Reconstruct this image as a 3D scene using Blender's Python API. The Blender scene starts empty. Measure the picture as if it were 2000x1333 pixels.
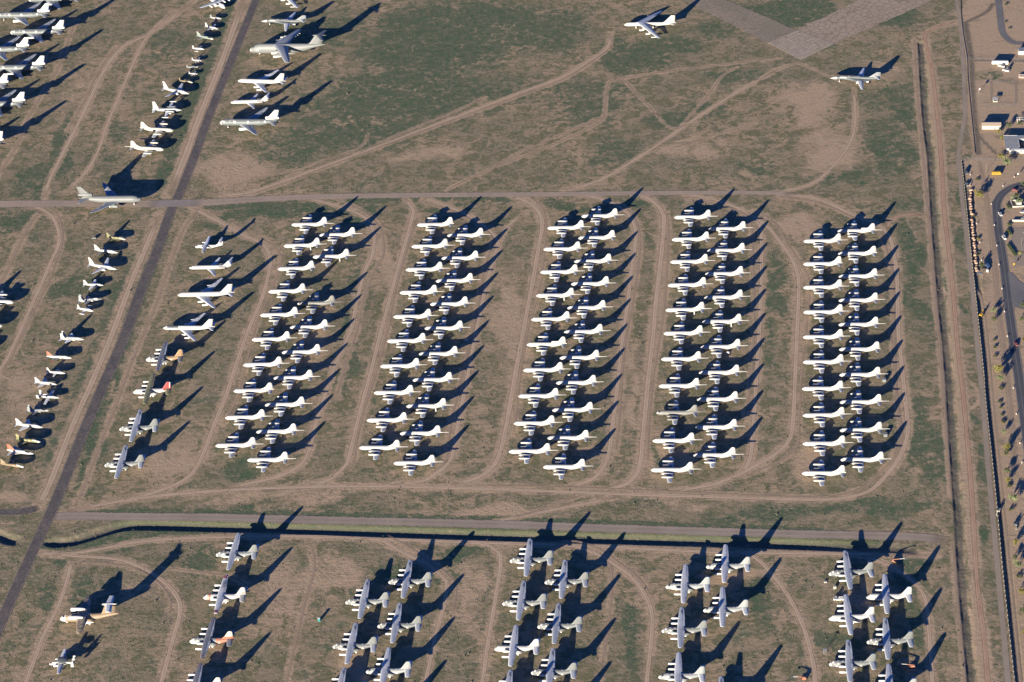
import bpy, math, random
import numpy as np
from mathutils import Vector, Matrix
random.seed(7)
RNG = np.random.RandomState(11)
SC = bpy.context.scene
COL = SC.collection
R = math.radians

# ------------------------------------------------------------------ camera, sky, sun, exposure
CAM_LOC = Vector((0, -1613.0, 1054.78))
pit, rol = 0.57906915, -0.063915
F_ = Vector((0, math.cos(pit), -math.sin(pit))); R_ = Vector((1, 0, 0)); U_ = R_.cross(F_)
R2 = R_*math.cos(rol)+U_*math.sin(rol); U2 = -R_*math.sin(rol)+U_*math.cos(rol)
cam = bpy.data.cameras.new('camera'); camo = bpy.data.objects.new('camera', cam); COL.objects.link(camo)
camo.matrix_world = Matrix(((R2.x, U2.x, -F_.x, CAM_LOC.x), (R2.y, U2.y, -F_.y, CAM_LOC.y), (R2.z, U2.z, -F_.z, CAM_LOC.z), (0, 0, 0, 1)))
cam.sensor_width = 36; cam.lens = 88.99; cam.clip_start = 5; cam.clip_end = 60000
SC.camera = camo
SUN_EL = R(10.4); SH_AZ = R(62)                      # shadows travel along SH_AZ
wd = bpy.data.worlds.new('World'); SC.world = wd; wd.use_nodes = True
nt = wd.node_tree; nt.nodes.clear()
sky = nt.nodes.new('ShaderNodeTexSky'); sky.sky_type = 'NISHITA'; sky.sun_disc = False
sky.sun_elevation = SUN_EL
sdx, sdy = -math.cos(SH_AZ), -math.sin(SH_AZ)        # direction towards the sun
sky.sun_rotation = math.atan2(sdx, sdy)
sky.altitude = 800; sky.air_density = 1.0; sky.dust_density = 0.6; sky.ozone_density = 3.0
bg = nt.nodes.new('ShaderNodeBackground'); bg.inputs['Strength'].default_value = 0.056
wo = nt.nodes.new('ShaderNodeOutputWorld')
tint = nt.nodes.new('ShaderNodeMix'); tint.data_type = 'RGBA'; tint.blend_type = 'MULTIPLY'; tint.inputs[0].default_value = 1
tint.inputs[7].default_value = (.26, .50, 1.08, 1)   # clear deep-blue desert winter sky
nt.links.new(sky.outputs[0], tint.inputs[6]); nt.links.new(tint.outputs[2], bg.inputs[0]); nt.links.new(bg.outputs[0], wo.inputs[0])
sl = bpy.data.lights.new('sun', 'SUN'); sl.energy = 5.0; sl.angle = R(0.5); sl.color = (1.0, 0.89, 0.735)
so = bpy.data.objects.new('sun', sl); COL.objects.link(so)
tow = Vector((sdx*math.cos(SUN_EL), sdy*math.cos(SUN_EL), math.sin(SUN_EL)))
so.rotation_euler = tow.to_track_quat('Z', 'Y').to_euler(); so.location = (0, 0, 1500)
vs = SC.view_settings; vs.view_transform = 'Standard'; vs.look = 'None'; vs.gamma = 1; vs.exposure = 1.4
try: vs.use_curve_mapping = False
except Exception: pass
SC.cycles.max_bounces = 5; SC.cycles.transparent_max_bounces = 12; SC.cycles.diffuse_bounces = 1

# ------------------------------------------------------------------ data in metres
DSTRIPS = [(2.6, [(436.23, 486.52), (427.8, 413.69), (419.33, 366.02), (410.98, 309.64), (401.77, 242.34)]),
(2.0, [(435.31, 486.65), (458.21, 504.9), (468.67, 521.95)]),
(1.6, [(427.43, 411.72), (455.46, 406.76), (473.33, 404.24)]),
(1.5, [(405.43, 287.14), (409.74, 263.73), (416.08, 240.46)])]
PLANES = [('patrol', -218.56, -117.5, -5.2, 'white patrol plane, first from near end, left line of first double row from left', 'white patrol planes parked in five double rows', None, None),
('patrol', -213.57, -82.81, -5.2, 'white patrol plane, second from near end, left line of first double row from left', 'white patrol planes parked in five double rows', None, None),
('patrol', -209.37, -48.46, -5.0, 'white boomless patrol plane, third from near end, left line of first double row from left', 'white patrol planes parked in five double rows', 'short', None),
('patrol', -203.96, -14.2, -4.7, 'white patrol plane, fourth from near end, left line of first double row from left', 'white patrol planes parked in five double rows', None, None),
('patrol', -199.22, 20.49, -5.1, 'white patrol plane, fifth from near end, left line of first double row from left', 'white patrol planes parked in five double rows', None, None),
('patrol', -194.42, 54.78, -5.1, 'white patrol plane, sixth from near end, left line of first double row from left', 'white patrol planes parked in five double rows', None, None),
('patrol', -189.59, 88.89, -5.2, 'white patrol plane, seventh from near end, left line of first double row from left', 'white patrol planes parked in five double rows', None, None),
('patrol', -183.72, 122.32, -4.6, 'white boomless patrol plane, eighth from near end, left line of first double row from left', 'white patrol planes parked in five double rows', 'short', None),
('patrol', -180.22, 157.75, -4.7, 'white patrol plane, ninth from near end, left line of first double row from left', 'white patrol planes parked in five double rows', 'strut', None),
('patrol', -175.2, 191.13, -6.1, 'white patrol plane, tenth from near end, left line of first double row from left', 'white patrol planes parked in five double rows', None, None),
('patrol', -194.42, -137.87, -5.8, 'white patrol plane, first from near end, right line of first double row from left', 'white patrol planes parked in five double rows', None, None),
('patrol', -189.67, -103.51, -5.3, 'white patrol plane, second from near end, right line of first double row from left', 'white patrol planes parked in five double rows', None, None),
('patrol', -184.96, -69.62, -5.2, 'white patrol plane, third from near end, right line of first double row from left', 'white patrol planes parked in five double rows', None, None),
('patrol', -180.1, -34.74, -5.0, 'white patrol plane, fourth from near end, right line of first double row from left', 'white patrol planes parked in five double rows', None, None),
('patrol', -175.29, -0.29, -5.0, 'white patrol plane, fifth from near end, right line of first double row from left', 'white patrol planes parked in five double rows', None, None),
('patrol', -170.46, 34.44, -6.1, 'white patrol plane, sixth from near end, right line of first double row from left', 'white patrol planes parked in five double rows', None, None),
('patrol', -165.86, 68.17, -5.4, 'bare grey patrol plane, seventh from near end, right line of first double row from left', 'white patrol planes parked in five double rows', 'grey', None),
('patrol', -155.95, 137.58, -5.3, 'white patrol plane, eighth from near end, right line of first double row from left', 'white patrol planes parked in five double rows', 'strut', None),
('patrol', -151.63, 171.35, -5.5, 'white patrol plane, ninth from near end, right line of first double row from left', 'white patrol planes parked in five double rows', None, None),
('patrol', -114.32, -131.49, -6.9, 'white patrol plane, first from near end, left line of second double row from left', 'white patrol planes parked in five double rows', None, None),
('patrol', -109.39, -97.65, -6.4, 'white patrol plane, second from near end, left line of second double row from left', 'white patrol planes parked in five double rows', None, None),
('patrol', -104.54, -62.58, -7.0, 'white patrol plane, third from near end, left line of second double row from left', 'white patrol planes parked in five double rows', None, None),
('patrol', -100.05, -27.78, -5.8, 'white patrol plane, fourth from near end, left line of second double row from left', 'white patrol planes parked in five double rows', None, None),
('patrol', -95.07, 6.23, -5.9, 'white patrol plane, fifth from near end, left line of second double row from left', 'white patrol planes parked in five double rows', None, None),
('patrol', -90.52, 40.23, -6.3, 'white patrol plane, sixth from near end, left line of second double row from left', 'white patrol planes parked in five double rows', None, None),
('patrol', -85.67, 74.85, -6.7, 'white patrol plane, seventh from near end, left line of second double row from left', 'white patrol planes parked in five double rows', None, None),
('patrol', -80.92, 108.66, -5.8, 'white patrol plane, eighth from near end, left line of second double row from left', 'white patrol planes parked in five double rows', None, None),
('patrol', -76.16, 144.03, -6.3, 'white patrol plane, ninth from near end, left line of second double row from left', 'white patrol planes parked in five double rows', None, None),
('patrol', -71.64, 177.77, -5.9, 'white boomless patrol plane, tenth from near end, left line of second double row from left', 'white patrol planes parked in five double rows', 'short', None),
('patrol', -89.46, -153.16, -5.9, 'white patrol plane, first from near end, right line of second double row from left', 'white patrol planes parked in five double rows', None, None),
('patrol', -85.06, -117.1, -6.4, 'white patrol plane, second from near end, right line of second double row from left', 'white patrol planes parked in five double rows', None, None),
('patrol', -80.54, -82.84, -6.5, 'white patrol plane, third from near end, right line of second double row from left', 'white patrol planes parked in five double rows', 'strut', None),
('patrol', -75.66, -49.15, -6.3, 'white patrol plane, fourth from near end, right line of second double row from left', 'white patrol planes parked in five double rows', None, None),
('patrol', -70.97, -14.45, -6.5, 'white patrol plane, fifth from near end, right line of second double row from left', 'white patrol planes parked in five double rows', None, None),
('patrol', -66.37, 20.86, -6.9, 'white patrol plane, sixth from near end, right line of second double row from left', 'white patrol planes parked in five double rows', None, None),
('patrol', -61.85, 54.98, -6.7, 'white patrol plane, seventh from near end, right line of second double row from left', 'white patrol planes parked in five double rows', None, None),
('patrol', -57.13, 88.65, -6.0, 'white patrol plane, eighth from near end, right line of second double row from left', 'white patrol planes parked in five double rows', None, None),
('patrol', -52.11, 122.72, -7.0, 'white patrol plane, ninth from near end, right line of second double row from left', 'white patrol planes parked in five double rows', None, None),
('patrol', -47.15, 157.81, -7.0, 'white patrol plane, tenth from near end, right line of second double row from left', 'white patrol planes parked in five double rows', None, None),
('patrol', -7.39, -147.87, -6.2, 'white patrol plane, first from near end, left line of third double row from left', 'white patrol planes parked in five double rows', None, None),
('patrol', -2.59, -113.52, -6.7, 'white patrol plane, second from near end, left line of third double row from left', 'white patrol planes parked in five double rows', None, None),
('patrol', 1.95, -79.07, -6.4, 'white patrol plane, third from near end, left line of third double row from left', 'white patrol planes parked in five double rows', None, None),
('patrol', 6.95, -45.34, -6.4, 'white patrol plane, fourth from near end, left line of third double row from left', 'white patrol planes parked in five double rows', None, None),
('patrol', 10.88, -10.92, -6.6, 'humpbacked white patrol plane, fifth from near end, left line of third double row from left', 'white patrol planes parked in five double rows', 'short|dors', None),
('patrol', 15.74, 23.74, -5.7, 'white patrol plane, sixth from near end, left line of third double row from left', 'white patrol planes parked in five double rows', None, None),
('patrol', 20.98, 57.63, -6.8, 'white patrol plane, seventh from near end, left line of third double row from left', 'white patrol planes parked in five double rows', 'strut', None),
('patrol', 25.78, 91.98, -6.5, 'white patrol plane, eighth from near end, left line of third double row from left', 'white patrol planes parked in five double rows', None, None),
('patrol', 29.91, 126.57, -6.8, 'white patrol plane, ninth from near end, left line of third double row from left', 'white patrol planes parked in five double rows', None, None),
('patrol', 34.58, 159.41, -6.2, 'white patrol plane, tenth from near end, left line of third double row from left', 'white patrol planes parked in five double rows', None, None),
('patrol', 16.18, -169.16, -6.7, 'white patrol plane, first from near end, right line of third double row from left', 'white patrol planes parked in five double rows', None, None),
('patrol', 20.84, -134.42, -6.6, 'white patrol plane, second from near end, right line of third double row from left', 'white patrol planes parked in five double rows', None, None),
('patrol', 25.93, -99.93, -6.1, 'white patrol plane, third from near end, right line of third double row from left', 'white patrol planes parked in five double rows', None, None),
('patrol', 30.5, -65.0, -6.7, 'white patrol plane, fourth from near end, right line of third double row from left', 'white patrol planes parked in five double rows', None, None),
('patrol', 34.83, -32.02, -6.3, 'white patrol plane, fifth from near end, right line of third double row from left', 'white patrol planes parked in five double rows', None, None),
('patrol', 39.81, 2.95, -5.8, 'white patrol plane, sixth from near end, right line of third double row from left', 'white patrol planes parked in five double rows', None, None),
('patrol', 44.24, 36.95, -7.0, 'white patrol plane, seventh from near end, right line of third double row from left', 'white patrol planes parked in five double rows', None, None),
('patrol', 49.13, 71.41, -7.0, 'white patrol plane, eighth from near end, right line of third double row from left', 'white patrol planes parked in five double rows', None, None),
('patrol', 53.29, 104.96, -6.8, 'white patrol plane, ninth from near end, right line of third double row from left', 'white patrol planes parked in five double rows', None, None),
('patrol', 58.58, 140.56, -6.0, 'white boomless patrol plane, tenth from near end, right line of third double row from left', 'white patrol planes parked in five double rows', 'short', None),
('patrol', 63.18, 174.85, -6.2, 'white patrol plane, eleventh from near end, right line of third double row from left', 'white patrol planes parked in five double rows', None, None),
('patrol', 91.24, -180.85, -6.8, 'white patrol plane, first from near end, left line of fourth double row from left', 'white patrol planes parked in five double rows', None, None),
('patrol', 95.34, -145.99, -6.6, 'white patrol plane, second from near end, left line of fourth double row from left', 'white patrol planes parked in five double rows', None, None),
('patrol', 101.0, -111.68, -6.9, 'bare grey patrol plane, third from near end, left line of fourth double row from left', 'white patrol planes parked in five double rows', 'grey', None),
('patrol', 105.48, -77.65, -6.5, 'white patrol plane, fourth from near end, left line of fourth double row from left', 'white patrol planes parked in five double rows', None, None),
('patrol', 110.23, -42.35, -7.0, 'white patrol plane, fifth from near end, left line of fourth double row from left', 'white patrol planes parked in five double rows', None, None),
('patrol', 114.94, -7.74, -6.1, 'white patrol plane, sixth from near end, left line of fourth double row from left', 'white patrol planes parked in five double rows', None, None),
('patrol', 119.34, 24.9, -5.8, 'white patrol plane, seventh from near end, left line of fourth double row from left', 'white patrol planes parked in five double rows', 'strut', None),
('patrol', 124.14, 60.35, -5.8, 'white patrol plane, eighth from near end, left line of fourth double row from left', 'white patrol planes parked in five double rows', None, None),
('patrol', 129.0, 94.8, -6.1, 'white patrol plane, ninth from near end, left line of fourth double row from left', 'white patrol planes parked in five double rows', None, None),
('patrol', 133.37, 128.82, -5.8, 'white patrol plane, tenth from near end, left line of fourth double row from left', 'white patrol planes parked in five double rows', None, None),
('patrol', 138.27, 163.61, -7.1, 'white patrol plane, eleventh from near end, left line of fourth double row from left', 'white patrol planes parked in five double rows', None, None),
('patrol', 122.46, -166.7, -6.7, 'white patrol plane, first from near end, right line of fourth double row from left', 'white patrol planes parked in five double rows', None, None),
('patrol', 127.09, -133.14, -5.7, 'white patrol plane, second from near end, right line of fourth double row from left', 'white patrol planes parked in five double rows', None, None),
('patrol', 131.66, -98.24, -6.0, 'white patrol plane, third from near end, right line of fourth double row from left', 'white patrol planes parked in five double rows', None, None),
('patrol', 136.39, -63.69, -6.5, 'white patrol plane, fourth from near end, right line of fourth double row from left', 'white patrol planes parked in five double rows', None, None),
('patrol', 141.04, -29.69, -5.8, 'white patrol plane, fifth from near end, right line of fourth double row from left', 'white patrol planes parked in five double rows', None, None),
('patrol', 145.63, 4.95, -6.2, 'white patrol plane, sixth from near end, right line of fourth double row from left', 'white patrol planes parked in five double rows', 'strut', None),
('patrol', 150.47, 39.0, -6.0, 'white patrol plane, seventh from near end, right line of fourth double row from left', 'white patrol planes parked in five double rows', None, None),
('patrol', 154.64, 73.49, -6.7, 'white patrol plane, eighth from near end, right line of fourth double row from left', 'white patrol planes parked in five double rows', None, None),
('patrol', 159.8, 108.27, -6.8, 'white patrol plane, ninth from near end, right line of fourth double row from left', 'white patrol planes parked in five double rows', None, None),
('patrol', 164.24, 141.59, -6.5, 'white patrol plane, tenth from near end, right line of fourth double row from left', 'white patrol planes parked in five double rows', None, None),
('patrol', 195.31, -196.14, -6.9, 'white boomless patrol plane, first from near end, left line of fifth double row from left', 'white patrol planes parked in five double rows', 'short', None),
('patrol', 200.51, -161.15, -6.6, 'white patrol plane, second from near end, left line of fifth double row from left', 'white patrol planes parked in five double rows', None, None),
('patrol', 205.04, -126.63, -5.8, 'white patrol plane, third from near end, left line of fifth double row from left', 'white patrol planes parked in five double rows', None, None),
('patrol', 208.94, -92.96, -6.6, 'white patrol plane, fourth from near end, left line of fifth double row from left', 'white patrol planes parked in five double rows', None, None),
('patrol', 214.2, -58.36, -7.1, 'white patrol plane, fifth from near end, left line of fifth double row from left', 'white patrol planes parked in five double rows', None, None),
('patrol', 218.63, -24.88, -7.0, 'white patrol plane, sixth from near end, left line of fifth double row from left', 'white patrol planes parked in five double rows', None, None),
('patrol', 223.47, 9.5, -6.9, 'white patrol plane, seventh from near end, left line of fifth double row from left', 'white patrol planes parked in five double rows', None, None),
('patrol', 228.0, 44.55, -6.0, 'white patrol plane, eighth from near end, left line of fifth double row from left', 'white patrol planes parked in five double rows', None, None),
('patrol', 232.52, 78.91, -6.6, 'white boomless patrol plane, ninth from near end, left line of fifth double row from left', 'white patrol planes parked in five double rows', 'short', None),
('patrol', 237.22, 113.41, -6.7, 'white patrol plane, tenth from near end, left line of fifth double row from left', 'white patrol planes parked in five double rows', None, None),
('patrol', 224.21, -183.1, -7.0, 'white patrol plane, first from near end, right line of fifth double row from left', 'white patrol planes parked in five double rows', None, None),
('patrol', 228.66, -147.86, -5.7, 'white patrol plane, second from near end, right line of fifth double row from left', 'white patrol planes parked in five double rows', None, None),
('patrol', 233.71, -113.17, -6.5, 'white patrol plane, third from near end, right line of fifth double row from left', 'white patrol planes parked in five double rows', None, None),
('patrol', 238.4, -78.16, -6.8, 'white patrol plane, fourth from near end, right line of fifth double row from left', 'white patrol planes parked in five double rows', None, None),
('patrol', 243.02, -44.64, -7.0, 'white boomless patrol plane, fifth from near end, right line of fifth double row from left', 'white patrol planes parked in five double rows', 'short', None),
('patrol', 247.38, -10.97, -7.0, 'white patrol plane, sixth from near end, right line of fifth double row from left', 'white patrol planes parked in five double rows', None, None),
('patrol', 252.38, 22.85, -6.9, 'white patrol plane, seventh from near end, right line of fifth double row from left', 'white patrol planes parked in five double rows', None, None),
('patrol', 257.32, 57.32, -6.2, 'white patrol plane, eighth from near end, right line of fifth double row from left', 'white patrol planes parked in five double rows', None, None),
('patrol', 261.71, 91.11, -6.9, 'white boomless patrol plane, ninth from near end, right line of fifth double row from left', 'white patrol planes parked in five double rows', 'short', None),
('patrol', 266.16, 125.66, -7.0, 'humpbacked white patrol plane, tenth from near end, right line of fifth double row from left', 'white patrol planes parked in five double rows', 'dors', None),
('patrol', -286.5, 369.19, 166.7, 'creamy white patrol plane behind the tanker jet, second last beside upper road', 'patrol planes facing right beside the left road', 'cream|short', None),
('patrol', -292.23, 335.12, 167.1, 'creamy white boomed patrol plane closest behind the grey three-engine tanker on the taxiway', 'patrol planes facing right beside the left road', 'cream', None),
('patrol', -392.24, 97.46, 170.6, 'white patrol plane cut by left frame edge, furthest of three', 'patrol planes facing right beside the left road', None, None),
('patrol', -396.64, 63.47, 170.8, 'white patrol plane, only its nose inside the left frame edge', 'patrol planes facing right beside the left road', None, None),
('patrol', -401.22, 29.75, 171.0, 'white patrol plane just past left frame edge, its shadow showing', 'patrol planes facing right beside the left road', None, None),
('transport', -279.13, 2.51, -5.0, 'grey propeller transport with tan rear, orange fin and dark reddish wing tips', 'propeller transports parked in the near rows', 'tan', None),
('transport', -285.07, -40.66, -5.0, 'white propeller transport with red fin and olive wings beside the left road', 'propeller transports parked in the near rows', 'redfin', None),
('transport', -290.82, -88.23, -5.0, 'light grey propeller transport, second from near end of the line beside the left road', 'propeller transports parked in the near rows', 'grey', None),
('transport', -297.28, -132.5, -5.0, 'light grey propeller transport, nearest of the line beside the left road', 'propeller transports parked in the near rows', 'grey', None),
('transport', -210.15, -245.49, -6.8, 'grey transport with white nose cover, far end of the orange-marked line', 'propeller transports parked in the near rows', 'mgrey', None),
('transport', -215.77, -290.97, -6.4, 'white propeller transport with orange nose band, red wing tips and orange striped fin', 'propeller transports parked in the near rows', 'guard', None),
('transport', -221.64, -335.46, -6.9, 'grey propeller transport with orange rear fuselage and red wing tips', 'propeller transports parked in the near rows', 'orange', None),
('transport', -226.69, -380.79, -6.0, 'grey transport with red wing tips and pale orange fin cut by bottom frame edge', 'propeller transports parked in the near rows', 'orange', None),
('transport', -120.76, -305.67, -6.8, 'light grey transport, far end of left line in cluster beside turquoise toilet', 'propeller transports parked in the near rows', 'grey', None),
('transport', -92.44, -287.24, -7.2, 'light grey transport, far end of right line in cluster beside turquoise toilet', 'propeller transports parked in the near rows', 'grey', None),
('transport', -99.32, -332.38, -6.9, 'light grey transport, second of right line in cluster beside turquoise toilet', 'propeller transports parked in the near rows', 'grey', None),
('transport', -128.1, -350.09, -7.5, 'light grey transport, second of left line in cluster beside turquoise toilet', 'propeller transports parked in the near rows', 'grey', None),
('transport', -106.2, -376.86, -6.9, 'pale transport, third of right line in cluster beside turquoise toilet', 'propeller transports parked in the near rows', 'pale', None),
('transport', -134.8, -393.82, -7.2, 'light grey transport cut by bottom frame, left line beside turquoise toilet', 'propeller transports parked in the near rows', 'grey', None),
('transport', -112.2, -419.8, -6.2, 'light grey transport below the frame near turquoise toilet, its fin shadow showing', 'propeller transports parked in the near rows', 'grey', None),
('transport', -10.99, -272.79, -6.3, 'light grey transport, far end of left line in middle cluster by the ditch', 'propeller transports parked in the near rows', 'grey', None),
('transport', 11.27, -298.1, -6.8, 'light grey transport, far end of right line in middle cluster', 'propeller transports parked in the near rows', 'grey', None),
('transport', -17.37, -317.44, -7.5, 'light grey transport, second of left line in middle cluster', 'propeller transports parked in the near rows', 'grey', None),
('transport', 4.53, -343.21, -7.2, 'light grey transport, second of right line in middle cluster', 'propeller transports parked in the near rows', 'grey', None),
('transport', -24.07, -362.64, -7.2, 'bright white transport, third of left line in middle cluster', 'propeller transports parked in the near rows', 'white', None),
('transport', -1.45, -388.1, -7.3, 'light grey transport, third of right line in middle cluster', 'propeller transports parked in the near rows', 'grey', None),
('transport', -29.19, -406.19, -7.2, 'light grey transport in middle cluster, left line, cut by bottom frame', 'propeller transports parked in the near rows', 'grey', None),
('transport', -7.35, -431.2, -6.2, 'light grey transport below the frame in middle cluster, its fin shadow showing', 'propeller transports parked in the near rows', 'grey', None),
('transport', 118.98, -292.52, -7.4, 'pale transport, far end of right line in fourth near cluster, shadow crossing ditch', 'propeller transports parked in the near rows', 'pale', None),
('transport', 90.46, -310.86, -7.5, 'pale transport, far end of left line in fourth near cluster', 'propeller transports parked in the near rows', 'pale', None),
('transport', 112.65, -337.44, -6.1, 'pale transport, second of right line in fourth near cluster', 'propeller transports parked in the near rows', 'pale', None),
('transport', 84.06, -355.4, -6.7, 'light grey transport, second of left line in fourth near cluster', 'propeller transports parked in the near rows', 'grey', None),
('transport', 78.29, -399.94, -6.0, 'pale transport, third of left line in fourth near cluster', 'propeller transports parked in the near rows', 'pale', None),
('transport', 102.17, -425.54, -7.0, 'light grey transport of fourth near cluster cut by bottom frame', 'propeller transports parked in the near rows', 'grey', None),
('transport', 198.33, -308.29, -3.5, 'grey transport with tool boxes at its nose, far left of rightmost cluster', 'propeller transports parked in the near rows', 'grey', None),
('transport', 219.14, -334.73, -6.6, 'bright white transport, far end of right line in rightmost cluster', 'propeller transports parked in the near rows', 'white', None),
('transport', 191.95, -353.92, -3.5, 'bright white transport with underwing tank beside the white service truck', 'propeller transports parked in the near rows', 'whitetank', None),
('transport', 212.6, -379.19, -6.4, 'light grey transport, second of right line in rightmost cluster', 'propeller transports parked in the near rows', 'grey', None),
('transport', 186.0, -398.06, -6.8, 'light grey transport, third of left line in rightmost cluster', 'propeller transports parked in the near rows', 'grey', None),
('transport', 207.28, -423.45, -7.5, 'pale transport beside the orange boom lift, cut by bottom frame edge', 'propeller transports parked in the near rows', 'pale', None),
('transport', 180.11, -440.13, -7.3, 'light grey transport below the frame in rightmost cluster', 'propeller transports parked in the near rows', 'grey', None),
('transport', -255.42, 613.65, 128.0, 'grey transport with white nose pointing to lower right at top beside upper road', None, 'whitenose', None),
('trijet', -450.21, 655.74, -7.0, 'grey three-engine tanker at top left, only its tail inside the frame', 'grey three-engine tankers at the top left', 'covered', None),
('trijet', -458.73, 584.87, -7.0, 'whole grey three-engine tanker with white engine covers in the top left corner', 'grey three-engine tankers at the top left', 'covered', None),
('trijet', -468.53, 511.29, -7.0, 'grey three-engine tanker, second down of the right-hand file at top left', 'grey three-engine tankers at the top left', 'covered', None),
('trijet', -477.95, 440.39, -7.0, 'grey three-engine tanker, third down of the right-hand file at top left', 'grey three-engine tankers at the top left', 'covered', None),
('trijet', -487.76, 367.45, -7.0, 'grey three-engine tanker at left edge, only its white tail engine visible', 'grey three-engine tankers at the top left', 'covered', None),
('trijet', -477.64, 624.37, -7.0, 'grey three-engine tanker touching the top left corner, right wing and engine visible', 'grey three-engine tankers at the top left', 'covered', None),
('trijet', -488.48, 552.2, -7.0, 'grey three-engine tanker, second of the left-hand file at top left', 'grey three-engine tankers at the top left', 'covered', None),
('trijet', -498.24, 479.35, -7.0, 'grey three-engine tanker, third of the left-hand file, cut by left frame edge', 'grey three-engine tankers at the top left', 'covered', None),
('trijet', -508.05, 407.3, -7.0, 'grey three-engine tanker beyond the left frame edge, its shadow showing', 'grey three-engine tankers at the top left', 'covered', None),
('trijet', -303.49, 246.66, 173.6, 'plain grey three-engine tanker facing right, standing on the taxiway', None, 'plain', None),
('trijet', -245.56, 375.11, -7.9, 'grey three-engine tanker with white covers, lowest of the large jets right of road', None, 'covered', None),
('airlifter', -226.34, 516.65, -7.7, 'huge grey T-tailed airlifter, largest aircraft in the photo', 'big jets right of the upper road', None, None),
('airliner', -234.3, 456.66, -12.1, 'white four-engine jetliner parked between the huge airlifter and the small twinjet', 'big jets right of the upper road', None, None),
('airliner', -261.67, 91.97, -4.3, 'white four-engine jetliner between the white twinjet and the dark-fronted jet below taxiway', 'big jets right of the lower road', None, None),
('tanker', -269.45, 45.37, -6.7, 'white four-engine jet with dark grey front fuselage and white covered engines', None, 'darkfront', None),
('rearjet', -238.77, 416.35, -3.6, 'white T-tailed twinjet between a white jetliner and the grey tanker above taxiway', 'white twinjets right of the road', None, None),
('rearjet', -255.66, 133.66, -4.3, 'white T-tailed twinjet next to the small high-wing transport below taxiway', 'white twinjets right of the road', None, None),
('swing', -218.7, 578.18, -10.9, 'grey and white swing-wing bomber behind the huge airlifter', 'swing-wing bombers', None, None),
('swing', 297.49, 388.46, -11.1, 'grey and white swing-wing bomber alone in the upper right field', 'swing-wing bombers', None, None),
('bomber', 123.35, 521.28, -7.0, 'pale eight-engine bomber alone in the field by the old concrete runway', 'eight-engine bombers', None, None),
('bomber', -215.13, 635.18, -7.0, 'pale eight-engine bomber at the top frame edge, only its near wing visible', 'eight-engine bombers', None, None),
('stol', -309.67, -304.14, -3.7, 'tan T-tailed transport with two large engines above the wing', None, None, None),
('radome', -311.49, -348.62, -3.8, 'small twin-engine plane carrying a round grey radar dish', '', None, None),
('smalltransport', -253.16, 166.98, -8.8, 'small white high-wing twin transport, first right of the road below taxiway', '', None, None),
('fighter:trainer', -257.44, 591.79, 158.4, 'small white jet with pale blue tail near top of line left of road', 'small jets facing right beside the left road', 'lgrey', {'len': 12.6}),
('fighter:attack', -259.24, 569.5, 147.5, 'small white straight-wing twin jet, third from top left of the road', 'small jets facing right beside the left road', 'white', {'len': 15.9}),
('fighter:swept', -262.49, 547.87, 147.8, 'pale green-grey swept-wing jet with white nose left of the upper road', 'small jets facing right beside the left road', 'pgreen', {'len': 19.8}),
('fighter:tiptank', -269.63, 528.18, 159.5, 'small white jet with wing-tip tanks left of the upper road', 'small jets facing right beside the left road', 'white', {'len': 12.9}),
('fighter:twinprop', -270.7, 505.09, 162.5, 'small white twin-propeller plane below the tip-tank jet', 'small jets facing right beside the left road', 'white', {'len': 10.2}),
('fighter:slim', -273.23, 493.45, 176.7, 'slim grey light plane between two small white propeller planes', 'small jets facing right beside the left road', 'pgrey', {'len': 11.2}),
('fighter:twinprop', -272.69, 478.7, 163.5, 'tiny white propeller plane just above the tan camouflaged jet', 'small jets facing right beside the left road', 'white', {'len': 9.0}),
('fighter:slim', -275.92, 461.68, 154.9, 'small tan camouflaged jet left of the upper road', 'small jets facing right beside the left road', 'camo', {'len': 15.0}),
('fighter:bigswept', -277.32, 438.21, 150.3, 'large white swept-wing twinjet left of the upper road below the camouflaged jet', 'small jets facing right beside the left road', 'white', {'len': 29.1}),
('fighter:neptune', -281.78, 407.54, 171.0, 'white straight-wing patrol plane with wing-tip tanks and tall fin', 'small jets facing right beside the left road', 'white', {'len': 27.8}),
('fighter:swept', -311.84, 186.22, 158.5, 'yellow and olive camouflaged fighter with white nose below the taxiway', 'small jets facing right beside the left road', 'camo2', {'len': 17.7}),
('fighter:swept', -315.97, 164.98, 159.1, 'white fighter with grey wings beneath the yellow camouflaged one', 'small jets facing right beside the left road', 'whitegw', {'len': 21.9}),
('fighter:bigswept', -314.41, 138.67, 155.4, 'large white swept-wing twinjet, third of the line left of lower road', 'small jets facing right beside the left road', 'white', {'len': 26.5}),
('fighter:attack', -322.88, 116.22, 168.3, 'white stubby attack jet, fourth of the line left of lower road', 'small jets facing right beside the left road', 'white', {'len': 17.3}),
('fighter:twinfin', -322.22, 95.38, -179.0, 'grey and white patched twin-finned fighter left of lower road', 'small jets facing right beside the left road', 'patch', {'len': 19.0}),
('fighter:tiptank', -326.92, 78.01, 155.4, 'small white jet at the end of the upper group left of lower road', 'small jets facing right beside the left road', 'white', {'len': 15.4}),
('fighter:twinfin', -329.96, 37.26, 165.1, 'white twin-finned fighter at the start of the lower group', 'small jets facing right beside the left road', 'white', {'len': 20.0}),
('fighter:swept', -336.8, 11.94, 166.4, 'white fighter with orange tail and orange wing tips', 'small jets facing right beside the left road', 'orangetips', {'len': 20.8}),
('fighter:trainer', -339.26, -8.31, 164.4, 'small white trainer jet below the orange-tailed fighter', 'small jets facing right beside the left road', 'white', {'len': 15.8}),
('fighter:swept', -344.13, -22.99, 161.6, 'white single-engine jet above the straight-wing attack jet', 'small jets facing right beside the left road', 'white', {'len': 18.6}),
('fighter:warthog', -340.13, -41.05, 166.1, 'white straight-wing attack jet with two rear engine pods', 'small jets facing right beside the left road', 'white', {'len': 17.4}),
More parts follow.
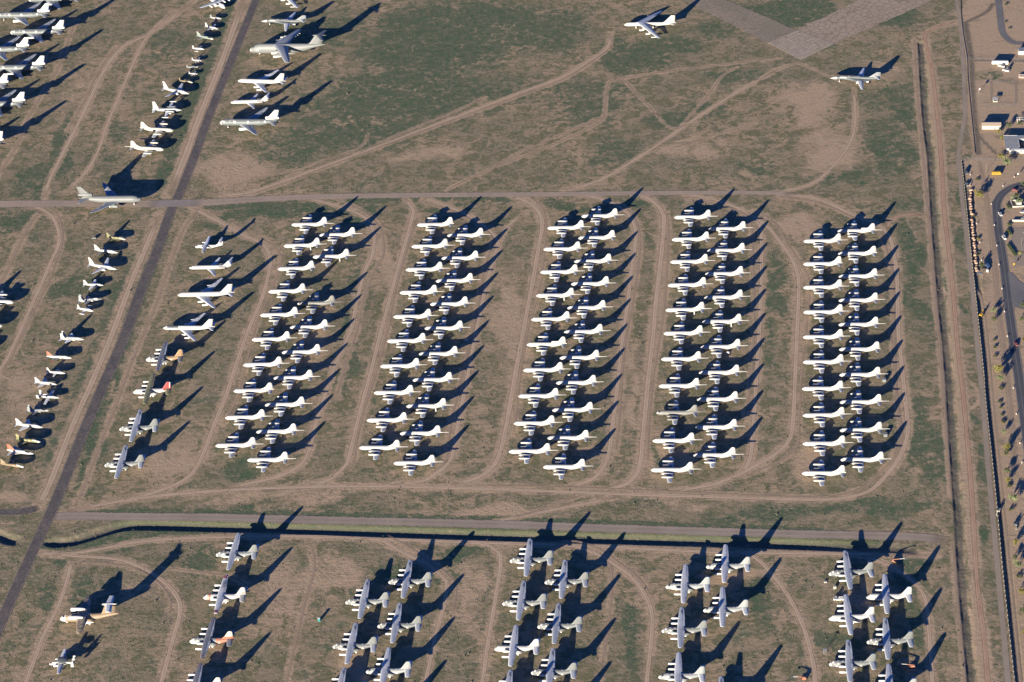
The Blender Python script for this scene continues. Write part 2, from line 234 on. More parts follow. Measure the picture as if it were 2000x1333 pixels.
('fighter:twinfin', -346.24, -57.11, 173.0, 'pale grey twin-finned fighter below the straight-wing attack jet', 'small jets facing right beside the left road', 'pgrey', {'len': 16.9}),
('fighter:swept', -347.8, -79.27, 161.8, 'long white fighter above the green and tan camouflaged one', 'small jets facing right beside the left road', 'white', {'len': 22.4}),
('fighter:swept', -347.52, -97.47, 161.9, 'green and tan camouflaged fighter above the orange-finned delta jet', 'small jets facing right beside the left road', 'camo2', {'len': 20.0}),
('fighter:delta', -350.49, -112.17, 160.7, 'white delta-wing jet with orange fin', 'small jets facing right beside the left road', 'orangefin', {'len': 22.1}),
('fighter:swept', -355.7, -127.61, 160.8, 'tan and olive camouflaged fighter, nearest of the line left of lower road', 'small jets facing right beside the left road', 'camo', {'len': 19.3})]
ROADS = {'main_road':[(-219.27,684.7),(-226.84,633.3),(-242.76,511.94),(-257.19,400.18),(-264.68,330.28),(-274.12,255.48),(-278.66,231.96),(-285.13,164.72),(-292.01,114.14),(-299.83,39.99),(-308.62,-19.26),(-317.24,-80.15),(-326.15,-150.75),(-331.42,-186.37),(-338.02,-225.82),(-347.62,-286.33),(-355.12,-337.97),(-363.82,-391.73)],'taxiway':[(-479.12,268.65),(-425.98,262.74),(-359.88,255.18),(-298.43,246.91),(-250.59,242.96),(-207.39,242.61),(-155.51,240.29),(-77.87,232.92),(7.81,223.22),(135.17,209.44),(210.79,200.15),(243.87,193.35)],'crossing':[(-299.29,246.93),(-276.62,244.56),(-251.43,242.64)],'gravel_road':[(-331.28,-187.57),(-315.21,-186.9),(-275.23,-192.31),(-221.11,-198.62),(-149.38,-209.13),(-25.56,-226.84),(61.48,-241.18),(181.49,-259.75),(252.63,-269.74),(284.33,-277.55)],'side_road':[(-388.72,-174.95),(-366.75,-177.27),(-350.42,-178.11),(-338.92,-174.84)],'street':[(454.86,190.01),(428.61,186.57),(417.57,182.04),(407.5,172.01),(400.69,157.82),(398.23,145.22),(393.92,116.48),(387.08,57.35),(378.18,-7.38),(368.48,-87.52),(363.73,-125.67),(355.19,-193.96),(344.18,-280.44)],'curved_road':[(481.68,573.81),(474.92,529.86),(469.36,491.38),(466.04,468.8),(466.41,453.58),(470.75,441.69),(480.25,438.05),(507.31,434.19)],'patrol_road':[(441.66,568.41),(436.64,535.5),(431.05,484.06),(419.89,410.75),(412.71,366.93),(403.45,313.48),(392.29,270.59),(383.91,235.82),(380.3,210.03),(373.81,163.25),(367.6,111.76),(356.02,22.65),(352.57,-0.71),(335.93,-122.54),(321.96,-220.43),(307.99,-323.27),(294.22,-422.62),(288.93,-463.22)]}
TRACKS = [(3.6, [(-260.49, 236.49), (-248.78, 222.22), (-232.56, 205.44), (-217.44, 187.34), (-202.68, 173.42), (-194.79, 160.82), (-190.81, 142.82), (-191.41, 119.84), (-195.14, 82.7), (-202.63, 43.17), (-209.51, -4.5), (-215.54, -50.34), (-221.81, -86.84), (-226.56, -116.99), (-229.89, -133.29), (-235.44, -148.23), (-249.11, -160.26), (-273.58, -170.98), (-301.82, -177.59), (-321.2, -181.51)], 0),
(3.2, [(-164.12, 239.66), (-152.69, 232.18), (-137.68, 222.56), (-120.27, 207.64), (-110.66, 191.34), (-107.03, 167.79), (-108.38, 138.89), (-113.86, 115.85), (-119.72, 70.48), (-123.78, 28.77), (-134.58, -17.7), (-141.38, -58.73), (-147.13, -95.15), (-151.09, -128.06), (-157.15, -144.32), (-170.82, -155.21), (-184.44, -159.88), (-212.38, -166.64)], 0),
(3.4, [(-82.17, 230.03), (-76.19, 212.19), (-75.36, 200.27), (-82.12, 151.7), (-90.24, 97.43), (-96.45, 52.74), (-100.22, 26.0), (-107.11, -27.12), (-114.16, -76.83), (-118.74, -113.16), (-122.28, -141.26), (-125.75, -150.59), (-135.28, -163.35), (-150.68, -169.62)], 0),
(3.2, [(-65.86, 227.08), (-59.04, 221.92), (-45.5, 209.98), (-27.16, 190.81), (-11.0, 163.97), (-6.33, 145.51), (-9.58, 126.71), (-15.36, 96.06), (-21.18, 58.68), (-26.95, 17.38), (-35.34, -47.73), (-42.36, -99.66), (-47.09, -139.46), (-52.44, -155.71), (-62.37, -166.94), (-69.64, -172.26), (-92.76, -175.24)], 0),
(2.4, [(18.62, 193.39), (1.77, 170.58), (-4.73, 150.16)], 0),
(3.8, [(7.68, 219.38), (16.03, 214.03), (24.31, 202.78), (29.6, 186.97), (30.39, 166.98), (25.44, 130.34), (19.34, 84.14), (13.8, 47.03), (9.1, 13.14), (1.73, -38.25), (-5.5, -92.66), (-9.85, -122.64), (-13.45, -143.14), (-18.82, -159.37), (-29.89, -172.04), (-49.52, -179.89)], 0),
(3.2, [(63.08, 215.7), (74.99, 210.75), (91.93, 196.7), (102.15, 177.79), (105.69, 155.07), (103.75, 129.43), (96.88, 84.25), (91.58, 45.17), (84.01, -4.99), (77.36, -55.17), (70.12, -108.32), (63.61, -152.21), (58.31, -170.21), (49.06, -183.66), (29.07, -191.95)], 0),
(3.8, [(109.62, 209.73), (117.79, 205.27), (124.96, 194.17), (129.74, 177.62), (129.61, 160.26), (121.21, 97.24), (113.24, 42.13), (107.75, -0.62), (98.89, -62.4), (90.36, -126.07), (84.49, -169.0), (78.2, -185.17), (69.3, -193.27), (46.61, -198.02)], 0),
(3.2, [(147.69, 206.55), (155.89, 203.28), (172.05, 194.92), (186.81, 182.5), (198.6, 168.89), (204.8, 154.07), (206.26, 136.77), (198.59, 71.55), (188.31, -2.93), (176.42, -82.03), (169.57, -127.18), (163.76, -163.19), (159.64, -177.18), (155.1, -185.6)], 0),
(3.4, [(198.44, 169.74), (206.71, 155.47), (214.37, 139.15), (219.61, 118.23), (225.04, 95.42), (226.77, 74.26), (225.44, 51.56), (216.75, -6.28), (206.72, -72.03), (196.89, -134.07), (191.17, -153.08), (181.05, -166.63), (167.14, -177.75), (153.41, -187.85), (135.77, -197.17), (127.15, -199.49), (99.62, -204.3)], 0),
(3.6, [(227.4, 197.16), (239.49, 192.21), (256.49, 184.96), (270.28, 170.61), (283.06, 154.88), (301.06, 135.42), (306.67, 116.17), (305.83, 89.69), (302.08, 51.34), (292.04, -15.16), (286.6, -64.87), (281.39, -112.47), (278.15, -143.11), (273.53, -162.16), (264.51, -183.46), (251.86, -202.72), (238.57, -217.41), (217.89, -223.46), (189.91, -221.65), (134.35, -212.77), (81.79, -204.77), (28.89, -195.53), (-42.39, -183.68), (-114.44, -173.51), (-186.91, -168.76), (-241.18, -169.01), (-277.06, -172.42), (-319.45, -181.1)], 0),
(2.2, [(287.09, -14.57), (280.88, -69.68), (274.97, -122.18), (271.64, -153.79), (262.31, -177.69)], 0.5),
(2.6, [(306.61, 127.43), (310.39, 139.45), (316.85, 147.31), (327.56, 149.24), (339.63, 146.89)], 1),
(3.0, [(-247.03, 254.62), (-216.64, 254.2), (-182.67, 272.63), (-156.94, 288.87), (-95.62, 328.21), (-32.39, 369.72), (23.4, 405.93), (61.44, 430.62), (86.26, 457.73), (104.75, 482.15), (109.68, 513.28)], 0),
(2.2, [(-47.7, 237.69), (-8.02, 269.43), (46.05, 304.78), (83.32, 335.1), (92.85, 350.84), (99.5, 403.35), (106.89, 417.27), (152.01, 427.08), (182.58, 431.92), (259.13, 439.53)], 0.4),
(2.8, [(50.75, 225.02), (72.65, 232.58), (90.69, 245.08), (125.58, 281.5), (168.63, 331.13), (206.35, 372.44), (256.78, 420.51)], 0),
(2.0, [(144.17, 283.57), (192.19, 306.49), (222.43, 319.19)], 0.5),
(1.8, [(92.85, 350.84), (55.84, 322.88), (14.67, 293.42), (-8.02, 269.43)], 0.5),
(1.8, [(114.02, 420.29), (130.95, 371.6), (149.25, 321.55), (168.15, 328.37)], 0.5),
(1.6, [(158.47, 324.99), (185.61, 373.82), (203.11, 410.9), (218.67, 426.86)], 0.5),
(1.8, [(-122.13, 311.47), (-86.72, 341.94), (-41.4, 373.82), (-8.91, 400.51)], 0.5),
(1.8, [(-238.93, 264.05), (-200.54, 281.16), (-174.61, 291.18)], 0.5),
(1.8, [(256.78, 420.51), (274.14, 426.18), (290.28, 408.77), (305.51, 386.71)], 0.5),
(1.6, [(-182.92, 278.87), (-157.26, 299.72), (-122.28, 320.66), (-113.71, 347.43)], 0.5),
(2.4, [(315.86, 373.47), (311.85, 337.3), (307.23, 306.27), (300.15, 280.14), (285.7, 248.74), (263.97, 216.48), (245.18, 203.41), (219.15, 199.08)], 0),
(3.4, [(-287.23, 642.2), (-321.78, 577.53), (-348.39, 548.73), (-362.41, 495.84), (-368.57, 445.87), (-376.38, 385.44), (-383.69, 333.99), (-387.98, 301.02), (-389.14, 267.6)], 0),
(2.6, [(-305.66, 622.07), (-326.16, 571.58), (-333.72, 525.31), (-341.57, 456.2), (-348.4, 388.38), (-349.79, 360.13), (-353.83, 326.41), (-361.2, 299.6), (-371.17, 278.44)], 0),
(2.8, [(-398.95, 613.1), (-401.47, 591.2), (-406.33, 506.13), (-415.99, 452.37), (-423.41, 400.38), (-424.18, 374.16), (-428.63, 344.5), (-433.38, 317.72), (-440.39, 272.42)], 0.3),
(3.2, [(-398.57, 252.34), (-390.1, 250.4), (-378.36, 235.23), (-370.36, 210.63), (-367.85, 188.8), (-370.75, 163.19), (-373.86, 133.41), (-377.29, 105.93), (-386.63, 29.16), (-391.36, 5.55), (-397.7, -33.13)], 0),
(3.4, [(-386.84, 244.84), (-392.46, 237.86), (-398.85, 208.36), (-405.27, 152.24), (-413.0, 105.62)], 0.4),
(2.8, [(-253.54, 235.61), (-258.72, 223.48), (-266.63, 195.15), (-273.99, 129.9), (-279.86, 76.82), (-284.81, 45.53), (-290.76, 4.53), (-297.25, -50.88), (-303.35, -95.99), (-307.11, -126.76), (-311.08, -158.48), (-315.18, -177.37)], 0.6),
(6.5, [(-237.11, 657.95), (-251.46, 513.69), (-265.29, 401.28), (-272.57, 331.32), (-281.35, 260.76)], 0),
(5.0, [(-287.43, 228.82), (-295.21, 170.01), (-301.9, 119.22), (-309.83, 44.81), (-318.41, -18.14), (-327.31, -77.72), (-335.76, -149.72), (-341.27, -173.4)], 0),
(3.2, [(-333.74, -226.26), (-324.62, -228.91), (-312.16, -230.21), (-291.37, -227.23), (-270.68, -222.51), (-244.34, -220.94), (-201.86, -222.79), (-148.76, -228.05), (-85.39, -238.4), (-22.64, -248.36), (29.2, -256.3), (60.08, -261.49), (119.57, -272.71), (178.83, -280.52), (272.77, -292.47)], 0),
(3.4, [(-324.55, -229.49), (-306.55, -233.34), (-279.63, -239.53), (-263.05, -248.83), (-246.01, -265.59), (-234.18, -284.83), (-230.89, -301.28), (-233.04, -326.32), (-237.45, -371.08), (-239.65, -403.56)], 0),
(3.0, [(-309.65, -233.87), (-310.17, -257.37), (-313.05, -286.58), (-319.56, -317.74), (-325.02, -362.59), (-328.35, -390.28)], 0),
(3.0, [(-113.47, -234.32), (-98.01, -237.65), (-83.27, -252.23), (-66.68, -267.38), (-56.5, -281.67), (-53.57, -293.41), (-58.0, -323.39), (-62.25, -346.35), (-68.48, -387.46), (-72.18, -414.75)], 0),
(3.0, [(-43.5, -245.61), (-29.97, -248.44), (-20.76, -255.34), (-16.97, -267.5), (-21.14, -303.19), (-27.5, -349.79), (-32.51, -390.95), (-35.43, -418.26)], 0),
(3.0, [(18.82, -255.5), (34.28, -258.52), (49.2, -269.32), (58.79, -280.3), (70.7, -297.41), (78.21, -322.58), (78.62, -346.44), (70.79, -400.96), (66.67, -432.75)], 0),
(2.4, [(50.8, -271.16), (56.53, -288.32), (50.54, -342.08), (40.97, -398.07)], 0.4),
(3.2, [(138.18, -275.75), (151.19, -280.71), (160.99, -299.04), (170.37, -328.19), (175.59, -359.71), (176.59, -395.04), (175.55, -411.11), (171.89, -442.77)], 0),
(2.8, [(222.49, -286.71), (236.22, -297.21), (250.12, -313.86), (257.1, -335.11), (254.32, -367.54), (247.8, -418.12), (243.57, -449.6)], 0),
(2.0, [(-247.1, -252.15), (-224.02, -258.98), (-199.28, -267.06), (-182.99, -281.88), (-156.26, -308.78)], 0.5),
(2.6, [(-148.7, -230.07), (-143.88, -249.33), (-143.28, -268.93), (-147.31, -293.09), (-152.51, -337.41), (-157.52, -378.83), (-160.6, -406.3)], 0.5),
(2.8, [(-25.53, -225.68), (-13.12, -223.22), (5.57, -219.07), (36.89, -212.12), (68.42, -205.13)], 0),
(2.2, [(-7.77, -221.74), (6.55, -216.83), (24.65, -208.75), (43.63, -200.09)], 0.4),
(3.2, [(428.31, 489.81), (414.09, 484.38), (399.31, 473.32), (393.54, 455.64), (390.08, 400.83), (380.67, 322.24), (370.05, 241.19), (356.03, 145.64), (349.11, 86.38), (341.93, 29.99), (329.95, -58.21), (323.35, -114.59), (308.81, -221.98), (293.79, -322.89), (288.47, -370.94), (281.82, -421.41), (277.83, -452.87)], 1),
(2.2, [(384.35, 462.19), (380.99, 436.68), (367.27, 339.29), (354.07, 233.56), (340.66, 131.25), (327.79, 31.7), (316.3, -60.07), (303.09, -157.27), (293.74, -229.21)], 0.3),
(2.2, [(285.95, -279.96), (279.63, -324.12), (273.39, -374.53), (267.9, -420.07), (263.96, -451.55)], 0.3),
(3.0, [(358.2, 35.5), (360.43, 5.63), (343.69, -116.89), (329.43, -221.23), (315.03, -326.66), (301.73, -423.34), (297.53, -454.74)], 0.2),
(4.5, [(400.55, 233.64), (394.7, 173.99), (386.08, 101.49), (371.9, 4.26), (361.24, -78.92), (352.03, -143.69), (342.16, -210.68)], 0.4),
(3.0, [(423.92, 410.19), (441.75, 407.17), (472.73, 401.3), (494.78, 397.19)], 0.5),
(1.6, [(435.78, 499.5), (446.82, 507.65), (457.72, 514.78), (467.95, 523.15)], 0),
(2.6, [(436.46, 513.52), (432.81, 485.95), (424.25, 413.18), (419.14, 380.82), (408.82, 309.94), (398.69, 237.42)], 0),
(3.0, [(424.81, 407.53), (441.28, 404.71), (472.32, 399.34), (494.37, 395.23)], 0),
(2.4, [(-226.91, 210.52), (-213.87, 190.68), (-199.3, 176.31), (-188.33, 163.32), (-182.15, 143.53), (-184.27, 119.33), (-190.61, 82.04), (-197.97, 42.4), (-202.19, -5.51), (-206.97, -51.62), (-215.22, -87.93)], 0.5),
(2.4, [(-160.49, 245.2), (-147.88, 239.62), (-132.96, 228.8), (-116.47, 210.93), (-106.32, 192.78), (-99.91, 168.1), (-99.52, 137.72), (-106.59, 114.65), (-115.04, 69.95), (-118.99, 27.96), (-127.13, -19.2), (-132.58, -60.16)], 0.5),
(2.4, [(-71.08, 199.85), (-79.38, 151.3), (-87.75, 97.07), (-92.57, 52.2), (-95.35, 25.35), (-103.1, -27.66), (-111.6, -77.18), (-116.09, -113.49), (-118.17, -142.03), (-121.53, -153.08)], 0.5),
(2.4, [(-68.28, 223.88), (-62.49, 217.82), (-48.8, 206.59), (-29.6, 188.98), (-13.52, 162.81), (-10.64, 145.35), (-14.9, 127.68), (-19.75, 96.81), (-24.0, 59.09), (-29.86, 17.77), (-39.9, -47.13), (-47.71, -98.97), (-51.18, -138.72), (-54.8, -154.4), (-64.56, -164.66)], 0.5),
(2.4, [(10.24, 223.37), (20.51, 218.51), (29.31, 205.29), (33.15, 187.57), (33.65, 166.74), (30.49, 129.67), (25.67, 83.26), (19.01, 46.28), (12.43, 12.67), (5.17, -38.73), (-0.11, -93.4), (-3.55, -123.63)], 0.5),
(2.4, [(95.19, 199.39), (104.73, 178.64), (108.16, 155.15), (107.57, 128.95), (101.67, 83.56), (95.52, 44.6), (86.53, -5.35), (79.96, -55.52), (74.19, -108.9), (68.35, -153.11)], 0.5),
(2.4, [(133.43, 178.13), (132.98, 159.9), (126.44, 96.52), (119.8, 41.23), (113.16, -1.36), (102.34, -62.88), (93.93, -126.55), (90.0, -170.13)], 0.5),
(2.4, [(152.69, 196.58), (168.39, 189.48), (183.86, 179.49), (195.36, 166.84), (198.99, 152.68), (198.79, 137.33), (192.47, 72.34), (184.41, -2.37), (172.39, -81.42), (163.28, -126.2)], 0.5),
(2.4, [(203.76, 172.82), (214.01, 159.27), (221.23, 141.53), (224.15, 119.34), (229.23, 96.1), (233.38, 74.32), (233.68, 50.54), (223.51, -7.3), (211.04, -72.7), (201.32, -134.92), (197.52, -156.17), (186.98, -172.4), (171.03, -182.81), (155.6, -191.38)], 0.5),
(2.4, [(225.78, 193.2), (237.28, 186.94), (253.59, 180.83), (267.85, 168.46), (280.84, 152.93), (297.13, 133.03), (300.93, 115.57), (301.09, 90.03), (299.07, 51.74), (288.93, -14.75), (281.72, -64.34), (275.67, -111.85), (273.77, -142.42), (270.8, -161.24), (261.54, -181.87), (247.74, -199.57), (235.62, -212.57), (217.53, -219.36), (190.27, -218.87), (134.91, -209.16), (82.66, -199.42), (29.81, -190.09), (-41.81, -179.93)], 0.5),
(2.4, [(-215.35, 249.6), (-180.55, 268.98), (-155.48, 286.58), (-94.28, 326.14), (-30.29, 366.5), (26.02, 401.89), (63.97, 427.56), (88.2, 456.1), (107.16, 481.13)], 0.5),
(2.4, [(-355.08, 552.06), (-367.13, 496.77), (-372.91, 446.42), (-383.13, 386.35)], 0.5),
(2.4, [(-397.72, 256.07), (-386.8, 254.3), (-374.32, 237.24), (-367.53, 211.27), (-365.21, 188.78), (-366.66, 162.75), (-368.73, 132.82), (-373.07, 105.41), (-383.94, 28.78), (-388.6, 5.06)], 0.5),
(2.4, [(-307.94, -239.56), (-281.52, -244.83), (-265.27, -251.69), (-248.58, -267.65), (-238.9, -286.83), (-237.32, -301.46)], 0.5),
(2.4, [(-94.28, -231.36), (-78.83, -247.55), (-63.61, -264.59), (-53.13, -279.97), (-47.69, -293.62), (-50.72, -324.58)], 0.5),
(2.4, [(19.63, -251.37), (36.61, -253.39), (52.5, -265.6), (61.33, -278.36), (73.34, -296.2), (82.68, -321.86)], 0.5)]
DITCH = {'A':[(-329.12,-211.8),(-324.26,-216.92),(-313.59,-217.46),(-302.34,-213.44),(-288.09,-207.09),(-274.55,-203.55),(-256.28,-204.89),(-213.18,-211.17),(-149.0,-220.81),(-25.92,-240.32),(94.95,-258.63),(163.39,-269.15),(219.92,-278.66),(245.57,-283.56),(263.56,-286.53)],'L':[(-386.19,-192.4),(-362.97,-205.36),(-355.14,-210.82),(-346.93,-213.99)],'B':[(388.52,456.36),(387.88,446.03),(376.83,368.96),(367.49,301.51),(360.54,237.13),(347.5,146.72),(338.17,76.05),(329.37,9.34),(320.95,-60.61),(303.67,-182.21),(294.17,-251.92),(284.7,-316.59),(271.67,-420.43),(267.66,-451.9)],'C':[(384.76,183.73),(373.54,115.02),(358.51,5.86),(350.16,-63.99),(341.0,-123.11),(327.48,-223.98),(314.03,-324.95),(301.1,-423.28),(296.92,-454.69)]}
FENCE = [(443.91, 556.77),
(432.61, 486.4),
(423.96, 413.83),
(418.48, 380.91),
(408.39, 310.0),
(398.26, 237.48)]
FENCE2 = [(385.32, 230.34),
(377.92, 172.78),
(370.17, 115.44),
(355.35, 2.59),
(344.18, -81.97),
(338.57, -119.58),
(324.99, -223.72),
(311.11, -323.59),
(298.25, -423.01),
(294.15, -454.42)]
GREENS = [(-28.96, 559.4, 77.2, 39.0, 0.8),
(-53.77, 503.63, 66.3, 48.3, 0.9),
(-86.88, 411.21, 73.4, 50.3, 0.75),
(-122.72, 348.63, 49.5, 33.4, 0.6),
(47.23, 526.58, 38.1, 43.6, 0.6),
(144.14, 478.64, 41.9, 23.0, 0.8),
(127.96, 451.86, 27.7, 18.4, 0.9),
(278.18, 531.18, 47.1, 23.9, 0.9),
(366.26, 510.7, 27.9, 14.9, 0.9),
(159.91, 340.82, 26.5, 11.3, 0.7),
(216.71, 409.0, 27.2, 14.9, 0.6),
(183.25, 350.03, 22.2, 14.2, 0.6),
(5.1, 408.45, 45.7, 29.9, 0.4),
(81.46, 378.36, 31.5, 39.1, 0.5),
(-184.54, 319.7, 26.8, 27.9, 0.4),
(-159.12, 362.96, 27.2, 19.2, 0.5),
(352.69, 326.99, 10.9, 47.2, 0.7),
(328.76, 260.94, 21.3, 40.3, 0.8),
(319.09, 86.18, 8.7, 46.8, 1),
(310.53, 11.59, 8.5, 43.9, 0.6),
(284.9, -161.54, 10.7, 50.3, 0.6),
(237.3, -234.89, 41.3, 10.4, 0.5),
(-180.6, 220.37, 38.6, 11.1, 0.9),
(-231.43, 211.59, 17.2, 11.1, 0.7),
(-120.52, 210.2, 17.1, 10.2, 0.6),
(-116.63, 92.93, 8.9, 35.1, 0.8),
(-121.94, 48.36, 5.6, 37.6, 0.7),
(-129.51, -8.47, 5.5, 39.5, 0.9),
(-409.2, 234.03, 17.5, 21.8, 0.8),
(-311.91, 116.55, 14.5, 9.5, 0.9),
(-353.52, 121.58, 16.7, 15.9, 0.5),
(-346.84, 341.12, 13.6, 47.7, 0.4),
(-306.54, -96.28, 6.8, 33.1, 1),
(-307.06, -134.27, 6.7, 25.5, 0.8),
(49.39, 198.74, 25.2, 6.7, 0.9),
(-52.32, 210.0, 21.2, 5.1, 0.5),
(112.93, 197.4, 12.6, 6.7, 0.8),
(209.7, 53.46, 8.7, 45.5, 0.6),
(208.9, -321.19, 7.3, 15.9, 0.7),
(196.42, -372.98, 16.1, 10.0, 0.9),
(247.85, -359.21, 6.5, 25.6, 0.7),
(191.01, -3.24, 4.6, 58.1, 0.4),
(-217.67, -250.14, 14.0, 17.1, 0.6),
(-204.77, -289.97, 10.3, 10.9, 0.4),
(-302.04, -274.69, 7.0, 16.7, 0.5),
(-318.15, -283.91, 7.6, 22.1, 0.5),
(-292.62, -232.23, 24.8, 4.6, 0.8),
(163.87, -232.92, 31.2, 9.2, 0.6),
(-57.89, -283.17, 13.7, 8.2, 0.6),
(-47.22, -259.34, 15.6, 6.7, 0.9),
(156.8, -321.23, 7.3, 32.1, 0.6),
(-191.66, -146.78, 14.7, 10.0, 0.9),
(90.2, -152.63, 2.9, 31.4, 0.6),
(215.46, 240.25, 25.5, 13.1, 0.4),
(97.59, 282.48, 26.0, 18.0, 0.4),
(-164.84, 557.12, 38.9, 33.3, 0.35),
(208.03, 503.42, 23.4, 21.3, 0.4),
(338.21, 362.58, 26.5, 28.9, 0.3),
(-404.9, 303.22, 17.9, 27.6, 0.5),
(-383.26, 345.92, 5.5, 77.4, 0.7),
(-305.39, 555.55, 24.5, 44.5, 0.3),
(256.19, -309.89, 8.0, 12.9, 0.8),
(-85.3, -277.62, 10.3, 11.1, 0.5),
(-133.6, -269.92, 13.8, 11.1, 0.5),
(63.64, -353.7, 4.6, 36.3, 0.6),
(18.99, -252.13, 10.4, 2.8, 0.4),
(186.04, 56.32, 2.4, 45.6, 0.4),
(-151.3, 97.12, 4.1, 31.3, 0.3),
(346.56, 36.91, 3.1, 44.9, 0.6),
(374.72, 168.15, 3.3, 33.2, 0.8),
(366.95, 103.87, 3.2, 23.5, 0.5),
(329.3, -128.29, 3.6, 19.2, 0.9),
(308.73, -273.92, 4.7, 7.8, 1.2),
(321.2, -190.25, 4.2, 24.2, 0.6),
(280.75, 214.3, 25.1, 13.7, 0.4),
(332.31, 165.21, 16.4, 16.4, 0.4),
(-290.36, 202.27, 4.3, 34.1, 0.5),
(-300.57, 18.45, 5.6, 66.9, 0.6),
(437.14, 383.27, 17.7, 9.7, 0.7),
(-164.02, -198.17, 71.4, 6.0, 0.25)]
BARES = [(-223.36, 297.55, 35.5, 27.5, 0.6),
(-149.52, 36.91, 8.0, 44.9, 0.4),
(-164.73, -180.2, 54.1, 7.3, 0.5),
(-21.65, -213.26, 42.3, 9.4, 0.6),
(0.41, 12.0, 15.6, 89.5, 0.45),
(-102.82, 138.21, 12.4, 48.9, 0.5),
(159.07, 283.41, 30.3, 18.1, 0.5),
(273.52, 352.1, 22.1, 38.3, 0.6),
(278.43, 258.62, 25.6, 35.7, 0.6),
(237.48, 144.23, 12.2, 24.3, 0.7),
(202.88, -177.35, 10.7, 24.5, 0.6),
(116.3, -216.16, 21.0, 5.9, 0.4),
(333.8, 392.7, 26.8, 19.6, 0.5),
(-130.14, -270.27, 17.3, 16.7, 0.7),
(-118.04, -361.21, 13.2, 20.4, 0.5),
(-37.61, -296.12, 6.8, 32.9, 0.6),
(-160.64, -283.61, 13.8, 33.3, 0.4),
(-216.46, -366.65, 19.8, 15.2, 0.5),
(102.87, -166.44, 17.9, 24.8, 0.4),
(87.08, -87.9, 3.7, 81.8, 0.5),
(-380.22, 441.49, 18.9, 61.9, 0.3),
(-251.67, -127.78, 22.3, 25.7, 0.5),
(142.55, -298.23, 20.1, 7.6, 0.6),
(-250.45, -274.47, 13.9, 16.7, 0.3),
(222.99, -327.95, 13.2, 15.8, 0.6),
(-361.11, -165.27, 14.7, 8.6, 0.6),
(-374.26, -35.78, 23.4, 42.1, 0.3),
(448.92, 468.72, 13.7, 41.8, 0.8),
(419.61, 303.79, 10.8, 46.3, 0.7),
(413.14, 258.76, 8.5, 17.7, 0.8),
(283.53, -344.62, 2.0, 80.2, 0.7),
(327.27, -26.43, 1.5, 147.9, 0.6),
(395.0, 132.53, 4.8, 48.7, 0.6),
(352.75, -130.92, 5.1, 38.6, 0.8),
(-60.11, 303.29, 30.9, 12.8, 0.4)]
GSTRIPS = [(7, [(-248.28, 625.02), (-259.31, 516.91), (-267.84, 466.26), (-277.86, 378.9), (-284.94, 323.77), (-287.16, 279.07)], 0.8),
(5, [(-281.6, 209.52), (-289.74, 145.26), (-295.85, 84.0), (-302.45, 25.84), (-308.27, -22.75), (-314.29, -75.89)], 0.7),
(7, [(-290.36, 202.27), (-298.98, 146.39), (-308.95, 85.57), (-323.19, -27.92), (-332.33, -99.88), (-335.38, -137.42)], 0.35),
(4, [(-281.78, -198.69), (-256.67, -200.16), (-149.17, -215.57), (-25.76, -234.32), (95.46, -252.74), (231.24, -274.25)], 1.3),
(3, [(-312.1, -182.47), (-221.43, -193.86), (-149.58, -203.24), (-43.02, -218.6), (61.88, -235.47), (199.0, -258.47)], 0.9),
(5, [(-325.57, -220.81), (-307.46, -224.99), (-273.32, -213.0), (-219.97, -215.69)], 0.7),
(9, [(-386.74, 337.15), (-393.96, 215.26)], 0.1),
(6, [(-381.91, 373.83), (-388.02, 310.01), (-394.33, 270.89)], 0.7),
(4, [(-250.18, 236.89), (-198.3, 232.85), (-146.63, 230.54), (-77.88, 226.04), (7.59, 216.82)], 0.5)]
APRON = {'slab':[(251.36,471.76),(276.93,433.33),(311.96,461.02),(281.88,494.06)],'ne':[(281.88,494.06),(311.96,461.02),(385.41,517.71),(453.04,566.71),(384.48,579.22),(347.53,546.41)],'nw':[(251.36,471.76),(281.06,493.97),(222.36,567.08),(184.32,609.09),(159.55,608.19),(193.15,556.87)]}
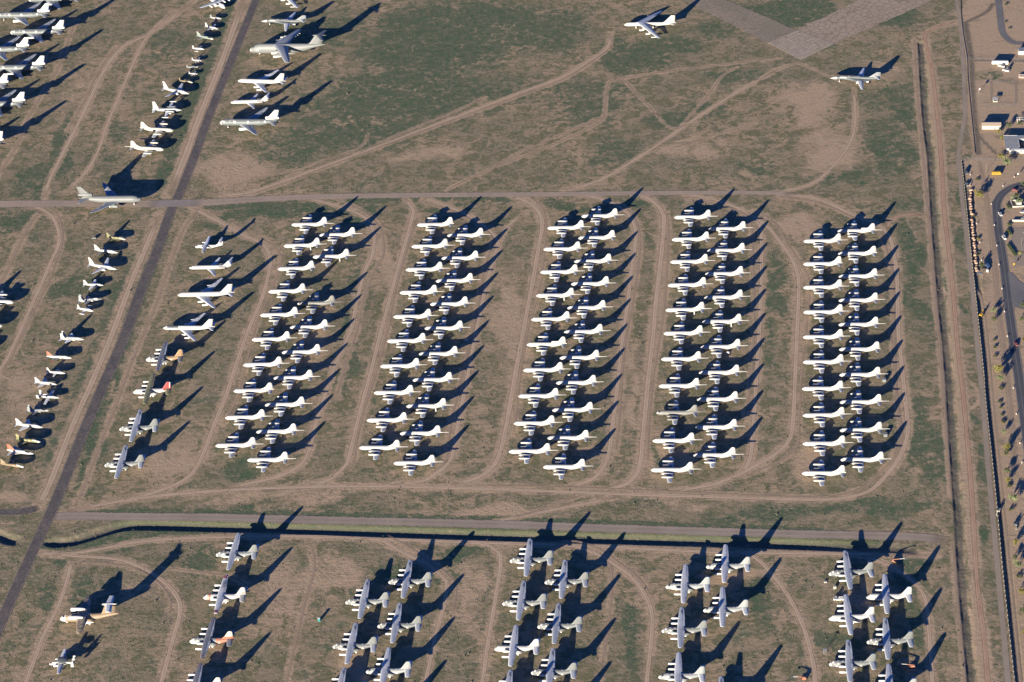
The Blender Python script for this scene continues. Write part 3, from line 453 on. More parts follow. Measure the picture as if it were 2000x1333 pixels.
S = {'barrels':[(396.04,157.08),(392.09,123.97),(388.01,92.55),(384.07,64.24),(379.56,29.18),(375.08,-3.39),(370.54,-37.16),(361.27,-105.06),(356.88,-137.83),(352.24,-173.33),(348.99,-196.33),(411.16,185.0),(423.14,198.42),(388.23,206.83),(385.9,192.09),(378.87,128.06),(375.79,98.81),(371.88,71.91)],'trees':[(424.73,273.55,2.6,1),(425.61,262.52,2.6,1),(435.2,282.23,3.2,0),(445.5,285.45,2.6,0),(427.98,246.02,2.4,0),(418.42,230.4,3.2,1),(420.64,217.82,4.6,2),(392.53,198.09,2.0,0),(388.28,168.93,4.4,1),(378.96,139.46,1.8,0),(374.82,104.48,2.2,1),(369.77,79.93,1.8,0),(369.87,61.37,3.0,0),(372.22,84.31,1.4,2),(366.42,-3.81,2.6,2),(364.61,-15.14,2.6,0),(359.99,-40.84,1.8,0),(358.36,-51.13,2.0,0),(356.49,-62.66,1.8,0),(355.04,-83.62,4.6,1),(353.09,-95.48,3.4,2),(352.39,-104.71,2.2,0),(348.37,-121.34,1.8,0),(347.72,-128.41,1.8,0),(346.57,-137.96,1.6,0),(346.04,-146.21,2.2,0),(343.22,-160.46,2.4,2),(341.83,-180.23,3.4,1),(340.05,-185.58,2.4,0),(336.49,-207.06,2.8,0),(335.08,-217.68,2.6,1),(335.31,-221.86,2.2,0),(334.26,-239.39,3.6,2),(330.95,-248.9,2.0,0),(326.06,-286.92,2.6,1),(322.57,-302.56,2.4,0),(322.83,-311.31,3.4,2),(321.56,-320.9,2.2,0),(319.8,-337.77,2.6,1),(316.6,-358.35,3.0,0),(312.82,-378.45,2.4,1),(323.52,-340.78,3.0,0),(424.46,145.19,3.0,0),(389.86,2.12,2.4,0),(385.07,-17.56,2.4,0),(381.34,-43.34,2.0,1),(418.27,165.93,2.6,0),(418.17,155.09,3.0,2),(408.82,59.67,4,0),(429.57,182.19,5,0),(435.09,192.57,4.6,0),(472.31,482.36,1.4,0),(473.5,469.41,1.6,0),(479.88,518.1,2.0,0)],'palms':[(401.58,71.35),(412.8,157.44)],'poles':[(401.67,208.11,9),(367.67,45.65,4),(394.83,59.85,4.5),(426.38,199.72,4),(407.18,90.96,7)],'piles':[(384.76,190.53),(384.24,182.1),(383.52,177.11),(381.77,172.28),(381.16,168.16),(380.55,164.06),(379.94,159.97),(379.34,155.89),(378.73,151.83),(378.13,147.77),(377.53,143.74),(376.44,134.87),(375.86,130.88),(375.28,126.89),(374.71,122.92),(374.14,118.96),(373.57,115.02),(373.0,111.09),(372.43,107.17),(371.87,103.26),(371.61,99.33),(371.04,95.45),(370.47,91.58),(369.91,87.72),(369.35,83.88),(368.78,80.05),(368.23,76.23),(367.67,72.42),(367.11,68.63),(366.56,64.85),(366.01,61.08),(365.46,57.32)],'shed':(412.59,283.24),'shed_r':(427.98,281.17),'trailer':(443.46,399.37),'trailer_r':(457.63,396.88),'truck':(451.35,395.25),'truck2':(456.63,385.02),'container':(470.94,416.25),'orange':(461.78,369.95),'shelter':(431.44,330.51),'shelter_r':(435.35,329.98),'windsock':(422.27,348.1),'house':(429.44,238.25),'house_l':(432.39,272.53),'pergola':(444.46,291.14),'bus':(405.71,204.13),'bus_r':(412.7,203.57),'car1':(400.0,140.07),'car2':(395.85,103.45),'car3':(374.67,-48.85),'car4':(419.2,176.75),'car5':(418.62,140.99),'car6':(417.71,130.48),'car7':(414.72,109.87),'van':(385.4,211.1),'pickup':(382.49,190.83),'bluetruck':(374.76,63.84),'tank':(373.37,55.59),'awning':(366.32,51.12),'digger':(322.08,-249.69),'digger2':(330.28,-266.01),'digger3':(356.98,-6.31),'lift1':(244.07,-296.65),'lift2':(237.55,-402.97),'lift3':(168.58,-408.0),'whitetruck':(201.45,-332.12),'box1':(195.53,-313.4),'box2':(200.78,-320.37),'frame':(185.27,-384.96),'toilet':(-137.92,-319.6),'toilet2':(-34.92,2.5),'light':(161.08,-35.15),'crate1':(270.26,-85.36),'crate2':(260.34,-153.8),'cart':(-338.82,194.24),'scrap':(-187.9,-286.27),'plaza':[(389.04,52.91),(392.01,51.79),(394.83,40.08),(398.9,32.83),(418.49,20.76),(410.84,-14.87),(388.9,-0.68),(384.37,2.05),(383.27,10.23)],'parking':[(410.19,165.29),(411.5,150.97),(405.9,123.04),(407.19,121.26),(439.56,118.81),(447.27,154.7),(420.48,166.48)],'lot':[(404.15,118.42),(438.55,114.1),(426.39,57.52),(395.92,61.25)],'hedges':[(408.87,151.3),(403.9,123.29),(401.74,111.49),(398.12,84.23)],'fencebox':[(419.93,326.37),(448.58,322.46),(456.9,363.75),(435.76,366.68),(428.29,328.08)],'fence3':[(423.49,412.78),(442.13,409.14),(473.13,403.26),(495.2,399.14)],'fence4':[(388.21,234.37),(397.96,231.33),(411.46,227.79),(441.07,225.67)],'wall1':[(407.42,128.52),(436.73,124.83)]}

# ------------------------------------------------------------------ node helpers
def newmat(name):
    m = bpy.data.materials.new(name); m.use_nodes = True
    t = m.node_tree; t.nodes.clear()
    out = t.nodes.new('ShaderNodeOutputMaterial'); b = t.nodes.new('ShaderNodeBsdfPrincipled')
    t.links.new(b.outputs[0], out.inputs[0])
    return m, t, b, out
def N(t, typ, **kw):
    n = t.nodes.new(typ)
    for k, v in kw.items():
        if k in ('op',): n.operation = v
        elif k == 'blend': n.blend_type = v
        else: n.inputs[k].default_value = v
    return n
def math_(t, op, a, b=None, clamp=False):
    n = t.nodes.new('ShaderNodeMath'); n.operation = op; n.use_clamp = clamp
    for i, v in enumerate((a, b)):
        if v is None: continue
        if isinstance(v, (int, float)): n.inputs[i].default_value = v
        else: t.links.new(v, n.inputs[i])
    return n.outputs[0]
def mix(t, f, a, b, blend='MIX'):
    n = t.nodes.new('ShaderNodeMix'); n.data_type = 'RGBA'; n.blend_type = blend
    for s, v in ((n.inputs[0], f), (n.inputs[6], a), (n.inputs[7], b)):
        if isinstance(v, (int, float)): s.default_value = v
        elif isinstance(v, tuple): s.default_value = v if len(v) == 4 else v+(1,)
        else: t.links.new(v, s)
    return n.outputs[2]
def noise(t, vec, scale, detail=4, rough=.55, dist=0.0):
    n = t.nodes.new('ShaderNodeTexNoise'); n.inputs['Scale'].default_value = scale
    n.inputs['Detail'].default_value = detail; n.inputs['Roughness'].default_value = rough
    n.inputs['Distortion'].default_value = dist
    t.links.new(vec, n.inputs['Vector']); return n.outputs[0]
def ramp(t, v, lo, hi):
    n = t.nodes.new('ShaderNodeMapRange'); n.interpolation_type = 'SMOOTHSTEP'
    n.inputs[1].default_value = lo; n.inputs[2].default_value = hi
    t.links.new(v, n.inputs[0]); return n.outputs[0]
def vscale(t, v, s):
    n = t.nodes.new('ShaderNodeMapping'); n.inputs['Scale'].default_value = s
    t.links.new(v, n.inputs['Vector']); return n.outputs[0]
def bump(t, b, h, strength, dist):
    n = t.nodes.new('ShaderNodeBump'); n.inputs['Strength'].default_value = strength; n.inputs['Distance'].default_value = dist
    t.links.new(h, n.inputs['Height']); t.links.new(n.outputs[0], b.inputs['Normal'])

def paint(name, rgb, rough=.5, dirt=.12, spec=.4, stretch=(.5, 2.2, 2.2)):
    m, t, b, o = newmat(name)
    tc = t.nodes.new('ShaderNodeTexCoord'); oi = t.nodes.new('ShaderNodeObjectInfo')
    add = t.nodes.new('ShaderNodeVectorMath'); add.operation = 'ADD'
    t.links.new(tc.outputs['Object'], add.inputs[0]); t.links.new(oi.outputs['Location'], add.inputs[1])
    v = vscale(t, add.outputs[0], stretch)
    n1 = noise(t, v, .9, 5, .65)
    f = math_(t, 'MULTIPLY', ramp(t, n1, .42, .72), dirt*2)
    d = tuple(c*k for c, k in zip(rgb, (.55, .52, .47)))
    c = mix(t, f, rgb, d)
    rv = math_(t, 'MULTIPLY', math_(t, 'SUBTRACT', oi.outputs['Random'], .5), .16)
    hs = t.nodes.new('ShaderNodeHueSaturation'); t.links.new(c, hs.inputs['Color'])
    t.links.new(math_(t, 'ADD', rv, 1.0), hs.inputs['Value'])
    t.links.new(hs.outputs[0], b.inputs['Base Color'])
    b.inputs['Roughness'].default_value = rough; b.inputs['Specular IOR Level'].default_value = spec
    return m
M = dict(
 white=paint('white_coating', (.385, .385, .365), .55, .10),
 cream=paint('cream_coating', (.44, .42, .35), .55, .12),
 cover=paint('white_cover', (.52, .51, .48), .6, .06),
 wing=paint('lit_wing_paint', (.56, .58, .60), .4, .25),  # light wing grey, raised to paint in the lit tone of flat tops
 lgrey=paint('light_grey_paint', (.145, .155, .152), .5, .18),
 pwing=paint('shaded_patrol_wing', (.42, .445, .47), .4, .3),  # wing grey darkened to put the nacelle shadows into the colour
 gwing=paint('lit_grey_wing', (.45, .48, .505), .4, .3),  # same paint as the grey fuselages, lit tone of flat tops painted in
 grey=paint('grey_paint', (.17, .185, .19), .5, .2),
 tgrey=paint('tanker_grey_paint', (.115, .13, .13), .5, .15),
 twing=paint('lit_tanker_wing', (.27, .295, .32), .4, .3),  # tanker grey again, lightened in colour for how level surfaces are lit
 dgrey=paint('dark_grey_paint', (.075, .085, .095), .5, .2),
 dwing=paint('dark_wing_paint', (.20, .21, .225), .45, .3),
 cgrey=paint('airlifter_grey', (.165, .175, .17), .5, .2),
 pgrey=paint('pale_grey_paint', (.235, .25, .248), .5, .18),
 pgreen=paint('pale_green_grey', (.22, .26, .225), .5, .15),
 bare=paint('weathered_metal', (.18, .18, .165), .45, .45),
 red=paint('red_paint', (.24, .05, .05), .5, .2),
 rose=paint('faded_red_paint', (.26, .09, .095), .5, .25),
 orange=paint('orange_paint', (.33, .125, .08), .5, .15),
 olive=paint('olive_paint', (.24, .24, .13), .5, .25),
 tan=paint('tan_paint', (.27, .20, .13), .5, .35),
 sand=paint('sand_orange_paint', (.27, .18, .10), .5, .2),
 green=paint('green_camouflage', (.12, .13, .07), .55, .3),
 brown=paint('brown_paint', (.15, .10, .07), .55, .3),
 rubber=paint('tyre_rubber', (.03, .03, .03), .8, .1),
 glass=paint('dark_glass', (.03, .035, .04), .15, .0, .6),
 steel=paint('steel', (.16, .17, .18), .45, .2),
 letter=paint('dark_lettering', (.07, .08, .09), .6, .0),
 yellow=paint('yellow_paint', (.42, .25, .02), .45, .1),
 lift=paint('lift_orange', (.33, .15, .09), .5, .15),
 turq=paint('turquoise_plastic', (.035, .24, .23), .5, .05),
 wood=paint('grey_timber', (.2, .17, .15), .8, .3),
 stucco=paint('cream_wall', (.40, .385, .33), .8, .1),
 roof=paint('tan_roof_sheet', (.36, .29, .21), .7, .1),
 shingle=paint('grey_shingle', (.30, .315, .32), .85, .35),
 earth=paint('dug_earth', (.3, .21, .15), .95, .4),
 bluec=paint('blue_paint', (.05, .10, .26), .4, .1),
 block=paint('block_wall', (.22, .185, .145), .9, .35),
)
def camo(name, a, b_, c_):
    m, t, b, o = newmat(name); tc = t.nodes.new('ShaderNodeTexCoord')
    n = noise(t, vscale(t, tc.outputs['Object'], (1, 1, 1)), .32, 2, .5, .6)
    c = mix(t, ramp(t, n, .47, .50), a, b_); c = mix(t, ramp(t, n, .58, .60), c, c_)
    t.links.new(c, b.inputs['Base Color']); b.inputs['Roughness'].default_value = .6; return m
M['camo'] = camo('tan_olive_camouflage', (.24, .18, .11), (.13, .13, .07), (.22, .14, .08))
M['camo2'] = camo('green_tan_camouflage', (.19, .19, .09), (.27, .23, .12), (.12, .14, .07))
M['patch'] = camo('grey_white_patches', (.15, .165, .18), (.42, .42, .41), (.2, .215, .23))
M['stolcamo'] = camo('tan_dark_camouflage', (.33, .27, .19), (.17, .13, .10), (.15, .145, .14))
M['tankc'] = M['tgrey']

# ------------------------------------------------------------------ object helpers
def tag(o, label=None, cat=None, group=None, kind=None):
    if label: o['label'] = label
    if cat: o['category'] = cat
    if group: o['group'] = group
    if kind: o['kind'] = kind
    return o
def empty(name, loc=(0, 0, 0), rz=0, label=None, cat=None, group=None):
    o = bpy.data.objects.new(name, None); COL.objects.link(o); o.location = loc; o.rotation_euler = (0, 0, rz)
    o.empty_display_size = 1
    return tag(o, label, cat, group)
class MB:
    def __init__(s): s.v = []; s.f = []; s.sm = []
    def add(s, vs, fs, smooth=False):
        k = len(s.v); s.v += [tuple(map(float, q)) for q in vs]; s.f += [tuple(i+k for i in f) for f in fs]; s.sm += [smooth]*len(fs); return s
    def box(s, c, d, rz=0, top=(1, 1), tilt=0):
        x, y, z = d[0]/2, d[1]/2, d[2]/2; vs = []
        for sz in (-1, 1):
            tx, ty = (1, 1) if sz < 0 else top
            for sx, sy in ((-1, -1), (1, -1), (1, 1), (-1, 1)):
                px, py, pz = sx*x*tx, sy*y*ty, sz*z
                if tilt: px, pz = px*math.cos(tilt)-pz*math.sin(tilt), px*math.sin(tilt)+pz*math.cos(tilt)
                vs.append((c[0]+px*math.cos(rz)-py*math.sin(rz), c[1]+px*math.sin(rz)+py*math.cos(rz), c[2]+pz))
        return s.add(vs, [(3, 2, 1, 0), (4, 5, 6, 7), (0, 1, 5, 4), (1, 2, 6, 5), (2, 3, 7, 6), (3, 0, 4, 7)])
    def loft(s, rings, smooth=True, cap=True, closed=True):
        n = len(rings[0]); vs = [p for r in rings for p in r]; fs = []
        for i in range(len(rings)-1):
            for j in range(n if closed else n-1):
                a, b = i*n+j, i*n+(j+1) % n
                fs.append((a, b, b+n, a+n))
        s.add(vs, fs, smooth)
        if cap:
            s.add(rings[0], [tuple(range(n))[::-1]]); s.add(rings[-1], [tuple(range(n))])
        return s
    def lathe(s, o, prof, axis='x', n=12, cap=True, sq=1.0):
        rings = []
        for a, r in prof:
            ring = []
            for k in range(n):
                t = 2*math.pi*k/n; c, d = r*math.cos(t), r*math.sin(t)*sq
                ring.append((o[0]+a, o[1]+c, o[2]+d) if axis == 'x' else ((o[0]+c, o[1]+a, o[2]+d) if axis == 'y' else (o[0]+c, o[1]+d, o[2]+a)))
            rings.append(ring)
        return s.loft(rings, True, cap)
    def tube(s, a, b, r, n=6, r2=None):
        a, b = Vector(a), Vector(b); d = (b-a).normalized(); u = d.orthogonal().normalized(); w = d.cross(u)
        rr = (r, r if r2 is None else r2)
        rings = [[tuple(p+(u*math.cos(2*math.pi*k/n)+w*math.sin(2*math.pi*k/n))*q) for k in range(n)] for p, q in ((a, rr[0]), (b, rr[1]))]
        return s.loft(rings, True, True)
    def mesh(s, name, mat, recalc=True):
        me = bpy.data.meshes.new(name); me.from_pydata(s.v, [], s.f)
        me.polygons.foreach_set('use_smooth', s.sm)
        if recalc:
            import bmesh
            bm = bmesh.new(); bm.from_mesh(me); bmesh.ops.recalc_face_normals(bm, faces=bm.faces); bm.to_mesh(me); bm.free()
        me.materials.append(M[mat] if isinstance(mat, str) else mat)
        me.update(); return me
    def build(s, name, mat, parent=None, loc=(0, 0, 0), rz=0):
        o = bpy.data.objects.new(name, s.mesh(name, mat)); COL.objects.link(o)
        o.parent = parent; o.location = loc; o.rotation_euler = (0, 0, rz); return o
def setmat(o, m):
    if not o.material_slots: return
    o.material_slots[0].link = 'OBJECT'; o.material_slots[0].material = M[m]
def copy_tree(o, parent=None):
    c = o.copy(); COL.objects.link(c); c.parent = parent
    for ch in list(o.children): copy_tree(ch, c)
    return c

# ------------------------------------------------------------------ ground
def catmull(P, n=6):
    P = [np.array(p, float) for p in P]; out = []
    if len(P) < 3: return [P[0]+(P[-1]-P[0])*k/n for k in range(n+1)]
    Q = [2*P[0]-P[1]]+P+[2*P[-1]-P[-2]]
    for i in range(1, len(Q)-2):
        a, b, c, d = Q[i-1:i+3]
        for k in range(n):
            t = k/n; out.append(.5*((2*b)+(-a+c)*t+(2*a-5*b+4*c-d)*t*t+(-a+3*b-3*c+d)*t**3))
    out.append(P[-1]); return out
def poly_dist(X, Y, P, reach):
    """unsigned and signed distance and arc position to a polyline, within reach"""
    D = np.full(X.shape, 1e9); S = np.zeros(X.shape); L = np.zeros(X.shape); acc = 0
    for i in range(len(P)-1):
        a, b = P[i], P[i+1]; d = b-a; l = np.hypot(*d)
        if l < 1e-6: continue
        m = (X > min(a[0], b[0])-reach) & (X < max(a[0], b[0])+reach) & (Y > min(a[1], b[1])-reach) & (Y < max(a[1], b[1])+reach)
        if not m.any(): acc += l; continue
        x, y = X[m]-a[0], Y[m]-a[1]; t = np.clip((x*d[0]+y*d[1])/l/l, 0, 1)
        ex, ey = x-t*d[0], y-t*d[1]; dd = np.hypot(ex, ey); sg = np.sign(d[0]*y-d[1]*x)
        o = D[m]; k = dd < o; o[k] = dd[k]; D[m] = o
        o = S[m]; o[k] = (dd*sg)[k]; S[m] = o
        o = L[m]; o[k] = (acc+t*l)[k]; L[m] = o
        acc += l
    return D, S, L, acc
def smooth01(x): x = np.clip(x, 0, 1); return x*x*(3-2*x)
def rng(a, b, s): return list(np.arange(a, b, s))
xs = np.array([-30000, -8000, -3000, -1400, -900, -700]+rng(-560, 245, 1.7)+rng(245, 390, .8)+rng(390, 520, 2)+[600, 750, 1000, 1500, 3000, 8000, 30000], float)
ya = DITCH['A']; ymin, ymax = min(p[1] for p in ya)-14, max(p[1] for p in ya)+14
ys = np.array([-20000, -6000, -2500, -1200, -800, -600]+rng(-470, ymin, 1.7)+rng(ymin, ymax, .85)+rng(ymax, 730, 1.9)+[800, 950, 1300, 2000, 4000, 10000, 30000], float)
X, Y = np.meshgrid(xs, ys)
Z = np.zeros_like(X)
green = np.zeros_like(X); bare = np.zeros_like(X); dark = np.zeros_like(X); lush = np.zeros_like(X)
def wob(X, Y, s, a): return a*(np.sin(X/s+1.3*np.sin(Y/s*.7))+np.sin(Y/s*1.3+1.7*np.sin(X/s*.9)))*.5
for cx, cy, rx, ry, s in GREENS:
    d = np.sqrt(((X-cx+wob(X, Y, 17, 8))/rx)**2+((Y-cy+wob(Y, X, 13, 8))/ry)**2)
    green = np.maximum(green, s*smooth01(1.5-d))
for cx, cy, rx, ry, s in BARES:
    d = np.sqrt(((X-cx+wob(X, Y, 15, 8))/rx)**2+((Y-cy+wob(Y, X, 12, 8))/ry)**2)
    bare = np.maximum(bare, s*smooth01(1.5-d))
for w, P, s in GSTRIPS:
    D, S_, L_, _ = poly_dist(X, Y, catmull(P), w*2)
    if s > 1: lush = np.maximum(lush, smooth01(1.6-D/w))
    green = np.maximum(green, min(s, 1)*smooth01(1.7-D/w))
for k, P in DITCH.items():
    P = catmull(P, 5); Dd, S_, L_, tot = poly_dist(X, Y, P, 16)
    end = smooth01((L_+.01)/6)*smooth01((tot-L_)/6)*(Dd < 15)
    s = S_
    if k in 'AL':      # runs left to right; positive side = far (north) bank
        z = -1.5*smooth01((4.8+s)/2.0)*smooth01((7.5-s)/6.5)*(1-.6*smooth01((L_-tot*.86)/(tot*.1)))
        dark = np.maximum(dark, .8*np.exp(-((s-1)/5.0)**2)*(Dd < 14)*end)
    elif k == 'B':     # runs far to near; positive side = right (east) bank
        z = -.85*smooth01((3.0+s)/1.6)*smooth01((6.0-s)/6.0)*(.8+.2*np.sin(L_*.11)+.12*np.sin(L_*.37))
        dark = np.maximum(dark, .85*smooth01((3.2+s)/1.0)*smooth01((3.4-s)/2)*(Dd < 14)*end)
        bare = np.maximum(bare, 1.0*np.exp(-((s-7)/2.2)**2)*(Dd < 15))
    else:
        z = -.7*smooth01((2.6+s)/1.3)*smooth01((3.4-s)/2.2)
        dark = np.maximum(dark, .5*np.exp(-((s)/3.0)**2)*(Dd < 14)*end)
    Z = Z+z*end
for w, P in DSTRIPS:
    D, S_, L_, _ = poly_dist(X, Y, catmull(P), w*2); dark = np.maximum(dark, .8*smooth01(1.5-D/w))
for w, P, tone in TRACKS:                      # dusty margins beside the tracks
    D, S_, L_, _ = poly_dist(X, Y, catmull(P), w*2.5)
    f = smooth01(1.7-D/(w*1.0)); green *= (1-.75*f); bare = np.maximum(bare, .45*f)
fl = sorted([(y, x) for x, y in FENCE+FENCE2]); xf = np.interp(Y, [q[0] for q in fl], [q[1] for q in fl])   # worn soil beyond the boundary
bare = np.maximum(bare, .7*smooth01((X-xf+4)/12)*(Y < 700)*(Y > -500))
green = np.clip(green, 0, 1)
def ground_mat():
    m, t, b, o = newmat('desert_ground')
    geo = t.nodes.new('ShaderNodeNewGeometry'); P = geo.outputs['Position']
    at = t.nodes.new('ShaderNodeAttribute'); at.attribute_name = 'cover'
    sp = t.nodes.new('ShaderNodeSeparateColor'); t.links.new(at.outputs['Color'], sp.inputs[0])
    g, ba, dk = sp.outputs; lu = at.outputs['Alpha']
    big = noise(t, P, .011, 5, .6, .4); mid = noise(t, P, .05, 6, .68, .6); md2 = noise(t, P, .085, 6, .7, 1.0)
    fin = noise(t, P, .32, 5, .7); ff = noise(t, P, 1.1, 3, .7)
    st = noise(t, vscale(t, P, (.35, 2.2, 1)), .12, 5, .65)            # streaks of low-sun shade from small relief, painted into the soil colour
    c = mix(t, ramp(t, mid, .40, .60), (0.417, 0.305, 0.194), (0.309, 0.240, 0.154))
    c = mix(t, math_(t, 'MULTIPLY', ramp(t, big, .44, .56), .7), c, (0.242, 0.205, 0.132))
    c = mix(t, math_(t, 'MULTIPLY', ramp(t, st, .46, .62), .45), c, (0.206, 0.180, 0.110))
    oliv = math_(t, 'SUBTRACT', math_(t, 'ADD', math_(t, 'MULTIPLY', md2, .7), math_(t, 'MULTIPLY', fin, .3)), math_(t, 'MULTIPLY', ba, .14))
    c = mix(t, math_(t, 'MULTIPLY', ramp(t, oliv, .47, .55), .9), c, (0.170, 0.160, 0.088))
    pinkf = math_(t, 'MULTIPLY', ramp(t, math_(t, 'ADD', math_(t, 'MULTIPLY', ba, .25), mid), .52, .63), .9)
    c = mix(t, pinkf, c, (0.464, 0.335, 0.216))
    nm = math_(t, 'ADD', math_(t, 'MULTIPLY', mid, 1.0), math_(t, 'ADD', math_(t, 'MULTIPLY', md2, .6), math_(t, 'MULTIPLY', fin, .5)))   # mean 1.05
    gn = noise(t, P, .16, 6, .75, .8); gm = math_(t, 'MULTIPLY', g, math_(t, 'ADD', math_(t, 'MULTIPLY', ramp(t, gn, .38, .60), .75), .35))
    gsum = math_(t, 'SUBTRACT', math_(t, 'ADD', math_(t, 'MULTIPLY', gm, .52), nm), math_(t, 'MULTIPLY', ba, .24))
    gcol = mix(t, ramp(t, gn, .40, .62), (.135, .145, .09), (.08, .125, .068))
    c = mix(t, math_(t, 'MULTIPLY', ramp(t, gsum, 1.00, 1.30), .95), c, gcol)
    c = mix(t, math_(t, 'MULTIPLY', ramp(t, gsum, 1.42, 1.60), .5), c, (.065, .12, .06))
    c = mix(t, math_(t, 'MULTIPLY', math_(t, 'MULTIPLY', lu, ramp(t, fin, .3, .6)), .8), c, (.185, .195, .085))
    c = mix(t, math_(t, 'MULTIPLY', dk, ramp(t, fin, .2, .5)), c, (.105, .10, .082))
    spk = math_(t, 'MULTIPLY', ramp(t, ff, .56, .66), math_(t, 'MULTIPLY', ramp(t, md2, .40, .56), .7))
    c = mix(t, spk, c, (0.113, 0.105, 0.062))
    c = mix(t, math_(t, 'MULTIPLY', ramp(t, ff, .42, .32), .3), c, (0.515, 0.410, 0.290))
    t.links.new(c, b.inputs['Base Color']); b.inputs['Roughness'].default_value = .95; b.inputs['Specular IOR Level'].default_value = .1
    h = math_(t, 'ADD', math_(t, 'MULTIPLY', fin, 1.0), math_(t, 'ADD', math_(t, 'MULTIPLY', ff, .55), math_(t, 'MULTIPLY', st, .3)))
    bump(t, b, h, .6, .6)
    return m
M['ground'] = ground_mat()
def grid_mesh(name, X, Y, Z, mat, cover):
    ny, nx = X.shape; me = bpy.data.meshes.new(name)
    me.vertices.add(nx*ny); co = np.stack([X, Y, Z], -1).reshape(-1).astype(np.float32); me.vertices.foreach_set('co', co)
    i = np.arange((ny-1)*(nx-1)); r, c = i//(nx-1), i % (nx-1); a = r*nx+c
    q = np.stack([a, a+1, a+nx+1, a+nx], -1).reshape(-1).astype(np.int32)
    me.loops.add(len(q)); me.loops.foreach_set('vertex_index', q)
    me.polygons.add(len(i)); me.polygons.foreach_set('loop_start', (np.arange(len(i))*4).astype(np.int32))
    try: me.polygons.foreach_set('loop_total', np.full(len(i), 4, np.int32))
    except Exception: pass
    me.update(calc_edges=True)
    me.polygons.foreach_set('use_smooth', np.ones(len(i), bool))
    ca = me.attributes.new('cover', 'FLOAT_COLOR', 'POINT'); ca.data.foreach_set('color', cover.reshape(-1).astype(np.float32))
    me.materials.append(mat); return me
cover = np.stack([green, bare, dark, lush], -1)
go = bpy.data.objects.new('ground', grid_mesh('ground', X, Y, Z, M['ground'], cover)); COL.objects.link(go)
tag(go, 'dry pinkish brown desert soil with patches of green grass', None, None, 'structure')

# ---- roads and tracks: sheets laid a few millimetres to centimetres above one another
def surf_mat(name, a, b2, sc=.2, bmp=.1, rough=.9, cracks=0, edge=.75, ruts=0, edgec=None, alpha=True, crackc=(.05, .045, .045)):
    m, t, b, o = newmat(name)
    geo = t.nodes.new('ShaderNodeNewGeometry'); P = geo.outputs['Position']
    at = t.nodes.new('ShaderNodeAttribute'); at.attribute_name = 'across'
    sx = t.nodes.new('ShaderNodeSeparateXYZ'); t.links.new(at.outputs['Vector'], sx.inputs[0])
    u = sx.outputs[0]; au = math_(t, 'ABSOLUTE', u)
    n1 = noise(t, P, sc*.25, 5, .6); n2 = noise(t, P, sc*2, 4, .7)
    c = mix(t, ramp(t, n1, .35, .65), a, b2)
    c = mix(t, math_(t, 'MULTIPLY', ramp(t, n2, .45, .75), .35), c, tuple(v*.7 for v in a))
    h = n2
    if ruts:
        r = math_(t, 'ABSOLUTE', math_(t, 'SUBTRACT', au, .45)); rr = ramp(t, r, .22, .0)
        c = mix(t, math_(t, 'MULTIPLY', rr, ruts), c, tuple(v*1.18 for v in b2))
        ce = ramp(t, au, .16, .0); c = mix(t, math_(t, 'MULTIPLY', math_(t, 'MULTIPLY', ce, ramp(t, n2, .4, .6)), .5), c, (.2, .19, .13))
        h = math_(t, 'SUBTRACT', n2, math_(t, 'MULTIPLY', rr, .6))
    if cracks:
        vo = t.nodes.new('ShaderNodeTexVoronoi'); vo.feature = 'DISTANCE_TO_EDGE'; vo.inputs['Scale'].default_value = cracks
        wv = t.nodes.new('ShaderNodeVectorMath'); wv.operation = 'ADD'
        nn = t.nodes.new('ShaderNodeTexNoise'); nn.inputs['Scale'].default_value = .6; t.links.new(P, nn.inputs['Vector'])
        t.links.new(P, wv.inputs[0]); t.links.new(nn.outputs[1], wv.inputs[1]); t.links.new(wv.outputs[0], vo.inputs['Vector'])
        c = mix(t, math_(t, 'MULTIPLY', ramp(t, vo.outputs[0], .10, .02), .75), c, crackc)
    if edgec: c = mix(t, ramp(t, math_(t, 'ADD', au, math_(t, 'MULTIPLY', n2, .2)), .85, 1.0), c, edgec)
    t.links.new(c, b.inputs['Base Color']); b.inputs['Roughness'].default_value = rough; b.inputs['Specular IOR Level'].default_value = .15
    bump(t, b, h, .4, bmp)
    if alpha:                                         # broken, dusty margins
        ne = noise(t, P, .35, 5, .7)
        e = math_(t, 'ADD', au, math_(t, 'MULTIPLY', math_(t, 'SUBTRACT', ne, .5), .9))
        al = math_(t, 'MULTIPLY', ramp(t, e, 1.0, edge), at.outputs['Alpha'] if False else sx.outputs[2])
        tr = t.nodes.new('ShaderNodeBsdfTransparent'); ms = t.nodes.new('ShaderNodeMixShader')
        t.links.new(al, ms.inputs[0]); t.links.new(tr.outputs[0], ms.inputs[1]); t.links.new(b.outputs[0], ms.inputs[2])
        t.links.new(ms.outputs[0], o.inputs[0])
    return m
zlay = [0.02]
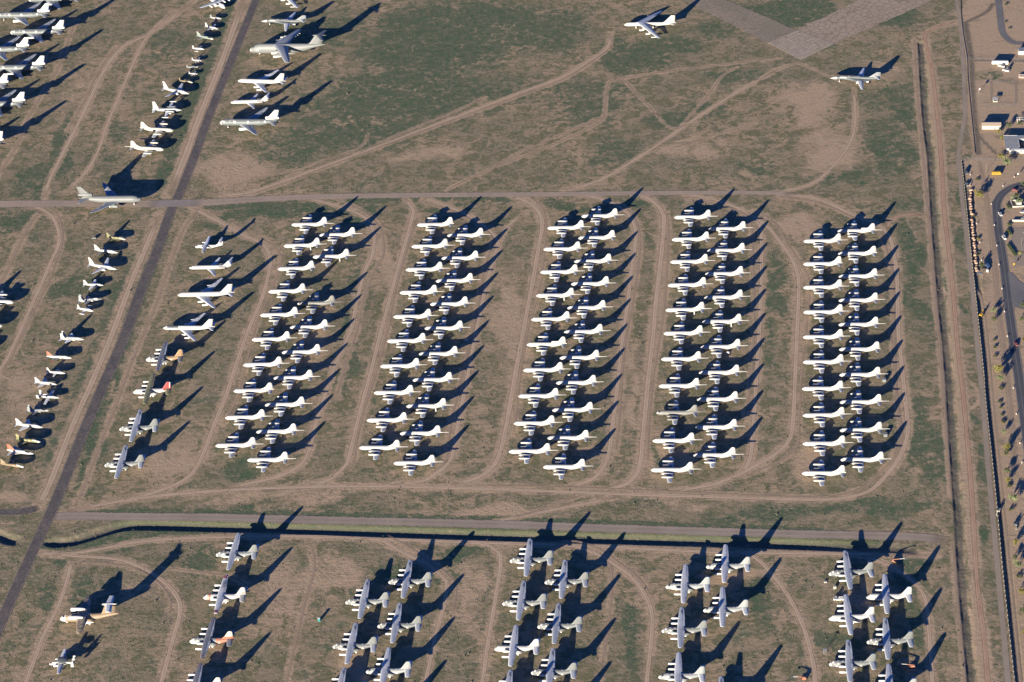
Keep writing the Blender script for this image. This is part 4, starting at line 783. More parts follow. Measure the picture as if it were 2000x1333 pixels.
def strip(name, P, w, mat, label, kind='structure', jitter=0, widths=None, z=None, fade=True, op=1.0, nseg=None, cat=None, group=None):
    C = catmull(P, nseg or 6); n = len(C); vs = []; fs = []; at = []
    if z is None: z = zlay[0]; zlay[0] += .001 if name == 'dirt_track' else .004
    K = (-1, -.55, 0, .55, 1)
    for i, c in enumerate(C):
        d = C[min(i+1, n-1)]-C[max(i-1, 0)]; d = d/np.hypot(*d); nn = np.array([-d[1], d[0]])
        ww = w/2*(1+jitter*RNG.uniform(-1, 1)) if widths is None else np.interp(i/(n-1), [q[0] for q in widths], [q[1] for q in widths])/2
        al = op*min(1, i/3 if fade else 1, (n-1-i)/3 if fade else 1)
        for k in K: vs.append((c[0]+nn[0]*k*ww, c[1]+nn[1]*k*ww, z)); at.append((k, 0, al))
    for i in range(n-1):
        for k in range(4): fs.append((i*5+k+1, i*5+k, i*5+k+5, i*5+k+6))
    me = bpy.data.meshes.new(name); me.from_pydata(vs, [], fs)
    a = me.attributes.new('across', 'FLOAT_VECTOR', 'POINT'); a.data.foreach_set('vector', np.array(at, np.float32).reshape(-1))
    me.materials.append(mat); me.update()
    o = bpy.data.objects.new(name, me); COL.objects.link(o); return tag(o, label, cat, group, kind)
MT = [surf_mat('dirt_track_soil', (.46, .335, .225), (.51, .375, .255), .3, .15, .95, ruts=.5, edge=.45),
      surf_mat('faint_track_soil', (.42, .31, .21), (.465, .345, .24), .3, .15, .95, ruts=.5, edge=.2),
      surf_mat('red_track_soil', (.40, .25, .16), (.46, .31, .20), .3, .15, .95, ruts=.4, edge=.45)]
for i, (w, P, tone) in enumerate(TRACKS):
    m = MT[2] if tone == 1 else (MT[1] if tone > 0 else MT[0])
    strip('dirt_track', P, w*1.25, m, 'pale wheel-worn dirt track across the field', jitter=.12, op=1.0 if tone in (0, 1) else .75)
M['asphalt_old'] = surf_mat('old_dark_asphalt', (.12, .107, .096), (.17, .149, .127), .25, .05, .85, edge=.86, edgec=(.26, .21, .165), cracks=.22, crackc=(.09, .078, .085))
M['taxi'] = surf_mat('dusty_taxiway', (.40, .31, .23), (.345, .27, .205), .12, .03, .9, edge=.85, ruts=.15)
M['gravel'] = surf_mat('grey_gravel', (.29, .235, .185), (.345, .28, .215), .2, .06, .95, edge=.8, ruts=.25)
M['street'] = surf_mat('street_asphalt', (.085, .088, .095), (.105, .105, .11), .2, .03, .8, alpha=False, edgec=(.25, .22, .19))
M['street2'] = surf_mat('grey_asphalt', (.16, .155, .15), (.2, .19, .18), .2, .03, .85, alpha=False)
M['patrol'] = surf_mat('patrol_gravel', (.30, .245, .185), (.345, .28, .21), .2, .06, .95, edge=.8)
M['line'] = paint('road_marking', (.24, .235, .21), .7, .3)
strip('gravel_road', ROADS['gravel_road'], 10, M['gravel'], 'straight grey gravel road along the far side of the ditch')
strip('side_road', ROADS['side_road'], 8, M['asphalt_old'], 'dark side road joining the main road from the left')
strip('patrol_road', ROADS['patrol_road'], 4.2, M['patrol'], 'narrow grey patrol road beside the perimeter wall')
strip('main_road', ROADS['main_road'], 10, M['asphalt_old'], 'dark paved road running diagonally down the left side', widths=[(0, 8.2), (.5, 9.8), (.75, 9), (1, 8.5)])
strip('taxiway', ROADS['taxiway'], 10, M['taxi'], 'dusty straight taxiway crossing the field', widths=[(0, 11.5), (.35, 12.5), (.5, 10), (.8, 7.5), (1, 5.5)])
strip('intersection_pavement', ROADS['crossing'], 12.2, surf_mat('worn_concrete', (.36, .31, .27), (.31, .265, .235), .2, .03, .85, edge=.96), 'lighter grey pavement where road and taxiway cross', widths=[(0, 12), (1, 12)], op=.8)
strip('street', ROADS['street'], 7.6, M['street'], 'dark asphalt street curving along the right edge', fade=False)
strip('curved_road', ROADS['curved_road'], 6.2, M['street2'], 'grey curved road in the top right corner', fade=False)
def offset_line(name, P, off, w, label):
    C = catmull(P, 6); Q = []
    for i in range(len(C)):
        d = C[min(i+1, len(C)-1)]-C[max(i-1, 0)]; d = d/np.hypot(*d); Q.append(C[i]+np.array([-d[1], d[0]])*off)
    me = bpy.data.meshes.new(name); vs = []; fs = []; z = zlay[0]; zlay[0] += .004
    for i, c in enumerate(Q):
        d = Q[min(i+1, len(Q)-1)]-Q[max(i-1, 0)]; d = d/np.hypot(*d); nn = np.array([-d[1], d[0]])*w/2
        vs += [(*(c+nn), z), (*(c-nn), z)]
    fs = [(2*i, 2*i+1, 2*i+3, 2*i+2) for i in range(len(Q)-1)]
    me.from_pydata(vs, [], fs); me.materials.append(M['line']); o = bpy.data.objects.new(name, me); COL.objects.link(o); tag(o, label, None, None, 'structure')
offset_line('road_marking', ROADS['street'], 0, .28, 'faded centre line of the street')
def flat_poly(name, P, mat, label):
    me = bpy.data.meshes.new(name); z = zlay[0]; zlay[0] += .004
    vs = [(x, y, z) for x, y in P]; me.from_pydata(vs, [], [tuple(range(len(P)))])
    a = me.attributes.new('across', 'FLOAT_VECTOR', 'POINT'); a.data.foreach_set('vector', np.array([(0, 0, 1)]*len(P), np.float32).reshape(-1))
    me.materials.append(mat); o = bpy.data.objects.new(name, me); COL.objects.link(o)
    import bmesh
    bm = bmesh.new(); bm.from_mesh(me); bmesh.ops.recalc_face_normals(bm, faces=bm.faces); bm.to_mesh(me); bm.free()
    if me.polygons[0].normal.z < 0: me.flip_normals()
    return tag(o, label, None, None, 'structure')
flat_poly('side_street', S['plaza'], M['street2'], 'grey side street joining at the right edge')
flat_poly('parking_lot', S['lot'], M['patrol'], 'pale parking ground at the right edge')
# old runway in the upper right
M['oldrun'] = surf_mat('cracked_old_runway', (.36, .28, .205), (.40, .315, .23), .1, .05, .95, cracks=.15, crackc=(.21, .18, .13), alpha=False)
M['oldrun2'] = surf_mat('broken_old_runway', (.33, .26, .195), (.26, .22, .16), .1, .05, .95, cracks=.2, crackc=(.2, .175, .125), alpha=False)
def rough_quadstrip(name, A, B, mat, label, n=24):
    """surface between two edge polylines with uneven margins"""
    A = [np.array(a) for a in A]; B = [np.array(b) for b in B]; vs = []; z = zlay[0]; zlay[0] += .004
    for k in range(n+1):
        a = A[0]+(A[1]-A[0])*k/n+RNG.uniform(-1.2, 1.2, 2)*(0 < k < n); b = B[0]+(B[1]-B[0])*k/n+RNG.uniform(-1.2, 1.2, 2)*(0 < k < n)
        vs += [(*a, z), (*b, z)]
    me = bpy.data.meshes.new(name); me.from_pydata(vs, [], [(2*i, 2*i+1, 2*i+3, 2*i+2) for i in range(n)])
    if me.polygons[0].normal.z < 0: me.flip_normals()
    me.materials.append(mat); o = bpy.data.objects.new(name, me); COL.objects.link(o); return tag(o, label, None, None, 'structure')
ne = APRON['ne']; nw = APRON['nw']; sb = APRON['slab']
rough_quadstrip('old_runway', [ne[0], ne[4]], [ne[1], ne[3]], M['oldrun'], 'wide cracked old runway strip leading to the upper right')
rough_quadstrip('old_taxi_strip', [nw[1], nw[2]], [nw[0], nw[5]], M['oldrun2'], 'broken overgrown strip leading to the upper left')
rough_quadstrip('old_taxi_strip', [nw[2], nw[3]], [nw[5], nw[4]], M['oldrun2'], 'broken overgrown strip at the top frame edge', 8)
M['slab'] = paint('old_concrete', (.37, .305, .235), .9, .35)
M['joint'] = paint('joint_soil', (.16, .14, .10), .95, .3)
ap = empty('concrete_apron', (0, 0, 0), 0, 'old concrete apron of square slabs where the two runway strips meet'); ap['kind'] = 'structure'
bed = flat_poly('joint_bed', sb, M['joint'], None); bed.parent = ap; del bed['kind']
q = [np.array(a) for a in sb]; NA, NB = 11, 9; slab_meshes = {}
for i in range(NA):
    for j in range(NB):
        g = .06 if (i < 6 or j % 1) else .11
        us = ((i+g*.6)/NA, (i+1-g*.6)/NA); vsn = ((j+g*.5)/NB, (j+1-g*.5)/NB); pts = []
        # u along q0->q1 ... bilinear
        for u, v in ((us[0], vsn[0]), (us[1], vsn[0]), (us[1], vsn[1]), (us[0], vsn[1])):
            pts.append((q[0]*(1-u)+q[3]*u)*(1-v)+(q[1]*(1-u)+q[2]*u)*v)
        c = sum(pts)/4; zt = zlay[0]+.05+RNG.uniform(0, .03)
        mb = MB(); vs = [(*(p-c), .0) for p in pts]+[(*(p-c), zt-.02) for p in pts]
        mb.add(vs, [(0, 1, 5, 4), (1, 2, 6, 5), (2, 3, 7, 6), (3, 0, 4, 7), (4, 5, 6, 7)]); mb.build('slab', 'slab', ap, (c[0], c[1], .02))

# ------------------------------------------------------------------ aircraft
def stations(st, n=4):
    a = np.array(st, float); out = []
    for i in range(len(a)-1):
        p0 = a[max(i-1, 0)]; p1 = a[i]; p2 = a[i+1]; p3 = a[min(i+2, len(a)-1)]
        for k in range(n):
            t = k/n; m1 = np.zeros(a.shape[1]); m2 = np.zeros(a.shape[1]); d = p2[0]-p1[0]
            if i > 0: m1 = (p2-p0)/(p2[0]-p0[0])*d
            else: m1 = (p2-p1)
            if i+2 < len(a): m2 = (p3-p1)/(p3[0]-p1[0])*d
            else: m2 = (p2-p1)
            h = (2*t**3-3*t*t+1)*p1+(t**3-2*t*t+t)*m1+(-2*t**3+3*t*t)*p2+(t**3-t*t)*m2
            h[0] = p1[0]+d*t
            for c in (2, 3): h[c] = min(max(h[c], .02), max(p1[c], p2[c])*1.02)
            out.append(h)
    out.append(a[-1]); return out
def fus_ring(s, n=18, off=0, a0=0, a1=2*math.pi, closed=True):
    r = []
    for k in range(n if closed else n+1):
        t = a0+(a1-a0)*k/n; r.append((s[0], (s[2]+off)*math.cos(t), s[1]+(s[3]+off)*math.sin(t)))
    return r
def fuselage(st, mat, parent, name='fuselage', n=18):
    S_ = stations(st); mb = MB(); mb.loft([fus_ring(s, n) for s in S_]); return mb.build(name, mat, parent)
def skin_patch(st, x0, x1, d0, d1, mat, parent, name, off=.06, nx=4, na=6):
    """a fitted panel standing slightly proud of the fuselage; angles in degrees, 90 = top, 0 = right-hand side (+y)"""
    d0, d1 = 180-d1, 180-d0                            # angles count from the side turned to the camera for planes facing left
    S_ = np.array(stations(st)); mb = MB(); outer = []; inner = []
    for i in range(nx+1):
        x = x0+(x1-x0)*i/nx; s = [x]+[float(np.interp(x, S_[:, 0], S_[:, c])) for c in (1, 2, 3)]
        outer.append(fus_ring(s, na, off, R(d0), R(d1), False)); inner.append(fus_ring(s, na, -.05, R(d0), R(d1), False))
    mb.loft(outer, True, False, False)
    e = lambda L_: [p for p in L_]
    for A, B in ((outer[0], inner[0]), (outer[-1], inner[-1]), ([r[0] for r in outer], [r[0] for r in inner]), ([r[-1] for r in outer], [r[-1] for r in inner])):
        mb.loft([A, B], False, False, False)
    return mb.build(name, mat, parent)
AF = ((0, 0), (.04, .45), (.25, .62), (.6, .42), (1, .02), (1, -.02), (.6, -.25), (.25, -.4), (.04, -.35))
def surface(sec, mat, parent, name, side=1, vert=False, t=.12):
    """sec: (x_le, span, height, chord[, y])"""
    mb = MB(); rings = []
    for s in sec:
        c = s[3]; r = []
        for a, b in AF:
            if vert: r.append((s[0]+a*c, (s[4] if len(s) > 4 else 0)*side+b*c*t*.8, s[2]))
            else: r.append((s[0]+a*c, s[1]*side, s[2]+b*c*t))
        rings.append(r)
    mb.loft(rings); return mb.build(name, mat, parent)
def wings(sec, mat, parent, name='wing', t=.12):
    return [surface(sec, mat, parent, name, s, t=t) for s in (1, -1)]
def band(sec, f0, f1, mat, parent, name, t=.12, off=1.12):
    """coloured span band fitted round a wing, both sides"""
    for side in (1, -1):
        a = np.array(sec, float); u = np.linspace(0, 1, len(a)) if False else a[:, 1]/a[-1, 1]; rr = []
        for f in (f0, f1):
            rr.append([float(np.interp(f, u, a[:, c])) for c in range(4)])
        mb = MB(); rings = []
        for s in rr:
            c = s[3]*1.01; rings.append([(s[0]+q*c-.005*c, s[1]*side, s[2]+b*c*t*off) for q, b in AF])
        mb.loft(rings); mb.build(name, mat, parent)
def nacelle(x, y, z, L_, r, mat, parent, name='engine', prof=None, n=10, sq=1.0):
    prof = prof or ((0, .35), (.06, .78), (.2, 1), (.6, .95), (.85, .6), (1, .18))
    mb = MB(); mb.lathe((x, y, z), [(a*L_, b*r) for a, b in prof], n=n, sq=sq); return mb.build(name, mat, parent)
JET = ((0, .86), (.04, 1), (.35, 1), (.7, .82), (.72, .6), (1, .42))
def pylon(x, y, z0, z1, L_, parent, mat, dy=0, name='pylon'):
    mb = MB(); mb.box((x+L_/2, y, (z0+z1)/2), (L_, .35, z1-z0), top=(.8, 1)); return mb.build(name, mat, parent)
def te_panels(sec, f0, f1, mat, parent, name, c0=.72, c1=.985, t=.13, n=1):
    a = np.array(sec, float); u = a[:, 1]/a[-1, 1]
    for side in (1, -1):
        for k in range(n):
            q0, q1 = f0+(f1-f0)*k/n+.004, f0+(f1-f0)*(k+1)/n-.004; top = []
            for f, cc in ((q0, c0), (q1, c0), (q1, c1), (q0, c1)):
                xl, y, z, c = [float(np.interp(f, u, a[:, j])) for j in range(4)]
                top.append((xl+cc*c, y*side, z+c*t*(.32 if cc == c0 else .03)+.05))
            low = [(x, y, z-.12) for x, y, z in top]
            MB().add(top+low, [(0, 1, 2, 3), (7, 6, 5, 4), (0, 4, 5, 1), (1, 5, 6, 2), (2, 6, 7, 3), (3, 7, 4, 0)]).build(name, mat, parent)
def gear(pos, parent, r=.55, ztop=1.6, pairs=1):
    for x, y in pos:
        mb = MB(); mb.tube((x, y, r), (x, y, ztop), .14, 5)
        for k in range(pairs):
            xx = x+(k-(pairs-1)/2)*r*2.3
            for s in (-.35, .35): mb.lathe((xx, y+s-.14, r), ((0, r), (.28, r)), 'y', 10)
            mb.tube((xx, y-.4, r), (xx, y+.4, r), .1, 5)
        mb.build('landing_gear', 'rubber' if r < .5 else 'cover', parent)
def lettering(txt, size, loc, rz, parent, mat='letter', name='lettering'):
    cu = bpy.data.curves.new('t', 'FONT'); cu.body = txt; cu.size = size; cu.extrude = .02; cu.align_x = 'CENTER'; cu.align_y = 'CENTER'
    cu.resolution_u = 2
    to = bpy.data.objects.new('t', cu); COL.objects.link(to)
    dg = bpy.context.evaluated_depsgraph_get(); me = bpy.data.meshes.new_from_object(to.evaluated_get(dg))
    bpy.data.objects.remove(to); me.materials.clear(); me.materials.append(M[mat]); me.name = name
    o = bpy.data.objects.new(name, me); COL.objects.link(o); o.parent = parent; o.location = loc; o.rotation_euler = rz if isinstance(rz, tuple) else (0, 0, rz); return o

def make_patrol(v=''):
    v = v or ''; r = empty('patrol_plane'); w = 'cream' if 'cream' in v else ('bare' if 'grey' in v else 'white')
    st = [(0, 3.0, .05, .05), (.35, 3.02, .62, .6), (1.3, 3.08, 1.15, 1.15), (2.8, 3.18, 1.6, 1.62), (4.6, 3.25, 1.73, 1.75), (12, 3.25, 1.73, 1.75), (20, 3.25, 1.73, 1.75), (22.5, 3.4, 1.6, 1.58), (26, 3.85, 1.15, 1.12), (29.2, 4.2, .62, .62), (30.6, 4.35, .34, .36)]
    fuselage(st, w, r)
    ws = [(10.4, 0, 2.25, 6.0), (10.8, 3, 2.5, 5.4), (12.3, 15.0, 3.75, 2.9), (12.9, 15.25, 3.78, 2.0)]
    for o in wings(ws, 'pwing', r, t=.13): pass
    te_panels(ws, .12, .58, 'wing', r, 'flap', .76)
    for y in (4.9, 9.5):
        for s in (1, -1):
            z = 2.25+.1*y+.8
            nacelle(7.6 if y < 6 else 7.9, y*s, z, 8.0, .74, w, r, prof=((0, .30), (.03, .62), (.12, .95), (.45, 1), (.8, .62), (1, .12)), sq=1.0)
    surface([(18.6, 0, 4.6, 11.2), (22.6, 0, 5.5, 7.4), (24.6, 0, 6.9, 5.2), (26.5, 0, 9.6, 2.9), (27.3, 0, 10.3, 1.5)], w, r, 'tail_fin', vert=True, t=.09)
    wings([(26.0, .3, 4.2, 3.6), (27.4, 6.4, 4.95, 1.9)], 'pwing', r, 'tailplane')
    if 'short' not in v:
        mb = MB(); mb.lathe((30.0, 0, 4.32), ((0, .42), (1, .28), (5.4, .2), (5.6, .1)), n=8); mb.build('tail_boom', w, r)
    if 'dors' in v:
        mb = MB(); mb.box((21.6, 0, 5.4), (5.5, 1.1, 1.7), top=(.9, .7)); mb.build('dorsal_fairing', w, r)
    if 'strut' in v:
        mb = MB(); mb.box((22.0, -2.1, 1.6), (.9, .5, 3.2), top=(.9, .4)); mb.build('boarding_ladder', w, r)
    skin_patch(st, 1.6, 2.9, 52, 128, 'cover' if w != 'bare' else 'glass', r, 'cockpit_window', .03)
    if 'grey' in v: skin_patch(st, .05, 1.2, 0, 180, 'cover', r, 'nose_cover', .04)
    gear([(5.2, 0)], r, .4, 1.8); gear([(14.5, 4.9), (14.5, -4.9)], r, .55, 2.4)
    return r
def make_transport(v=''):
    v = v or ''
    r = empty('transport_plane')
    fu, wi, fi, en = {'grey': ('lgrey', 'gwing', 'lgrey', 'cover'), 'mgrey': ('grey', 'gwing', 'lgrey', 'cover'), 'pale': ('pgrey', 'wing', 'pgrey', 'cover'), 'white': ('white', 'wing', 'white', 'cover'),
        'whitetank': ('white', 'wing', 'white', 'cover'), 'tan': ('lgrey', 'dwing', 'sand', 'cover'), 'redfin': ('white', 'olive', 'red', 'cover'), 'guard': ('white', 'wing', 'white', 'cover'),
        'orange': ('grey', 'dwing', 'cream', 'cover'), 'whitenose': ('white', 'gwing', 'white', 'cover')}[v or 'grey']
    st = [(0, 2.55, .08, .08), (.4, 2.6, .75, .7), (1.4, 2.75, 1.35, 1.3), (3.0, 3.15, 1.95, 1.95), (4.6, 3.3, 2.15, 2.2), (10, 3.3, 2.15, 2.2), (17, 3.3, 2.15, 2.2), (20, 3.65, 2.05, 1.85), (24, 4.35, 1.5, 1.2), (27.5, 4.85, .8, .75), (29.6, 5.05, .15, .3)]
    fuselage(st, fu, r)
    ws = [(10.1, 0, 5.35, 5.0), (10.2, 6.2, 5.45, 4.9), (11.1, 19.6, 5.95, 2.9), (11.6, 20.2, 5.97, 2.2)]
    wings(ws, wi, r, t=.13)
    lt = {'gwing': 'wing', 'wing': 'pwing', 'dwing': 'gwing', 'olive': 'tan'}[wi]
    te_panels(ws, .12, .62, lt, r, 'flap', n=2); te_panels(ws, .64, .93, lt, r, 'aileron', .80)
    for y in (4.95, 10.15):
        for s in (1, -1):
            nacelle(6.0, y*s, 5.0, 6.8, .72, en, r, prof=((0, .3), (.02, .55), (.1, .9), (.35, 1), (.75, .7), (1, .12)), sq=1.1)
    surface([(19.6, 0, 5.2, 9.2), (22.6, 0, 5.9, 6.8), (26.1, 0, 11.0, 3.0), (26.8, 0, 11.65, 1.7)], fi, r, 'tail_fin', vert=True, t=.08)
    wings([(24.9, .3, 5.45, 4.4), (26.3, 7.6, 5.75, 2.9), (26.7, 8.0, 5.75, 2.2)], {'redfin': 'olive', 'guard': 'white', 'white': 'wing', 'whitetank': 'wing', 'pale': 'wing'}.get(v, wi), r, 'tailplane')
    for s in (1, -1):
        mb = MB(); mb.lathe((10.4, 2.0*s, 1.6), ((0, .15), (.8, .6), (2, .8), (5.4, .8), (6.6, .5), (7.4, .1)), n=8, sq=1.1); mb.build('gear_fairing', fu, r)
    if fu not in ('white',):
        skin_patch(st, .05, 1.5, -60, 240, 'cover', r, 'nose_cover', .05, 4, 14)
    if v == 'orange' or v == 'tan': skin_patch(st, .05, 3.6, -70, 250, 'cover', r, 'nose_cover', .05, 5, 14)
    skin_patch(st, 2.1, 3.3, 50, 130, 'cover' if v != 'pale' else 'glass', r, 'cockpit_window', .06)
    if v in ('grey', 'mgrey', 'tan', 'orange', 'pale'):
        for x, a in ((5.2, 100), (5.4, 40), (8.2, 85), (19.5, 95)): skin_patch(st, x, x+.9, a-11, a+11, 'cover', r, 'covered_hatch', .05, 1, 2)
        skin_patch(st, 4.2, 5.6, -25, 5, 'cover', r, 'covered_door', .05, 1, 2)
        skin_patch(st, 19.3, 20.6, -20, 10, 'cover', r, 'covered_door', .05, 1, 2)
        mb = MB(); mb.box((14.0, 0, 6.06), (.25, 12, .12)); mb.build('wing_seam', 'cover', r)
    if v in ('whitetank',):
        nacelle(14.5, -3.4, 2.6, 6.5, .65, 'cover', r, 'cargo_tank')
    if v in ('grey',):
        for s in (1, -1): nacelle(10.0, 7.6*s, 4.3, 6.5, .48, 'lgrey', r, 'underwing_tank')
    if v == 'guard':
        band(ws, .82, .97, 'rose', r, 'wing_band'); skin_patch(st, 4.0, 5.6, -70, 250, 'orange', r, 'orange_band', .05, 3, 14)
        skin_patch(st, 2.9, 3.5, -70, 250, 'orange', r, 'orange_band', .05, 2, 14)
        surface([(24.6, 0, 8.0, 2.6), (26.2, 0, 10.4, 1.9)], 'orange', r, 'fin_flash', vert=True, t=.125)
        surface([(25.6, 0, 6.3, 3.0), (26.3, 0, 7.3, 2.9)], 'orange', r, 'fin_flash', vert=True, t=.125)
        lettering('USCG', 3.0, (12.6, 9.5, 6.12), (0, 0, -R(90)), r)
    if v == 'orange':
        band(ws, .84, 1.0, 'rose', r, 'wing_band'); skin_patch(st, 18.0, 27.0, -80, 260, 'orange', r, 'orange_panel', .05, 6, 14)
        surface([(21.5, 0, 5.4, 7.9), (23.4, 0, 7.4, 6.4)], 'orange', r, 'fin_flash', vert=True, t=.115)
    if v == 'tan':
        band(ws, .82, 1.0, 'rose', r, 'wing_band'); skin_patch(st, 16.5, 28.0, -80, 260, 'sand', r, 'tan_panel', .05, 6, 14)
    if v == 'redfin':
        skin_patch(st, 23.5, 28.8, 20, 160, 'red', r, 'red_panel', .05, 4, 8)
        for f in (.42, .9): band(ws, f-.008, f+.008, 'letter', r, 'wing_stripe')
        surface([(27.6, 0, 6.0, 1.0), (28.4, 0, 11.3, .9)], 'white', r, 'rudder_stripe', vert=True, t=.3)
    if v == 'grey' : lettering('USAF', 1.7, (12.6, 15.5, 6.16), -R(90), r)
    gear([(4.4, 0)], r, .45, 1.6); gear([(13.2, 2.1), (15.4, 2.1), (13.2, -2.1), (15.4, -2.1)], r, .65, 1.6)
    return r
def scale_sec(S_, k): return [tuple(c*k for c in s) for s in S_]
def make_airliner(v='', k=1.0, name='jet_airliner'):
    v = v or ''; r = empty(name); c = 'white'
    st = [(0, 3.3, .05, .05), (.6, 3.35, .75, .75), (2.2, 3.5, 1.4, 1.4), (4.5, 3.75, 1.85, 1.9), (8, 3.75, 1.88, 1.95), (31, 3.75, 1.88, 1.95), (37, 4.1, 1.5, 1.5), (42, 4.6, .9, .95), (45.6, 4.9, .25, .3)]
    st = scale_sec(st, k) if k != 1 else st
    fuselage(st, c, r)
    ws = [(13.5, 0, 2.5, 12.5), (15.2, 2, 2.6, 11.0), (20.5, 8, 3.2, 6.6), (31.0, 21.6, 4.6, 2.7), (31.8, 22.1, 4.65, 1.9)]
    ws = scale_sec(ws, k); wings(ws, 'wing', r, t=.11); te_panels(ws, .12, .55, 'pwing', r, 'flap', .78, t=.11, n=2); te_panels(ws, .6, .9, 'pwing', r, 'aileron', .82, t=.11)
    for y, x in ((8.4, 17.2), (14.2, 21.5)):
        for s in (1, -1):
            nacelle(x*k, y*s*k, (2.0 if y < 10 else 2.5)*k, 4.7*k, .82*k, 'cover', r, prof=((0, .7), (.05, .95), (.3, 1), (.75, .8), (1, .45)))
            pylon((x+2.2)*k, y*s*k, (2.6 if y < 10 else 3.1)*k, (3.2 if y < 10 else 3.6)*k, 3.6*k, r, 'white')
    surface(scale_sec([(33.0, 0, 5.2, 10.5), (35.2, 0, 6.3, 8.2), (41.3, 0, 12.6, 3.6)], k), c, r, 'tail_fin', vert=True, t=.09)
    wings(scale_sec([(38.5, .5, 4.9, 5.4), (43.6, 6.9, 5.5, 2.2)], k), 'wing', r, 'tailplane')
    skin_patch(st, 2.2*k, 3.3*k, 50, 130, 'cover', r, 'cockpit_window', .04)
    if 'darkfront' in v:
        skin_patch(st, 3.8*k, 13.6*k, 5, 175, 'dgrey', r, 'dark_panel', .04, 6, 12)
        skin_patch(st, 4.6*k, 9.0*k, -10, 14, 'cover', r, 'covered_windows', .07, 3, 3)
        skin_patch(st, 9.8*k, 12.6*k, 2, 24, 'cover', r, 'covered_windows', .07, 3, 3)
    lettering('USAF', 2.2, (28.6*k, 17.0*k, 4.42*k), (0, 0, R(62)), r)
    gear([(5*k, 0)], r, .45, 2.2); gear([(22*k, 3.0), (22*k, -3.0)], r, .6, 2.6, 2)
    return r
def make_rearjet(v=''):
    r = empty('twinjet'); c = 'white'
    st = [(0, 2.6, .05, .05), (.5, 2.65, .65, .65), (1.8, 2.8, 1.25, 1.25), (3.8, 2.95, 1.65, 1.65), (24, 2.95, 1.65, 1.65), (29, 3.25, 1.3, 1.3), (33.2, 3.7, .5, .6), (34.3, 3.8, .1, .2)]
    fuselage(st, c, r)
    wings([(13.6, 0, 1.9, 7.0), (15.0, 2, 2.0, 6.2), (18.4, 7, 2.5, 3.9), (22.4, 14.1, 3.2, 1.5)], 'wing', r)
    for s in (1, -1):
        nacelle(24.0, 2.55*s, 3.6, 5.6, .68, c, r, prof=((0, .8), (.05, .98), (.3, 1), (.8, .8), (1, .6)))
        mb = MB(); mb.box((27.2, 1.7*s, 3.6), (3.2, 1.4, .3)); mb.build('pylon', c, r)
    surface([(26.8, 0, 4.2, 7.2), (28.6, 0, 5.2, 6.0), (32.0, 0, 8.3, 4.0)], c, r, 'tail_fin', vert=True, t=.08)
    wings([(32.2, .1, 8.45, 3.2), (34.6, 5.6, 8.5, 1.6)], 'wing', r, 'tailplane')
    skin_patch(st, 1.5, 2.5, 50, 130, 'glass', r, 'cockpit_window', .03)
    gear([(3.8, 0)], r, .35, 1.6); gear([(18.2, 2.5), (18.2, -2.5)], r, .5, 2.0)
    return r
